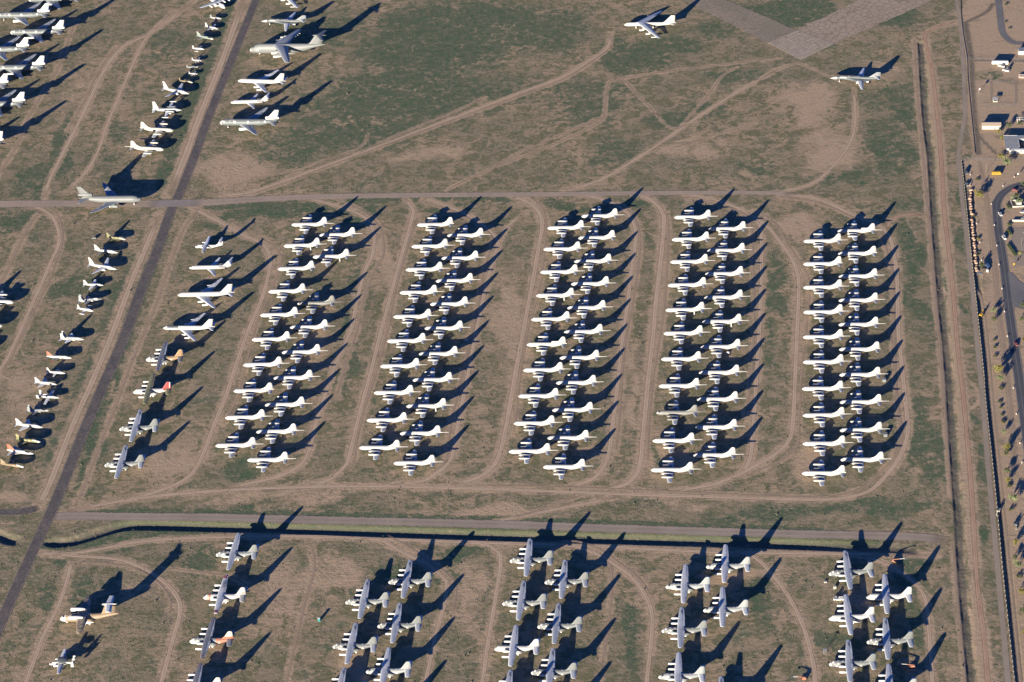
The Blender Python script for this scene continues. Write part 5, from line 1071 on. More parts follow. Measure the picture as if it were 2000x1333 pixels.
def make_trijet(v=''):
    v = v or 'covered'; r = empty('tanker_plane'); c = 'tgrey' if v == 'covered' else 'cgrey'; e = 'cover' if v == 'covered' else 'cgrey'
    st = [(0, 4.7, .08, .08), (.9, 4.8, 1.2, 1.2), (3, 5.0, 2.2, 2.2), (6.5, 5.3, 2.95, 2.95), (10, 5.3, 3.01, 3.01), (34, 5.3, 3.01, 3.01), (42, 5.9, 2.4, 2.3), (48, 6.6, 1.3, 1.3), (51.5, 7.0, .4, .5)]
    fuselage(st, c, r, n=22)
    wings([(16.0, 0, 3.6, 15.0), (18.4, 3, 3.9, 12.6), (24.2, 9.5, 4.6, 8.6), (36.2, 24.6, 6.6, 3.0), (37.0, 25.1, 6.7, 2.2)], 'twing', r, t=.11)
    for s in (1, -1):
        nacelle(18.8, 8.2*s, 2.9, 6.8, 1.45, e, r, prof=((0, .82), (.05, .98), (.3, 1), (.7, .8), (1, .45)))
        pylon(21, 8.2*s, 3.8, 4.6, 5, r, c)
    nacelle(41.8, 0, 9.7, 12.0, 1.5, e, r, 'tail_engine', prof=((0, .85), (.04, 1), (.5, .98), (.85, .85), (.98, .7), (1, .62)), n=14)
    mb = MB(); mb.box((46.0, 0, 7.7), (8.0, .9, 2.2), top=(.85, .9)); mb.build('tail_pylon', c, r)
    if v == 'plain':
        mb = MB(); mb.lathe((41.7, 0, 9.7), ((0, 1.15), (.06, 1.15)), n=14); mb.build('engine_intake', 'letter', r)
        for s in (1, -1):
            mb = MB(); mb.lathe((18.72, 8.2*s, 2.9), ((0, 1.1), (.06, 1.1)), n=12); mb.build('engine_intake', 'letter', r)
    surface([(43.8, 0, 10.9, 8.6), (45.4, 0, 11.9, 7.6), (50.6, 0, 17.6, 3.9)], e if v == 'covered' else c, r, 'tail_fin', vert=True, t=.09)
    wings([(43.5, .8, 6.7, 7.4), (50.2, 10.8, 7.8, 2.6)], 'twing', r, 'tailplane')
    skin_patch(st, 2.2, 3.6, 50, 130, 'cover' if v == 'covered' else 'glass', r, 'cockpit_window', .05)
    tws = [(16.0, 0, 3.6, 15.0), (18.4, 3, 3.9, 12.6), (24.2, 9.5, 4.6, 8.6), (36.2, 24.6, 6.6, 3.0), (37.0, 25.1, 6.7, 2.2)]
    te_panels(tws, .14, .34, 'gwing', r, 'flap', .80, t=.11); te_panels(tws, .38, .6, 'gwing', r, 'flap', .78, t=.11); te_panels(tws, .72, .95, 'gwing', r, 'aileron', .80, t=.11)
    if v == 'covered':
        skin_patch(st, .05, 2.4, -60, 240, 'cover', r, 'nose_cover', .05, 4, 14)
        for x, a, b, w in ((4.0, 15, 55, 1.2), (13.6, 12, 52, 1.4), (25.2, 12, 50, 1.6), (40.4, 12, 52, 1.5)):
            skin_patch(st, x, x+w, a, b, 'cover', r, 'covered_door', .06, 1, 4)
        for x0, x1, a, b in ((9.6, 13.2, 66, 69), (9.6, 9.9, 30, 66), (12.9, 13.2, 30, 66), (32.0, 33.0, 40, 44), (34.0, 36.5, 40, 44)):
            skin_patch(st, x0, x1, a, b, 'cover', r, 'door_outline', .06, 2, 4)
    mb = MB(); mb.tube((49, 0, 5.6), (54, 0, 6.4), .25, 6); mb.build('refuelling_boom', 'steel', r)
    gear([(7, 0)], r, .55, 3); gear([(26, 4.5), (26, -4.5)], r, .75, 4, 2)
    return r
def make_airlifter(v=''):
    r = empty('heavy_airlifter'); c = 'cgrey'
    st = [(0, 4.0, .1, .1), (1.2, 4.2, 1.7, 1.8), (4, 4.8, 2.9, 3.3), (9, 5.6, 3.5, 4.5), (14, 5.7, 3.55, 4.7), (40, 5.7, 3.55, 4.7), (50, 6.6, 3.2, 3.8), (60, 8.3, 2.1, 2.0), (68, 9.3, .9, .8), (71.5, 9.5, .15, .2)]
    fuselage(st, c, r, n=22)
    wings([(22.5, 0, 9.2, 15.5), (23.8, 3, 9.4, 14.0), (30.2, 14, 9.6, 9.0), (39.0, 33.2, 8.4, 5.0), (40.0, 33.9, 8.4, 3.6)], 'twing', r, t=.11)
    for y, x in ((12.2, 23.0), (19.2, 26.0)):
        for s in (1, -1):
            nacelle(x, y*s, 7.0, 7.6, 1.4, 'white', r, prof=((0, .85), (.04, 1), (.35, 1), (.7, .75), (1, .35)))
            pylon(x+3, y*s, 8.0, 9.3, 5, r, c)
    surface([(54.0, 0, 9.4, 14.5), (57.5, 0, 11.5, 11.5), (62.8, 0, 18.8, 7.8)], c, r, 'tail_fin', vert=True, t=.08)
    nacelle(60.5, 0, 19.0, 13, .7, 'lgrey', r, 'fin_fairing', prof=((0, .1), (.1, .7), (.4, 1), (.8, .6), (1, .1)))
    wings([(63.5, .2, 19.2, 7.0), (70.0, 10.4, 18.9, 3.0)], 'lgrey', r, 'tailplane')
    for s in (1, -1):
        mb = MB(); mb.lathe((24, 3.4*s, 2.4), ((0, .2), (2, 1.2), (5, 1.5), (14, 1.5), (18, .9), (20, .1)), n=8); mb.build('gear_fairing', c, r)
        for k in range(5):
            mb = MB(); mb.box((36.6+k*1.35, (11+k*3.6)*s, 9.15-k*.2), (3.4, .5, .5)); mb.build('flap_fairing', 'cover', r)
    skin_patch(st, 3.2, 4.8, 55, 125, 'glass', r, 'cockpit_window', .05)
    skin_patch(st, .05, 1.6, -60, 240, 'cover', r, 'nose_cover', .05, 4, 14)
    for x in (6.5, 8.3): skin_patch(st, x, x+1.1, -8, 4, 'cover', r, 'covered_door', .06, 1, 2)
    gear([(9, 0)], r, .6, 2.4); gear([(29, 3), (34, 3), (29, -3), (34, -3)], r, .6, 2.4, 2)
    return r
def make_bomber(v=''):
    r = empty('heavy_bomber'); c = 'cream'
    st = [(0, 3.0, .08, .08), (.8, 3.05, .85, .9), (3, 3.3, 1.35, 1.6), (6, 3.5, 1.45, 1.8), (30, 3.6, 1.45, 1.75), (40, 4.0, 1.1, 1.3), (46, 4.4, .75, .9), (48.2, 4.5, .45, .6)]
    fuselage(st, c, r)
    ws = [(10.8, 0, 5.0, 11), (12.0, 1.5, 5.0, 9.8), (21.2, 14, 4.4, 6.8), (31.6, 27.6, 3.2, 3.4), (32.4, 28.2, 3.2, 2.2)]
    wings(ws, 'gwing', r, t=.11)
    for y, x in ((10.2, 14.6), (18.2, 20.8)):
        for s in (1, -1):
            for d in (-.65, .65): nacelle(x, y*s+d, 2.6, 4.4, .62, 'cover', r, prof=((0, .8), (.05, 1), (.4, 1), (.8, .8), (1, .5)))
            pylon(x+2.4, y*s, 3.1, 4.2, 4, r, c)
    for s in (1, -1): nacelle(26.0, 25.0*s, 2.4, 5.6, .45, 'cover', r, 'tip_tank')
    surface([(35.5, 0, 5.1, 12), (37.6, 0, 6.0, 9.6), (43.8, 0, 12.3, 3.8)], c, r, 'tail_fin', vert=True, t=.08)
    for s in (1, -1): surface([(42.6, .4, 4.6, 5.2), (44.0, 4.4, 4.7, 4.0)], c, r, 'tailplane', s)
    skin_patch(st, 2.3, 3.4, 50, 130, 'cover', r, 'cockpit_window', .04)
    gear([(11, .9), (11, -.9), (27, .9), (27, -.9)], r, .6, 2.4)
    return r
def make_swing(v=''):
    r = empty('swing_wing_bomber'); c = 'tgrey'
    st = [(0, 3.1, .04, .04), (1.5, 3.2, .5, .5), (4.5, 3.5, .95, 1.1), (8, 3.9, 1.35, 1.5), (14, 4.0, 1.5, 1.6), (28, 4.0, 1.5, 1.5), (36, 4.1, 1.2, 1.2), (42, 4.3, .6, .7), (44.3, 4.4, .1, .15)]
    fuselage(st, c, r)
    for s in (1, -1):
        surface([(10.5, 1.0, 3.6, 26), (17.5, 3.2, 3.5, 18), (22.0, 5.4, 3.4, 10)], c, r, 'glove', s, t=.07)
        surface([(23.6, 5.0, 3.7, 5.6), (27.6, 20.0, 3.7, 2.2), (28.2, 20.6, 3.7, 1.4)], 'wing', r, 'wing', s)
        nacelle(23.5, 3.0*s, 2.2, 10.5, 1.25, 'cover', r, prof=((0, .8), (.04, .95), (.5, 1), (.85, .8), (1, .6)), sq=.85)
        surface([(37.5, .5, 6.4, 5.4), (42.0, 6.6, 6.4, 2.0)], 'gwing', r, 'tailplane', s)
    surface([(32.0, 0, 4.9, 12), (34.4, 0, 5.8, 9.8), (40.8, 0, 10.3, 3.4)], 'grey', r, 'tail_fin', vert=True, t=.08)
    skin_patch(st, .1, 5.4, -60, 240, 'cover', r, 'nose_cover', .04, 5, 12)
    skin_patch(st, 8.6, 14.0, 15, 50, 'cover', r, 'covered_panel', .05, 3, 4)
    skin_patch(st, 15.0, 17.5, 75, 105, 'cover', r, 'covered_panel', .05, 2, 3)
    skin_patch(st, 20.0, 26.0, 95, 125, 'cover', r, 'covered_panel', .05, 3, 3)
    skin_patch(st, 6.4, 8.0, 30, 150, 'dgrey', r, 'cockpit_window', .05, 2, 8)
    gear([(8, 0)], r, .5, 2.6); gear([(24, 2.4), (24, -2.4)], r, .6, 2.4, 2)
    return r
def make_stol(v=''):
    r = empty('tan_transport'); c = 'tan'
    st = [(0, 3.0, .1, .1), (.8, 3.1, 1.1, 1.1), (2.6, 3.5, 2.0, 2.0), (5, 3.9, 2.65, 2.6), (18, 3.9, 2.7, 2.7), (26, 4.8, 2.2, 1.9), (34, 6.0, 1.2, 1.1), (38.8, 6.6, .6, .6), (39.6, 6.7, .3, .3)]
    fuselage(st, 'tan', r, n=20)
    ws = [(12.0, 0, 6.6, 8.6), (12.3, 4, 6.6, 8.0), (15.0, 19.0, 6.6, 3.4), (15.4, 19.6, 6.6, 2.6)]
    wings(ws, 'stolcamo', r, t=.12)
    for s in (1, -1):
        nacelle(7.4, 4.3*s, 7.3, 9.5, 1.35, 'cover', r, prof=((0, .85), (.04, 1), (.5, 1), (.8, .8), (1, .4)), n=12)
        skin_n = None
    skin_patch(st, 6.0, 17.0, 62, 118, 'stolcamo', r, 'dark_top_panel', .05, 4, 6)
    skin_patch(st, .1, 4.4, -50, 100, 'cover', r, 'nose_cover', .05, 5, 10)
    surface([(27.5, 0, 6.2, 10.0), (29.0, 0, 8.0, 8.6), (31.6, 0, 14.2, 7.2)], 'tan', r, 'tail_fin', vert=True, t=.08)
    surface([(33.6, 0, 7.6, 3.0), (34.6, 0, 13.4, 3.0)], 'dgrey', r, 'rudder_panel', vert=True, t=.17)
    nacelle(29.8, 0, 14.5, 10, .75, 'cover', r, 'fin_fairing', prof=((0, .2), (.08, .8), (.3, 1), (.7, .8), (1, .1)))
    wings([(32.2, .3, 14.7, 4.8), (33.6, 8.4, 14.7, 3.4)], 'wing', r, 'tailplane')
    for s in (1, -1):
        mb = MB(); mb.lathe((15, 2.6*s, 1.7), ((0, .2), (1, .9), (5, .95), (8, .2)), n=8); mb.build('gear_fairing', 'cover', r)
    skin_patch(st, 2.4, 3.8, 52, 128, 'glass', r, 'cockpit_window', .07)
    gear([(4.5, 0)], r, .5, 2); gear([(17, 2.6), (20, 2.6), (17, -2.6), (20, -2.6)], r, .6, 2)
    return r
def make_radome(v=''):
    r = empty('radar_plane'); c = 'pgrey'
    st = [(0, 2.2, .1, .1), (.5, 2.25, .7, .75), (1.8, 2.5, 1.0, 1.2), (4, 2.7, 1.05, 1.3), (9, 2.7, 1.0, 1.25), (14, 2.9, .6, .7), (17.2, 3.1, .1, .15)]
    fuselage(st, 'white', r)
    wings([(6.2, 0, 3.6, 4.0), (6.4, 4, 3.8, 3.7), (7.6, 12.1, 4.4, 2.0)], 'wing', r)
    for s in (1, -1): nacelle(3.4, 3.2*s, 3.2, 5.6, .62, 'cover', r, sq=1.3)
    mb = MB(); mb.lathe((9.2, 0, 5.0), ((0, 1.5), (.12, 2.9), (.38, 3.65), (.64, 2.9), (.8, 1.2)), 'z', 24); mb.build('radar_dish', 'lgrey', r)
    mb = MB(); mb.tube((8.4, .5, 3.7), (9, .2, 5.1), .1); mb.tube((8.4, -.5, 3.7), (9, -.2, 5.1), .1); mb.tube((10.6, 0, 3.7), (9.6, 0, 5.1), .12); mb.build('dish_support', 'lgrey', r)
    wings([(14.4, .2, 3.4, 2.3), (14.8, 3.9, 3.7, 1.8)], 'white', r, 'tailplane')
    for y in (3.85, 1.7):
        for s in (1, -1): surface([(14.7, 0, 2.5 if y > 2 else 3.5, 2.4, y), (15.4, 0, 5.6 if y > 2 else 5.0, 1.6, y)], 'white', r, 'tail_fin', s, True, .08)
    skin_patch(st, .9, 1.9, 30, 150, 'glass', r, 'cockpit_window', .03)
    gear([(1.6, 0)], r, .3, 1.5); gear([(9, 3.2), (9, -3.2)], r, .4, 2.8)
    return r
def make_smalltransport(v=''):
    r = empty('small_transport')
    st = [(0, 2.3, .08, .08), (.4, 2.35, .7, .7), (1.6, 2.6, 1.25, 1.3), (3.6, 2.9, 1.5, 1.55), (13, 2.9, 1.5, 1.55), (17, 3.5, 1.1, 1.0), (22, 4.4, .45, .45), (23.4, 4.6, .1, .15)]
    fuselage(st, 'white', r)
    wings([(7.6, 0, 4.5, 3.4), (7.8, 6, 4.7, 3.2), (8.6, 12.6, 5.0, 1.9)], 'wing', r)
    for s in (1, -1): nacelle(5.2, 4.0*s, 4.2, 5.2, .62, 'white', r)
    surface([(17.0, 0, 4.4, 6.2), (19.2, 0, 5.6, 4.6), (21.3, 0, 9.0, 2.7)], 'white', r, 'tail_fin', vert=True, t=.09)
    wings([(21.0, .2, 9.1, 2.8), (21.8, 4.4, 9.1, 1.7)], 'wing', r, 'tailplane')
    skin_patch(st, 1.2, 2.2, 45, 135, 'glass', r, 'cockpit_window', .03)
    gear([(2.6, 0)], r, .35, 1.6); gear([(10, 1.5), (10, -1.5)], r, .45, 1.6)
    return r
FCOL = {'white': ('white', 'wing', 'white'), 'lgrey': ('white', 'pgrey', 'pgrey'), 'pgreen': ('pgreen', 'pgreen', 'pgreen'), 'pgrey': ('pgrey', 'lgrey', 'pgrey'), 'camo': ('camo', 'camo', 'camo'),
        'camo2': ('camo2', 'camo2', 'camo2'), 'whitegw': ('white', 'lgrey', 'white'), 'patch': ('patch', 'grey', 'patch'), 'orangetips': ('white', 'lgrey', 'orange'), 'orangefin': ('white', 'white', 'orange')}
def make_fighter(kind, L_, v='white'):
    r = empty({'slim': 'light_plane', 'twinprop': 'light_plane', 'neptune': 'patrol_plane', 'bigswept': 'twin_jet', 'tiptank': 'trainer_jet', 'trainer': 'trainer_jet'}.get(kind, 'fighter_jet'))
    fc, wc, tc = FCOL[v]; k = L_
    fr = {'slim': .055, 'twinprop': .075, 'bigswept': .05, 'neptune': .048, 'warthog': .048, 'tiptank': .07, 'trainer': .06}.get(kind, .055)*k
    gz = fr+.9+.02*k
    st = [(0, gz-.1, .03, .03), (.06*k, gz-.05, fr*.45, fr*.5), (.18*k, gz, fr*.8, fr*.95), (.32*k, gz+.1, fr, fr*1.15), (.6*k, gz, fr*1.05, fr*1.05), (.85*k, gz+.05, fr*.7, fr*.75), (.98*k, gz+.1, fr*.4, fr*.4)]
    fuselage(st, fc, r, n=14)
    def W_(x, c0, c1, span, sw, z=0, mat=wc, nm='wing', y0=0): # root le x, chords, half-span, sweep tip offset, all relative to length
        return wings([(x*k, y0*k, gz+z, c0*k), ((x+sw)*k, span*k, gz+z, c1*k)], mat, r, nm, .07)
    def F_in(x, c0, c1, h, sw, y=0, mat=tc):
        for s in ((1,) if y == 0 else (1, -1)):
            surface([(x*k, 0, gz+fr*.3, c0*k, y*k), ((x+sw)*k, 0, gz+h*k, c1*k, y*k*1.15)], mat, r, 'tail_fin', s, True, .06)
    can = True
    if kind == 'swept': W_(.40, .30, .08, .33, .26, -.2); W_(.82, .14, .05, .15, .10, 0, wc, 'tailplane'); F_in(.70, .26, .08, .22, .20)
    elif kind == 'bigswept':
        W_(.30, .20, .07, .48, .24, .6); W_(.84, .11, .04, .17, .08, .3, wc, 'tailplane'); F_in(.76, .2, .07, .25, .15)
        for s in (1, -1): nacelle(.30*k, .15*k*s, gz-.2, .26*k, .035*k, fc, r)
    elif kind == 'trainer': W_(.42, .17, .08, .36, .04, -.3); W_(.86, .10, .05, .17, .03, .1, wc, 'tailplane'); F_in(.78, .18, .08, .24, .10)
    elif kind == 'tiptank':
        W_(.40, .17, .09, .40, .03, -.3); W_(.86, .10, .05, .17, .03, .1, wc, 'tailplane'); F_in(.80, .16, .07, .22, .08)
        for s in (1, -1): nacelle(.30*k, .41*k*s, gz-.2, .34*k, .032*k, fc, r, 'tip_tank')
    elif kind == 'attack': W_(.36, .22, .09, .46, .14, .1); W_(.84, .12, .05, .18, .06, .1, wc, 'tailplane'); F_in(.74, .22, .08, .24, .14); [nacelle(.28*k, .12*k*s, gz-.5, .2*k, .03*k, fc, r, 'drop_tank') for s in (1, -1)]
    elif kind == 'twinprop':
        W_(.34, .16, .10, .55, .02, .3); W_(.88, .10, .07, .22, .02, .2, wc, 'tailplane'); F_in(.82, .14, .08, .24, .06)
        for s in (1, -1): nacelle(.18*k, .19*k*s, gz+.2, .3*k, .045*k, fc, r)
    elif kind == 'slim': W_(.36, .12, .08, .3, .02, .4); W_(.9, .07, .05, .15, .01, .1, wc, 'tailplane'); F_in(.84, .12, .06, .18, .06)
    elif kind == 'neptune':
        W_(.36, .14, .07, .53, .03, .5); W_(.84, .12, .06, .24, .03, .6, wc, 'tailplane'); F_in(.74, .22, .08, .30, .12)
        for s in (1, -1):
            nacelle(.22*k, .15*k*s, gz+.4, .34*k, .035*k, fc, r); nacelle(.30*k, .54*k*s, gz+.5, .24*k, .024*k, fc, r, 'tip_tank'); nacelle(.28*k, .26*k*s, gz+.2, .16*k, .022*k, fc, r, 'jet_pod')
    elif kind == 'warthog':
        W_(.40, .18, .12, .53, .02, -.2); W_(.86, .12, .10, .17, .0, .1, wc, 'tailplane'); F_in(.85, .14, .1, .2, .04, .17)
        for s in (1, -1): nacelle(.56*k, .075*k*s, gz+fr*1.1, .22*k, .055*k, 'cover', r); nacelle(.38*k, .2*k*s, gz-.5, .16*k, .025*k, fc, r, 'gear_pod')
    elif kind == 'twinfin':
        W_(.36, .34, .07, .36, .26, .1); W_(.80, .16, .06, .24, .12, 0, wc, 'tailplane', .05); F_in(.74, .2, .08, .25, .12, .075)
        for s in (1, -1): nacelle(.34*k, .055*k*s, gz-.2, .6*k, .045*k, fc, r, prof=((0, .8), (.05, 1), (.8, 1), (1, .7)))
    elif kind == 'delta': W_(.30, .58, .04, .28, .52, -.2); F_in(.66, .30, .1, .24, .2)
    skin_patch(st, .15*k, .30*k, 35, 145, 'cover' if v in ('camo', 'camo2', 'patch', 'orangetips', 'white', 'whitegw', 'lgrey') else 'glass', r, 'canopy', .05*fr+.04, 4, 8)
    if v in ('camo', 'camo2', 'pgreen', 'orangetips', 'pgrey'): skin_patch(st, .01*k, .13*k, -60, 240, 'cover', r, 'nose_cover', .04, 4, 12)
    if v == 'orangetips': band([(.40*k, 0, gz-.2, .30*k), (.66*k, .33*k, gz-.2, .08*k)], .72, 1.0, 'orange', r, 'wing_tip', .07)
    gear([(.2*k, 0)], r, .25, gz); gear([(.55*k, .09*k), (.55*k, -.09*k)], r, .32, gz)
    return r
MAKERS = dict(patrol=make_patrol, transport=make_transport, rearjet=make_rearjet, trijet=make_trijet, airlifter=make_airlifter, bomber=make_bomber, swing=make_swing, stol=make_stol, radome=make_radome, smalltransport=make_smalltransport,
              airliner=make_airliner, tanker=lambda v='': make_airliner(v, .9, 'tanker_jet'))
CATS = dict(patrol='patrol plane', transport='transport plane', rearjet='twinjet', trijet='tanker plane', airlifter='cargo plane', bomber='bomber', swing='bomber', stol='transport plane', radome='radar plane', smalltransport='transport plane', airliner='airliner', tanker='tanker plane', fighter='small jet')
protos = {}
for typ, x, y, rot, label, group, var, extra in PLANES:
    base = typ.split(':')[0]
    key = (typ, var) if base != 'fighter' else (typ, var, round(extra['len']))
    if key in protos: o = copy_tree(protos[key])
    else:
        o = make_fighter(typ.split(':')[1], extra['len'], var) if base == 'fighter' else MAKERS[base](var or '')
        protos[key] = o
    o.location = (x, y, 0); o.rotation_euler = (0, 0, R(rot))
    if 'group' in o: del o['group']
    cat = CATS[base]
    tag(o, label, cat, group or None)

# ------------------------------------------------------------------ fences, walls
def runline(P, step):
    C = catmull(P, 8); out = [C[0]]; acc = 0
    for a, b in zip(C, C[1:]):
        d = np.hypot(*(b-a))
        while acc+d >= step:
            f = (step-acc)/d; a = a+(b-a)*f; d = np.hypot(*(b-a)); acc = 0; out.append(a)
        acc += d
    return out
def wall(name, P, h, th, mat, label, cat, step=4, zt=0, posts=True):
    Q = runline(P, step); r = empty(name, (Q[0][0], Q[0][1], 0), 0, label, cat); o0 = np.array(Q[0]); mb = MB(); pb = MB()
    for a, b in zip(Q, Q[1:]):
        m = (a+b)/2-o0; d = b-a; l = np.hypot(*d); an = math.atan2(d[1], d[0])
        mb.box((m[0], m[1], h/2-.1+zt), (l-.32 if posts else l, th, h+.2), an)
        if posts: pb.box((a[0]-o0[0], a[1]-o0[1], (h+.3)/2-.05), (.36, .36, h+.5), an)
    mb.build('wall_panel', mat, r)['kind'] = 'stuff'
    if posts: pb.build('post', 'cream', r)['kind'] = 'stuff'
    return r
wall('perimeter_wall', FENCE2, .8, .25, 'block', 'long low block wall with pale posts beside the patrol road', 'wall', 5)
wall('boundary_wall', FENCE, .6, .4, 'block', 'low wall beside the patrol road in the upper right', 'wall', 6, posts=False)
def wire_fence(name, P, h, label, step=3.5):
    Q = runline(P, step); r = empty(name, (Q[0][0], Q[0][1], 0), 0, label, 'fence'); o0 = np.array(Q[0]); first = None; rb = MB()
    for a in Q:
        if first is None:
            first = MB().tube((0, 0, 0), (0, 0, h), .07, 5).build('post', 'steel', r); continue
        c = first.copy(); COL.objects.link(c); c.parent = r; c.location = (a[0]-o0[0], a[1]-o0[1], 0)
    for a, b in zip(Q, Q[1:]):
        for z in (.1, h*.33, h*.66, h): rb.tube((*(a-o0), z), (*(b-o0), z), .03, 4)
    rb.build('wire', 'steel', r); return r
for k, (P, h, l) in enumerate(((S['fence3'], 2.2, 'wire fence running right from the patrol road behind the white trailer'), (S['fence4'], 2.2, 'wire fence behind the yellow bus'), (S['fencebox'], 1.6, 'wire fence enclosing the small shelter yard'))):
    Q = [P[0]]
    for a, b in zip(P, P[1:]): Q += [tuple(np.array(a)*(1-t)+np.array(b)*t) for t in (.25, .5, .75, 1)]
    wire_fence('wire_fence', Q, h, l)

# ------------------------------------------------------------------ buildings on the right
def window(parent, c, w, h, d=.12, axis='x'):
    dx, dy = (w, d) if axis == 'x' else (d, w)
    f = MB().box(c, (dx, dy, h)).build('window', 'cover', parent)
    if axis == 'x': MB().box((c[0], c[1]-d*.6, c[2]), (dx*.8, dy*.5, h*.8)).build('pane', 'glass', f)
    else: MB().box((c[0]+math.copysign(d*.6, -1), c[1], c[2]), (dx*.5, dy*.8, h*.8)).build('pane', 'glass', f)
# long shed
sx, sy = S['shed']; sx2, sy2 = S['shed_r']; L_ = math.hypot(sx2-sx, sy2-sy); an = math.atan2(sy2-sy, sx2-sx)
r = empty('long_shed', (sx, sy, 0), an, 'cream shed with tan roof and long shadow near the upper right edge', 'shed')
MB().box((L_/2, 3.6, 1.75), (L_, 7.2, 3.5)).build('wall', 'stucco', r)
mb = MB(); hh = 3.55
mb.add([(-.4, -.4, hh), (L_+.6, -.4, hh), (L_+.6, 3.6, hh+1.3), (-.4, 3.6, hh+1.3), (L_+.6, 7.6, hh), (-.4, 7.6, hh), (-.4, -.4, hh-.2), (L_+.6, -.4, hh-.2), (L_+.6, 7.6, hh-.2), (-.4, 7.6, hh-.2)],
       [(0, 1, 2, 3), (3, 2, 4, 5), (0, 3, 5, 9, 6), (1, 7, 8, 4, 2), (0, 6, 7, 1), (5, 4, 8, 9), (6, 9, 8, 7)]); mb.build('roof', 'roof', r)
for i in range(6): MB().box((1.6+i*(L_-2.4)/5.2, -.05, 3.1), (1.2, .1, .3)).build('vent', 'steel', r)
MB().box((L_*.7, -.06, 1.05), (1.0, .12, 2.1)).build('door', 'steel', r)
# big grey-roofed house with courtyard
hx, hy = S['house']; r = empty('courtyard_house', (hx, hy, 0), R(-7), 'large house with grey shingle roof and white edging at the right edge', 'house')
def slab_roof(x0, x1, y0, y1, z, mat, parent, name='roof'): return MB().box(((x0+x1)/2, (y0+y1)/2, z), (x1-x0, y1-y0, .35)).build(name, mat, parent)
MB().box((9, 1, 1.7), (22, 2, 3.4)).build('wall', 'stucco', r)
MB().box((0.5, 13, 1.7), (10, 22, 3.4)).build('wall', 'stucco', r)
MB().box((14, 22, 1.7), (17, 5, 3.4)).build('wall', 'stucco', r)
slab_roof(-5.5, 6, 2.2, 24.5, 3.6, 'shingle', r); slab_roof(6.02, 24, 19, 25, 3.58, 'shingle', r); slab_roof(-2.5, 24, -.5, 2.18, 3.62, 'cover', r)
MB().box((0, 24.7, 3.7), (11.5, .5, .5)).build('roof_edge', 'cover', r); MB().box((6.2, 12, 3.7), (.5, 13, .5)).build('roof_edge', 'cover', r)
for k in range(9):
    MB().box((0.2, 4.0+k*2.2, 3.82), (11, .14, .1)).build('shingle_row', 'steel', r)
for k in range(3): window(r, (3+k*4.2, -.05, 1.8), 1.4, 1.3)
MB().box((12, 13, -.0), (11, 11, .3)).build('courtyard_paving', 'block', r)
px_, py_ = S['pergola']; r = empty('white_pergola', (px_, py_, 0), R(-6), 'white open framed porch at the right edge above the grey-roofed house', 'pergola')
for i in range(4):
    for j in range(2): MB().box((i*2.3, j*4, 1.4), (.22, .22, 2.8)).build('post', 'cover', r)
for j in range(2): MB().box((3.45, j*4, 2.95), (7.6, .25, .28)).build('beam', 'cover', r)
for i in range(9): MB().box((-.2+i*.92, 2, 3.2), (.14, 4.8, .16)).build('rafter', 'cover', r)
# container building at the edge
cx, cy = S['container']; r = empty('white_container', (cx, cy, 0), R(-6), 'white flat-roofed portable building cut by the right edge below the curved road', 'building')
MB().box((6, 3.5, 1.7), (12, 7, 3.4)).build('wall', 'cover', r); slab_roof(-.2, 12.2, -.2, 7.2, 3.55, 'pgrey', r)
for k in range(3): MB().box((2+k*4, 3.5, 3.78), (.12, 7, .12)).build('roof_seam', 'lgrey', r)
window(r, (3, -.05, 1.9), 1.3, 1.1); MB().box((6.4, -.06, 1.1), (1, .12, 2.2)).build('door', 'lgrey', r)
# stack of orange and white barriers
ox, oy = S['orange']; r = empty('barrier_stack', (ox, oy, 0), R(-8), 'stacked orange and white road barriers at the right edge', 'barriers')
for k in range(4):
    for i in range(3):
        MB().box((3.0+i*.2, 1.4+k*1.5, .3+i*.55), (6, .5, .42)).build('barrier', 'lift' if (k+i) % 2 == 0 else 'cover', r)
# shelter
hx, hy = S['shelter']; r = empty('picnic_shelter', (hx, hy, 0), R(-6), 'small shelter with grey roof on posts inside the fenced yard', 'shelter')
for x in (0, 3.4):
    for y in (0, 3.2): MB().box((x, y, 1.2), (.25, .25, 2.4)).build('post', 'stucco', r)
MB().box((1.7, 0.0, .5), (3.2, .2, 1.0)).build('wall', 'stucco', r)
mb = MB(); mb.add([(-.5, -.5, 2.4), (3.9, -.5, 2.4), (3.9, 3.7, 2.9), (-.5, 3.7, 2.9), (-.5, -.5, 2.55), (3.9, -.5, 2.55), (3.9, 3.7, 3.05), (-.5, 3.7, 3.05)], [(3, 2, 1, 0), (4, 5, 6, 7), (0, 1, 5, 4), (1, 2, 6, 5), (2, 3, 7, 6), (3, 0, 4, 7)]); mb.build('roof', 'shingle', r)
MB().box((1.7, 1.6, .75), (2, .9, .1)).build('table', 'wood', r)
# wind tower
wx, wy = S['windsock']; r = empty('weather_mast', (wx, wy, 0), 0, 'white mast with red and white head beside the fenced yard', 'mast')
MB().tube((0, 0, 0), (0, 0, 4.4), .12).build('pole', 'cover', r)
MB().lathe((-.2, 0, 4.4), ((0, .2), (.4, .8), (1.0, .7), (1.6, .4)), 'x', 8).build('head', 'cover', r); MB().box((-.5, 0, 4.6), (.5, .3, 1.2)).build('vane', 'red', r)
for a in (0, 2.1, 4.2): MB().tube((0, 0, 3.4), (1.6*math.cos(a), 1.6*math.sin(a), 0), .04, 4).build('stay', 'steel', r)

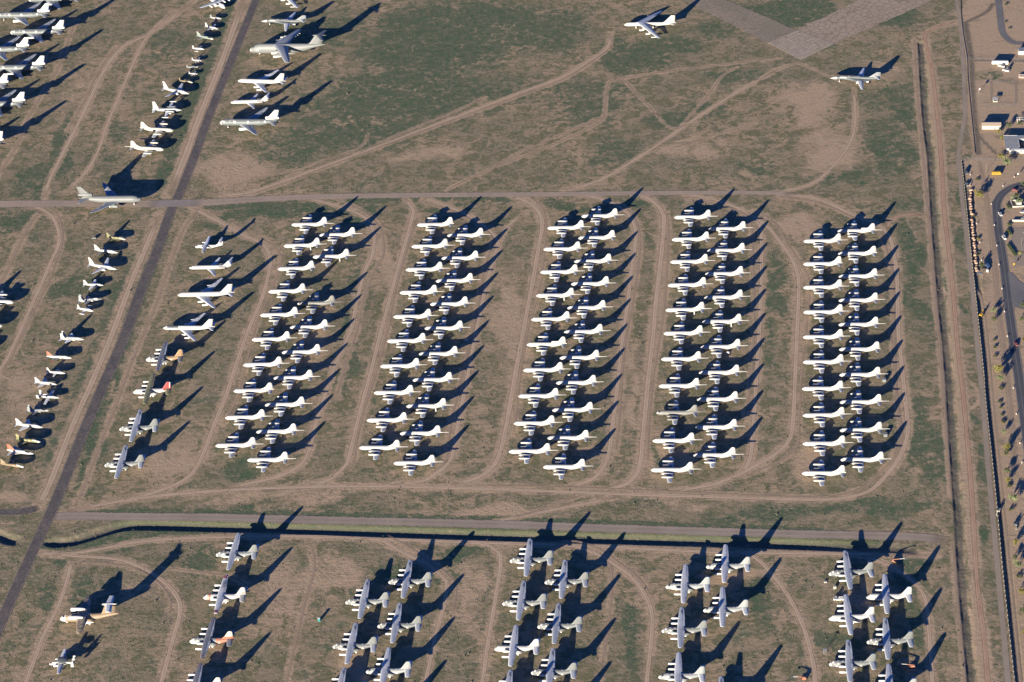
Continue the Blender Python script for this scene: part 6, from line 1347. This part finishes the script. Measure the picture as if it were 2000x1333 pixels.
# ------------------------------------------------------------------ vehicles
def car(label, loc, rz, col, kind='car', group=None):
    r = empty({'car': 'car', 'pickup': 'pickup_truck', 'van': 'van', 'truck': 'service_truck', 'tractor': 'tractor_unit'}[kind], (loc[0], loc[1], .06), rz, label, {'pickup': 'pickup', 'truck': 'truck', 'tractor': 'truck'}.get(kind, kind), group)
    L_, w, h1, h2 = {'car': (4.6, 1.85, .75, .6), 'pickup': (5.6, 2.0, .85, .8), 'van': (5.4, 2.0, 1.0, .95), 'truck': (6.5, 2.3, 1.0, 1.1), 'tractor': (6.2, 2.5, 1.2, 1.7)}[kind]
    MB().box((0, 0, .35+h1/2), (L_, w, h1), top=(.97, .94)).build('body', col, r)
    cx, cl = {'car': (.15, .52), 'pickup': (-.25, .34), 'van': (.35, .78), 'truck': (-1.6, .3), 'tractor': (-1.1, .4)}[kind]
    cb = MB().box((cx, 0, .35+h1+h2/2), (L_*cl, w*.93, h2), top=(.78, .86)).build('cabin', 'glass', r)
    MB().box((cx, 0, .35+h1+h2+.02), (L_*cl*.74, w*.78, .06)).build('roof', col, r)
    if kind in ('pickup', 'truck'):
        for s in (-1, 1): MB().box((L_*.26, s*w*.44, .35+h1+.18), (L_*.42, .1, .36)).build('bed_side', col, r)
    wh = MB().lathe((0, -.12, 0), ((0, .36), (.24, .36)), 'y', 10)
    for x in (-L_*.32, L_*.32):
        for s in (-1, 1):
            wo_ = wh.build('wheel', 'rubber', r, (x, s*w*.46, .36)) if x < 0 and s < 0 else None
            if wo_ is None: wo_ = first_w.copy(); COL.objects.link(wo_); wo_.parent = r; wo_.location = (x, s*w*.46, .36)
            else: first_w = wo_
    for s in (-1, 1): MB().box((-L_/2-.01, s*w*.35, .75), (.08, .3, .16)).build('headlight', 'cover', r)
    return r
car('white pickup on the street just after the bend', S['car1'], R(98), 'cover', 'pickup')
car('white van on the street beside the long hedge', S['car2'], R(100), 'cover', 'van')
car('dark red car in the near lane beside a tree shadow at the right edge', S['car3'], R(98), 'red')
car('dark red car in tree shade inside the street bend', S['car4'], R(150), 'red')
car('white car parked in the yard nearest the bend', S['car5'], R(5), 'cover')
car('white van parked at the yard wall', S['car6'], R(3), 'cover', 'van')
car('grey car parked at the right edge below the yard wall', S['car7'], R(8), 'grey')
car('grey van parked beside the patrol road near the trench end', S['van'], R(95), 'dgrey', 'van')
car('black pickup parked at the head of the open trench', S['pickup'], R(92), 'steel', 'pickup')
car('blue and white pickup parked in tree shade near the grey awning', S['bluetruck'], R(-75), 'bluec', 'pickup')
car('white service truck beside the bright white transport', S['whitetruck'], R(-6), 'cover', 'truck')
car('white tractor unit parked beside the long white trailer', S['truck'], R(150), 'cover', 'tractor', 'white tractor units')
car('white tractor unit in front of its twin beside the trailer', (S['truck2'][0]-3.0, S['truck2'][1]+1.5), R(150), 'cover', 'tractor', 'white tractor units')
tx, ty = S['trailer']; tx2, ty2 = S['trailer_r']; L_ = math.hypot(tx2-tx, ty2-ty)
r = empty('box_trailer', (tx, ty, 0), math.atan2(ty2-ty, tx2-tx), 'long white box trailer with dark parallelogram shadow near the upper right edge', 'trailer')
MB().box((L_/2, 1.25, 2.5), (L_, 2.5, 2.9)).build('box', 'cover', r)
MB().box((L_/2, 1.25, .95), (L_*.95, 1.0, .2)).build('chassis', 'steel', r)
for x in (1.6, 2.8):
    for y in (.25, 2.25): MB().lathe((x, y-.15, .5), ((0, .5), (.3, .5)), 'y', 10).build('wheel', 'rubber', r)
for y in (.5, 2.0): MB().box((L_*.82, y, .5), (.15, .15, .95)).build('landing_leg', 'steel', r)
# yellow bus
bx, by = S['bus']; bx2, by2 = S['bus_r']; L_ = math.hypot(bx2-bx, by2-by)
r = empty('yellow_bus', (bx, by, 0), math.atan2(by2-by, bx2-bx), 'yellow bus parked beside the street bend', 'bus')
MB().box((L_/2, 1.2, 1.6), (L_, 2.4, 2.1), top=(.99, .9)).build('body', 'yellow', r)
MB().box((L_/2, 1.2, 2.72), (L_*.96, 1.9, .14)).build('roof', 'yellow', r)
for i in range(6): MB().box((1.0+i*(L_-2)/5.4, -.02, 2.0), (.7, .08, .5)).build('window', 'glass', r)
MB().box((L_-.2, 1.2, 1.1), (1.6, 2.0, 1.0)).build('bonnet', 'yellow', r)
for x in (1.4, L_-1.3):
    for y in (.15, 2.25): MB().lathe((x, y-.12, .45), ((0, .45), (.24, .45)), 'y', 10).build('wheel', 'rubber', r)
# diggers
def digger(label, loc, rz, col='yellow'):
    r = empty('excavator', (loc[0], loc[1], .0), rz, label, 'excavator')
    for s in (-1, 1): MB().lathe((0, 1.0*s-.25, .4), ((0, .4), (.5, .4)), 'y', 8).box((0, 1.0*s, .4), (3.2, .5, .75), top=(.8, 1)).build('crawler_track', 'rubber', r)
    MB().box((.4, 0, 1.4), (3.0, 2.3, .9), top=(.95, .9)).build('body', col, r)
    MB().box((-.6, .6, 2.2), (1.3, 1.0, 1.4), top=(.85, .9)).build('cab', 'glass', r)
    MB().tube((-.8, -.4, 1.6), (-3.4, -.4, 3.4), .22, 6).build('boom', col, r)
    MB().tube((-3.4, -.4, 3.4), (-4.8, -.4, 1.2), .17, 6).build('arm', col, r)
    MB().box((-4.9, -.4, .9), (.7, .9, .7), top=(.6, 1)).build('bucket', 'steel', r); return r
digger('tan and white excavator working in the drain by the perimeter wall', S['digger'], R(60), 'cream')
digger('dark digger standing alone right of the excavated drain', S['digger2'], R(80), 'steel')
digger('small yellow digger in the red dug earth strip', S['digger3'], R(230), 'yellow')
def lift(label, loc, rz, up):
    r = empty('boom_lift', (loc[0], loc[1], 0), rz, label, 'boom lift', 'orange boom lifts among the transports')
    MB().box((0, 0, .75), (3.4, 2.2, .6)).build('chassis', 'lift', r)
    MB().box((.6, 0, 1.4), (2.6, 1.9, .8), top=(.9, .9)).build('turret', 'lift', r)
    for x in (-1.2, 1.2):
        for s in (-1, 1): MB().lathe((x, 1.1*s-.2, .5), ((0, .5), (.4, .5)), 'y', 10).build('wheel', 'rubber', r)
    MB().tube((1.4, 0, 1.9), (-3.2, 0, 2.2+up*.5), .24, 6).build('boom', 'lift', r)
    MB().tube((-3.2, 0, 2.2+up*.5), (-6.4, 0, 2.2+up), .16, 6).build('boom_extension', 'cover', r)
    b = MB()
    for s in (-.6, .6):
        for q in (-.8, .8): b.tube((-7+s, q, 2.0+up), (-7+s, q, 3.1+up), .04, 4)
    b.box((-7, 0, 2.0+up), (1.3, 1.8, .1)); b.tube((-7.6, -.8, 3.1+up), (-7.6, .8, 3.1+up), .05, 4).tube((-6.4, -.8, 3.1+up), (-6.4, .8, 3.1+up), .05, 4); b.build('basket', 'steel', r); return r
lift('orange boom lift between the ditch and the rightmost cluster', S['lift1'], R(165), 1.5)
lift('orange boom lift in the shadow between two nearest rightmost transports', S['lift2'], R(-8), .4)
lift('orange boom lift at the bottom frame edge left of the rightmost cluster', S['lift3'], R(-5), .3)
# ---- small field objects
def crate(label, loc, d, mat, name='tool_crate', cat='crate', rz=0, lid='steel'):
    r = empty(name, (loc[0], loc[1], 0), rz, label, cat)
    MB().box((0, 0, d[2]/2+.1), d, top=(.97, .97)).build('body', mat, r); MB().box((0, 0, d[2]+.16), (d[0]*1.04, d[1]*1.04, .12)).build('lid', lid, r)
    for s in (-1, 1): MB().box((0, s*d[1]*.35, .05), (d[0], .15, .12)).build('skid', 'wood', r)
    return r
crate('low tan crate in front of the first transport of the rightmost cluster', S['box1'], (1.8, 1.4, .6), 'stucco', lid='stucco')
crate('tall pale crate below the nose of the rightmost cluster\'s first transport', S['box2'], (1.6, 1.4, 1.7), 'stucco', lid='cream', rz=.3)
crate('dark grey equipment bin beside a patrol plane tail, the farther of two', S['crate1'], (2.6, 3.0, 2.2), 'grey', 'equipment_bin', 'bin')
crate('dark grey equipment bin beside a patrol plane tail, the nearer of two', S['crate2'], (2.6, 3.0, 2.2), 'grey', 'equipment_bin', 'bin')
def toilet(label, loc):
    r = empty('portable_toilet', (loc[0], loc[1], 0), .1, label, 'toilet')
    MB().box((0, 0, 1.2), (1.5, 1.5, 2.3)).build('cabin', 'turq', r); MB().box((0, 0, 2.42), (1.6, 1.6, .16), top=(.8, .8)).build('roof', 'cover', r); MB().box((0, -.77, 1.1), (1.0, .06, 1.9)).build('door', 'turq', r)
toilet('turquoise portable toilet with thin shadow alone in the near field', S['toilet'])
toilet('turquoise portable toilet inside a patrol plane shadow in second double row', S['toilet2'])
r = empty('white_dome_cover', (S['light'][0], S['light'][1], 0), 0, 'round white cover lying beneath a patrol plane in fourth double row', 'cover')
MB().lathe((0, 0, 0), ((0, 1.5), (.5, 1.45), (1.1, 1.0), (1.4, .3)), 'z', 12).build('cover_shell', 'cover', r); MB().lathe((0, 0, 0), ((0, 1.6), (.15, 1.6)), 'z', 12).build('rim', 'steel', r)
r = empty('steel_stand', (S['frame'][0], S['frame'][1], 0), .2, 'grey open steel stand with thin shadow left of the rightmost cluster', 'stand')
for x in (-.8, .8):
    for y in (-.8, .8): MB().tube((x, y, 0), (x*.8, y*.8, 4.2), .08, 5).build('leg', 'pgrey', r)
MB().box((0, 0, 4.3), (1.9, 1.9, .15)).build('platform', 'pgrey', r); MB().tube((-.8, .8, .4), (.8, .8, 3.8), .05, 4).tube((-.8, -.8, .4), (.8, -.8, 3.8), .05, 4).build('brace', 'pgrey', r)
r = empty('equipment_cart', (S['cart'][0], S['cart'][1], 0), 0, 'small grey equipment cart left of the yellow camouflaged fighter', 'cart')
MB().box((0, 0, 1.1), (3.6, 1.8, .9), top=(.8, .8)).build('body', 'lgrey', r); MB().tube((-1.8, 0, .6), (-3.4, 0, .4), .08, 4).build('tow_bar', 'steel', r)
for x in (-1.1, 1.1):
    for s in (-1, 1): MB().lathe((x, .8*s-.12, .35), ((0, .35), (.24, .35)), 'y', 8).build('wheel', 'rubber', r)
r = empty('scrap_beam', (S['scrap'][0], S['scrap'][1], 0), .7, 'dark rusty scrap beam lying behind the orange-striped transport', 'scrap')
MB().box((0, 0, .3), (3.4, .5, .5)).build('beam', 'brown', r); MB().box((.6, .5, .2), (1.2, .6, .35)).build('bracket', 'brown', r)
ax, ay = S['awning']; r = empty('grey_awning', (ax, ay, 0), R(-12), 'grey tilted awning at the end of the trench', 'awning')
for x in (-1.8, 1.8):
    for y in (-1.2, 1.2): MB().box((x, y, 1.1), (.12, .12, 2.2)).build('post', 'steel', r)
MB().box((0, 0, 2.3), (4.4, 3.2, .12)).build('canopy', 'pgrey', r)
r = empty('water_tank', (S['tank'][0], S['tank'][1], 0), 0, 'round white water tank in front of the blue and white pickup', 'tank')
MB().lathe((0, 0, .2), ((0, 1.1), (1.6, 1.1), (1.9, .5)), 'z', 14).build('drum', 'cover', r); MB().box((0, 0, .1), (2, 2, .2)).build('base', 'steel', r)
# cones/barrels
BL = ['traffic barrel nearest the street bend', 'second traffic barrel past the bend', 'third traffic barrel past the bend', 'traffic barrel opposite the yellow sign', 'fifth traffic barrel along the street', 'traffic barrel opposite the side street', 'seventh traffic barrel along the street', 'traffic barrel after the largest tree shadow', 'ninth traffic barrel along the street', 'tenth traffic barrel along the street', 'traffic barrel nearest the camera on the street edge', 'traffic barrel on the outer curve of the bend', 'traffic barrel between bus and street', 'white barrel beside the grey parked van', 'white barrel beside the black pickup', 'white barrel beside the farther spoil heaps', 'white barrel beside the middle spoil heaps', 'white barrel beside the last spoil heaps']
proto = None
for i, (x, y) in enumerate(S['barrels']):
    if proto is None:
        proto = empty('traffic_barrel', (x, y, 0), 0)
        MB().lathe((0, 0, .08), ((0, .42), (1.1, .33), (1.2, .2)), 'z', 10).build('drum', 'cover', proto); MB().lathe((0, 0, 0), ((0, .55), (.1, .55)), 'z', 10).build('base', 'rubber', proto); MB().lathe((0, 0, .65), ((0, .41), (.25, .395)), 'z', 10).build('stripe', 'lift', proto); o = proto
    else: o = copy_tree(proto)
    o.location = (x, y, 0); tag(o, 'white and orange '+BL[i].replace('white ', ''), 'traffic barrel', 'barrels along the street and trench')
# poles
for i, (x, y, h) in enumerate(S['poles']):
    lab = ['tall thin pole left of the yellow bus', 'short pole right of the grey awning', 'yellow warning sign beside the street', 'street sign inside the bend', 'tall thin lamp pole at the right edge'][i]
    if i in (2, 3):
        r = empty('road_sign', (x, y, 0), R(10), lab, 'sign'); MB().tube((0, 0, 0), (0, 0, h*.6), .06, 5).build('post', 'steel', r); MB().box((0, -.08, h*.6), (1.5, .06, 1.5)).build('sign_panel', 'yellow' if i == 2 else 'cover', r)
    else:
        r = empty('utility_pole', (x, y, 0), 0, lab, 'pole'); MB().tube((0, 0, 0), (0, 0, h), .16, 6, .1).build('pole', 'wood', r); MB().box((0, 0, h-.5), (1.8, .12, .14)).build('cross_arm', 'wood', r)
# spoil heaps along the trench: one big bag-like lump after another
hm = []
for v in range(4):
    mb = MB(); rs = np.random.RandomState(v); rings = []
    for a, rr in ((0, 1.0), (.5, .95), (.95, .7), (1.25, .35), (1.35, .05)):
        rings.append([((rr*1.25+rs.uniform(-.12, .12))*math.cos(t), (rr*1.35+rs.uniform(-.12, .12))*math.sin(t), a*.95+rs.uniform(-.06, .06)*(a > 0)) for t in np.linspace(0, 2*math.pi, 10, endpoint=False)])
    mb.loft(rings); hm.append(mb.mesh('spoil_heap', 'earth'))
ms, ml, mw = paint('spoil_tan', (.36, .25, .175), .95, .35), None, None
for me in hm: me.materials[0] = ms
HO = 'first second third fourth fifth sixth seventh eighth ninth tenth eleventh twelfth thirteenth fourteenth fifteenth sixteenth seventeenth eighteenth nineteenth twentieth'.split()
HO += ['twenty-'+w for w in HO[:9]]+['thirtieth', 'thirty-first', 'thirty-second', 'thirty-third', 'thirty-fourth']
for i, (x, y) in enumerate(S['piles']):
    o = bpy.data.objects.new('spoil_heap', hm[i % 4]); COL.objects.link(o); o.location = (x+.35*math.sin(i*2.7), y+.4*math.sin(i*4.1), -.1); o.rotation_euler = (0, 0, i*1.7); k_ = 1+.22*math.sin(i*1.9); o.scale = (k_, 1.25*k_, 1.0+.25*math.sin(i*2.1))
    tag(o, f'tan earth heap, {HO[i]} from the far end of the trench-side row', 'heap', 'row of tan earth heaps beside the trench')

# ------------------------------------------------------------------ trees
def leafmat(name, a, b_):
    m, t, b, o = newmat(name); geo = t.nodes.new('ShaderNodeNewGeometry')
    n = noise(t, geo.outputs['Position'], .9, 3, .6)
    c = mix(t, ramp(t, n, .35, .65), a, b_); t.links.new(c, b.inputs['Base Color']); b.inputs['Roughness'].default_value = .75; b.inputs['Specular IOR Level'].default_value = .2
    return m
M['leaf0'] = leafmat('dusty_green_leaf', (.055, .075, .035), (.09, .105, .05))
M['leaf1'] = leafmat('yellow_green_leaf', (.14, .13, .035), (.19, .17, .05))
M['leaf2'] = leafmat('pale_green_leaf', (.12, .15, .07), (.18, .2, .10))
M['bark'] = paint('bark', (.10, .075, .055), .9, .3)
def crown_mesh(seed, mat, dens=520):
    rs = np.random.RandomState(seed); mb = MB(); cl = []
    for k in range(13):
        a = rs.uniform(0, 6.28); rr = rs.uniform(.15, .72); cl.append((rr*math.cos(a), rr*math.sin(a), rs.uniform(.55, 1.15), rs.uniform(.26, .42)))
    for i in range(dens):
        c = cl[rs.randint(len(cl))]; d = rs.normal(size=3); d /= np.linalg.norm(d); rr = c[3]*rs.uniform(.55, 1.05)
        p = np.array(c[:3])+d*rr*np.array([1, 1, .8]); s = rs.uniform(.05, .11)
        u = rs.normal(size=3); u /= np.linalg.norm(u); w = np.cross(u, rs.normal(size=3)); w /= np.linalg.norm(w)
        mb.add([p+u*s, p+w*s, p-u*s*.9, p-w*s], [(0, 1, 2, 3)])
    return mb.mesh('crown', mat, False)
def trunk_mesh(seed):
    rs = np.random.RandomState(seed); mb = MB(); mb.tube((0, 0, 0), (.02, .01, .6), .07, 7, .05)
    for k in range(5):
        a = k*1.3+rs.uniform(0, .5); mb.tube((.02, .01, .42+.05*k), (.45*math.cos(a), .45*math.sin(a), .9+.08*rs.rand()), .035, 5, .012)
    return mb.mesh('trunk', 'bark')
CM = {k: [crown_mesh(10*k+j, 'leaf%d' % k) for j in range(3)] for k in range(3)}; TM = [trunk_mesh(j) for j in range(3)]
KN = ['dark dusty green', 'yellow-green', 'pale green']
def nearby(x, y):
    ref = [('shed', 'near the tan-roofed shed'), ('bus', 'near the yellow bus'), ('bluetruck', 'near the blue and white pickup'), ('house', 'near the grey-roofed house'), ('pergola', 'near the white porch'), ('digger', 'near the tan excavator'), ('digger2', 'near the dark digger'), ('digger3', 'level with the small yellow digger'), ('car3', 'level with the red car'), ('tank', 'near the round white tank'), ('car2', 'level with the white van'), ('car1', 'near the pickup at the bend'), ('pickup', 'near the black pickup')]
    k = min(ref, key=lambda q: math.hypot(S[q[0]][0]-x, S[q[0]][1]-y)); return k[1], math.hypot(S[k[0]][0]-x, S[k[0]][1]-y)
seen = {}
ORDW = 'first second third fourth fifth sixth seventh eighth ninth tenth eleventh twelfth thirteenth fourteenth fifteenth sixteenth seventeenth eighteenth nineteenth twentieth'.split()
ORDW += ['twenty-'+w for w in ORDW[:9]]+['thirtieth', 'thirty-first', 'thirty-second', 'thirty-third']
for i, (x, y, rr, k) in enumerate(S['trees']):
    nb, dist = nearby(x, y); shrub = rr < 2.3
    size = 'small' if rr < 2.3 else ('medium' if rr < 3.1 else 'large')
    lab = f"{size} {KN[k]} {'shrub' if shrub else 'tree'} {nb}" if dist < 30 else f"{size} {KN[k]} {'shrub' if shrub else 'tree'} on the dirt verge of the street"
    seen[lab] = seen.get(lab, 0)+1
    if seen[lab] > 1: lab += f', {ORDW[seen[lab]-1]} farthest'
    r = empty('shrub' if shrub else 'tree', (x, y, 0), i*1.9, lab, 'shrub' if shrub else 'tree', 'shrubs on the verge' if shrub else 'trees along the street')
    hs = rr*(.75 if shrub else 1.25)
    o = bpy.data.objects.new('crown', CM[k][i % 3]); COL.objects.link(o); o.parent = r; o.scale = (rr, rr, hs); o.location = (0, 0, -.25*hs if shrub else 0)
    o = bpy.data.objects.new('trunk', TM[i % 3]); COL.objects.link(o); o.parent = r; o.scale = (rr, rr, hs)
for i, (x, y) in enumerate(S['palms']):
    r = empty('palm_tree', (x, y, 0), 0, ['palm with golden dead fronds in the roadside yard', 'pale palm inside the street bend'][i], 'palm')
    MB().tube((0, 0, 0), (.3, 0, 6.5), .25, 7, .17).build('trunk', 'bark', r); mb = MB()
    for k in range(16):
        a = k*2*math.pi/16; e = .35*math.sin(k*2.3); pr = [(.3, 0, 6.5)]
        for s in (.9, 1.8, 2.5): pr.append((.3+s*math.cos(a), s*math.sin(a), 6.5+.5+e*s*.5-.28*s*s))
        for p0, p1 in zip(pr, pr[1:]):
            nx_, ny_ = -math.sin(a)*.28, math.cos(a)*.28
            mb.add([(p0[0]+nx_, p0[1]+ny_, p0[2]), (p0[0]-nx_, p0[1]-ny_, p0[2]), (p1[0]-nx_*.6, p1[1]-ny_*.6, p1[2]), (p1[0]+nx_*.6, p1[1]+ny_*.6, p1[2])], [(0, 1, 2, 3)])
    mb.build('fronds', 'leaf1' if i == 0 else 'leaf2', r)
# hedges
for i, ((x, y), L_) in enumerate(zip(S['hedges'], (7, 4, 9, 18))):
    rs = np.random.RandomState(i+50); mb = MB(); w = 2.4
    mb.box((0, 0, .6), (w*.7, L_*.96, 1.1), top=(.8, .95))
    for q in range(int(90*L_)):
        p = np.array([rs.uniform(-w/2, w/2), rs.uniform(-L_/2, L_/2), rs.uniform(.1, 1.45)]); s = rs.uniform(.12, .28); u = rs.normal(size=3); u /= np.linalg.norm(u); v = np.cross(u, rs.normal(size=3)); v /= np.linalg.norm(v)
        mb.add([p+u*s, p+v*s, p-u*s, p-v*s], [(0, 1, 2, 3)])
    o = mb.build('hedge', 'leaf0', None, (x, y, 0), R(9)); tag(o, ['clipped green hedge inside the street bend', 'short green hedge below the bend', 'middle green hedge beside the street', 'longest green hedge beside the street opposite the white van'][i], 'hedge')
wall('yard_wall', [S['wall1'][0], tuple((np.array(S['wall1'][0])+np.array(S['wall1'][1]))/2), S['wall1'][1]], 1.6, .3, 'cream', 'white garden wall of the roadside yard', 'wall', 3, posts=False)
r = empty('garden_wall', (S['hedges'][0][0]+4, S['hedges'][0][1]+4, 0), 0, 'low white walled enclosure inside the street bend', 'wall')
for c, d in (((4, -5, .6), (9, .35, 1.2)), ((-.5, 0, .6), (.35, 9.6, 1.2)), ((4.5, 5, .6), (9, .35, 1.2))): MB().box(c, d).build('wall_side', 'cream', r)
MB().box((5, 0, 1.4), (4, 5, 2.6)).build('planter_block', 'stucco', r)

# ------------------------------------------------------------------ scrub
def scrub(n, seed):
    rs = np.random.RandomState(seed); V = []; Fc = []; k = 0
    gx = np.searchsorted(xs, 0)
    while k < n:
        x = rs.uniform(-520, 480, 4000); y = rs.uniform(-440, 690, 4000)
        i = np.clip(np.searchsorted(xs, x)-1, 0, len(xs)-1); j = np.clip(np.searchsorted(ys, y)-1, 0, len(ys)-1)
        g = green[j, i]; b_ = bare[j, i]; z = Z[j, i]
        clump = .5+.5*np.sin(x*.11+2*np.sin(y*.07))*np.sin(y*.13+2*np.sin(x*.05))
        keep = rs.uniform(0, 1, 4000) < (.15+.6*clump**2+.1*g)*(1-np.clip(b_*1.6, 0, 1))
        for a, c, zz in zip(x[keep], y[keep], z[keep]):
            if k >= n: break
            near_road = False
            s = rs.gamma(3, .085)+.12; h = s*rs.uniform(.5, 1.0); t0 = rs.uniform(0, 2); b0 = len(V)
            for q in range(4): V.append((a+s*math.cos(t0+q*1.571)*rs.uniform(.7, 1.2), c+s*math.sin(t0+q*1.571)*rs.uniform(.7, 1.2), zz-.05))
            V.append((a+rs.uniform(-.2, .2)*s, c+rs.uniform(-.2, .2)*s, zz+h)); Fc += [(b0, b0+1, b0+4), (b0+1, b0+2, b0+4), (b0+2, b0+3, b0+4), (b0+3, b0, b0+4)]; k += 1
    me = bpy.data.meshes.new('scrub'); me.from_pydata(V, [], Fc); me.materials.append(M['scrub']); o = bpy.data.objects.new('scrub', me); COL.objects.link(o)
    return tag(o, 'low dry scrub tufts scattered over the desert ground', 'scrub', None, 'stuff')
M['scrub'] = leafmat('dry_scrub', (.085, .085, .05), (.13, .11, .07))
hard = []
for nm, w in (('main_road', 11), ('taxiway', 12), ('gravel_road', 11), ('street', 9), ('curved_road', 8), ('patrol_road', 5), ('side_road', 9)):
    D, S_, L_, _ = poly_dist(X, Y, catmull(ROADS[nm]), w*1.2); bare = np.where(D < w*.6, 1.0, bare)
scrub(30000, 5)
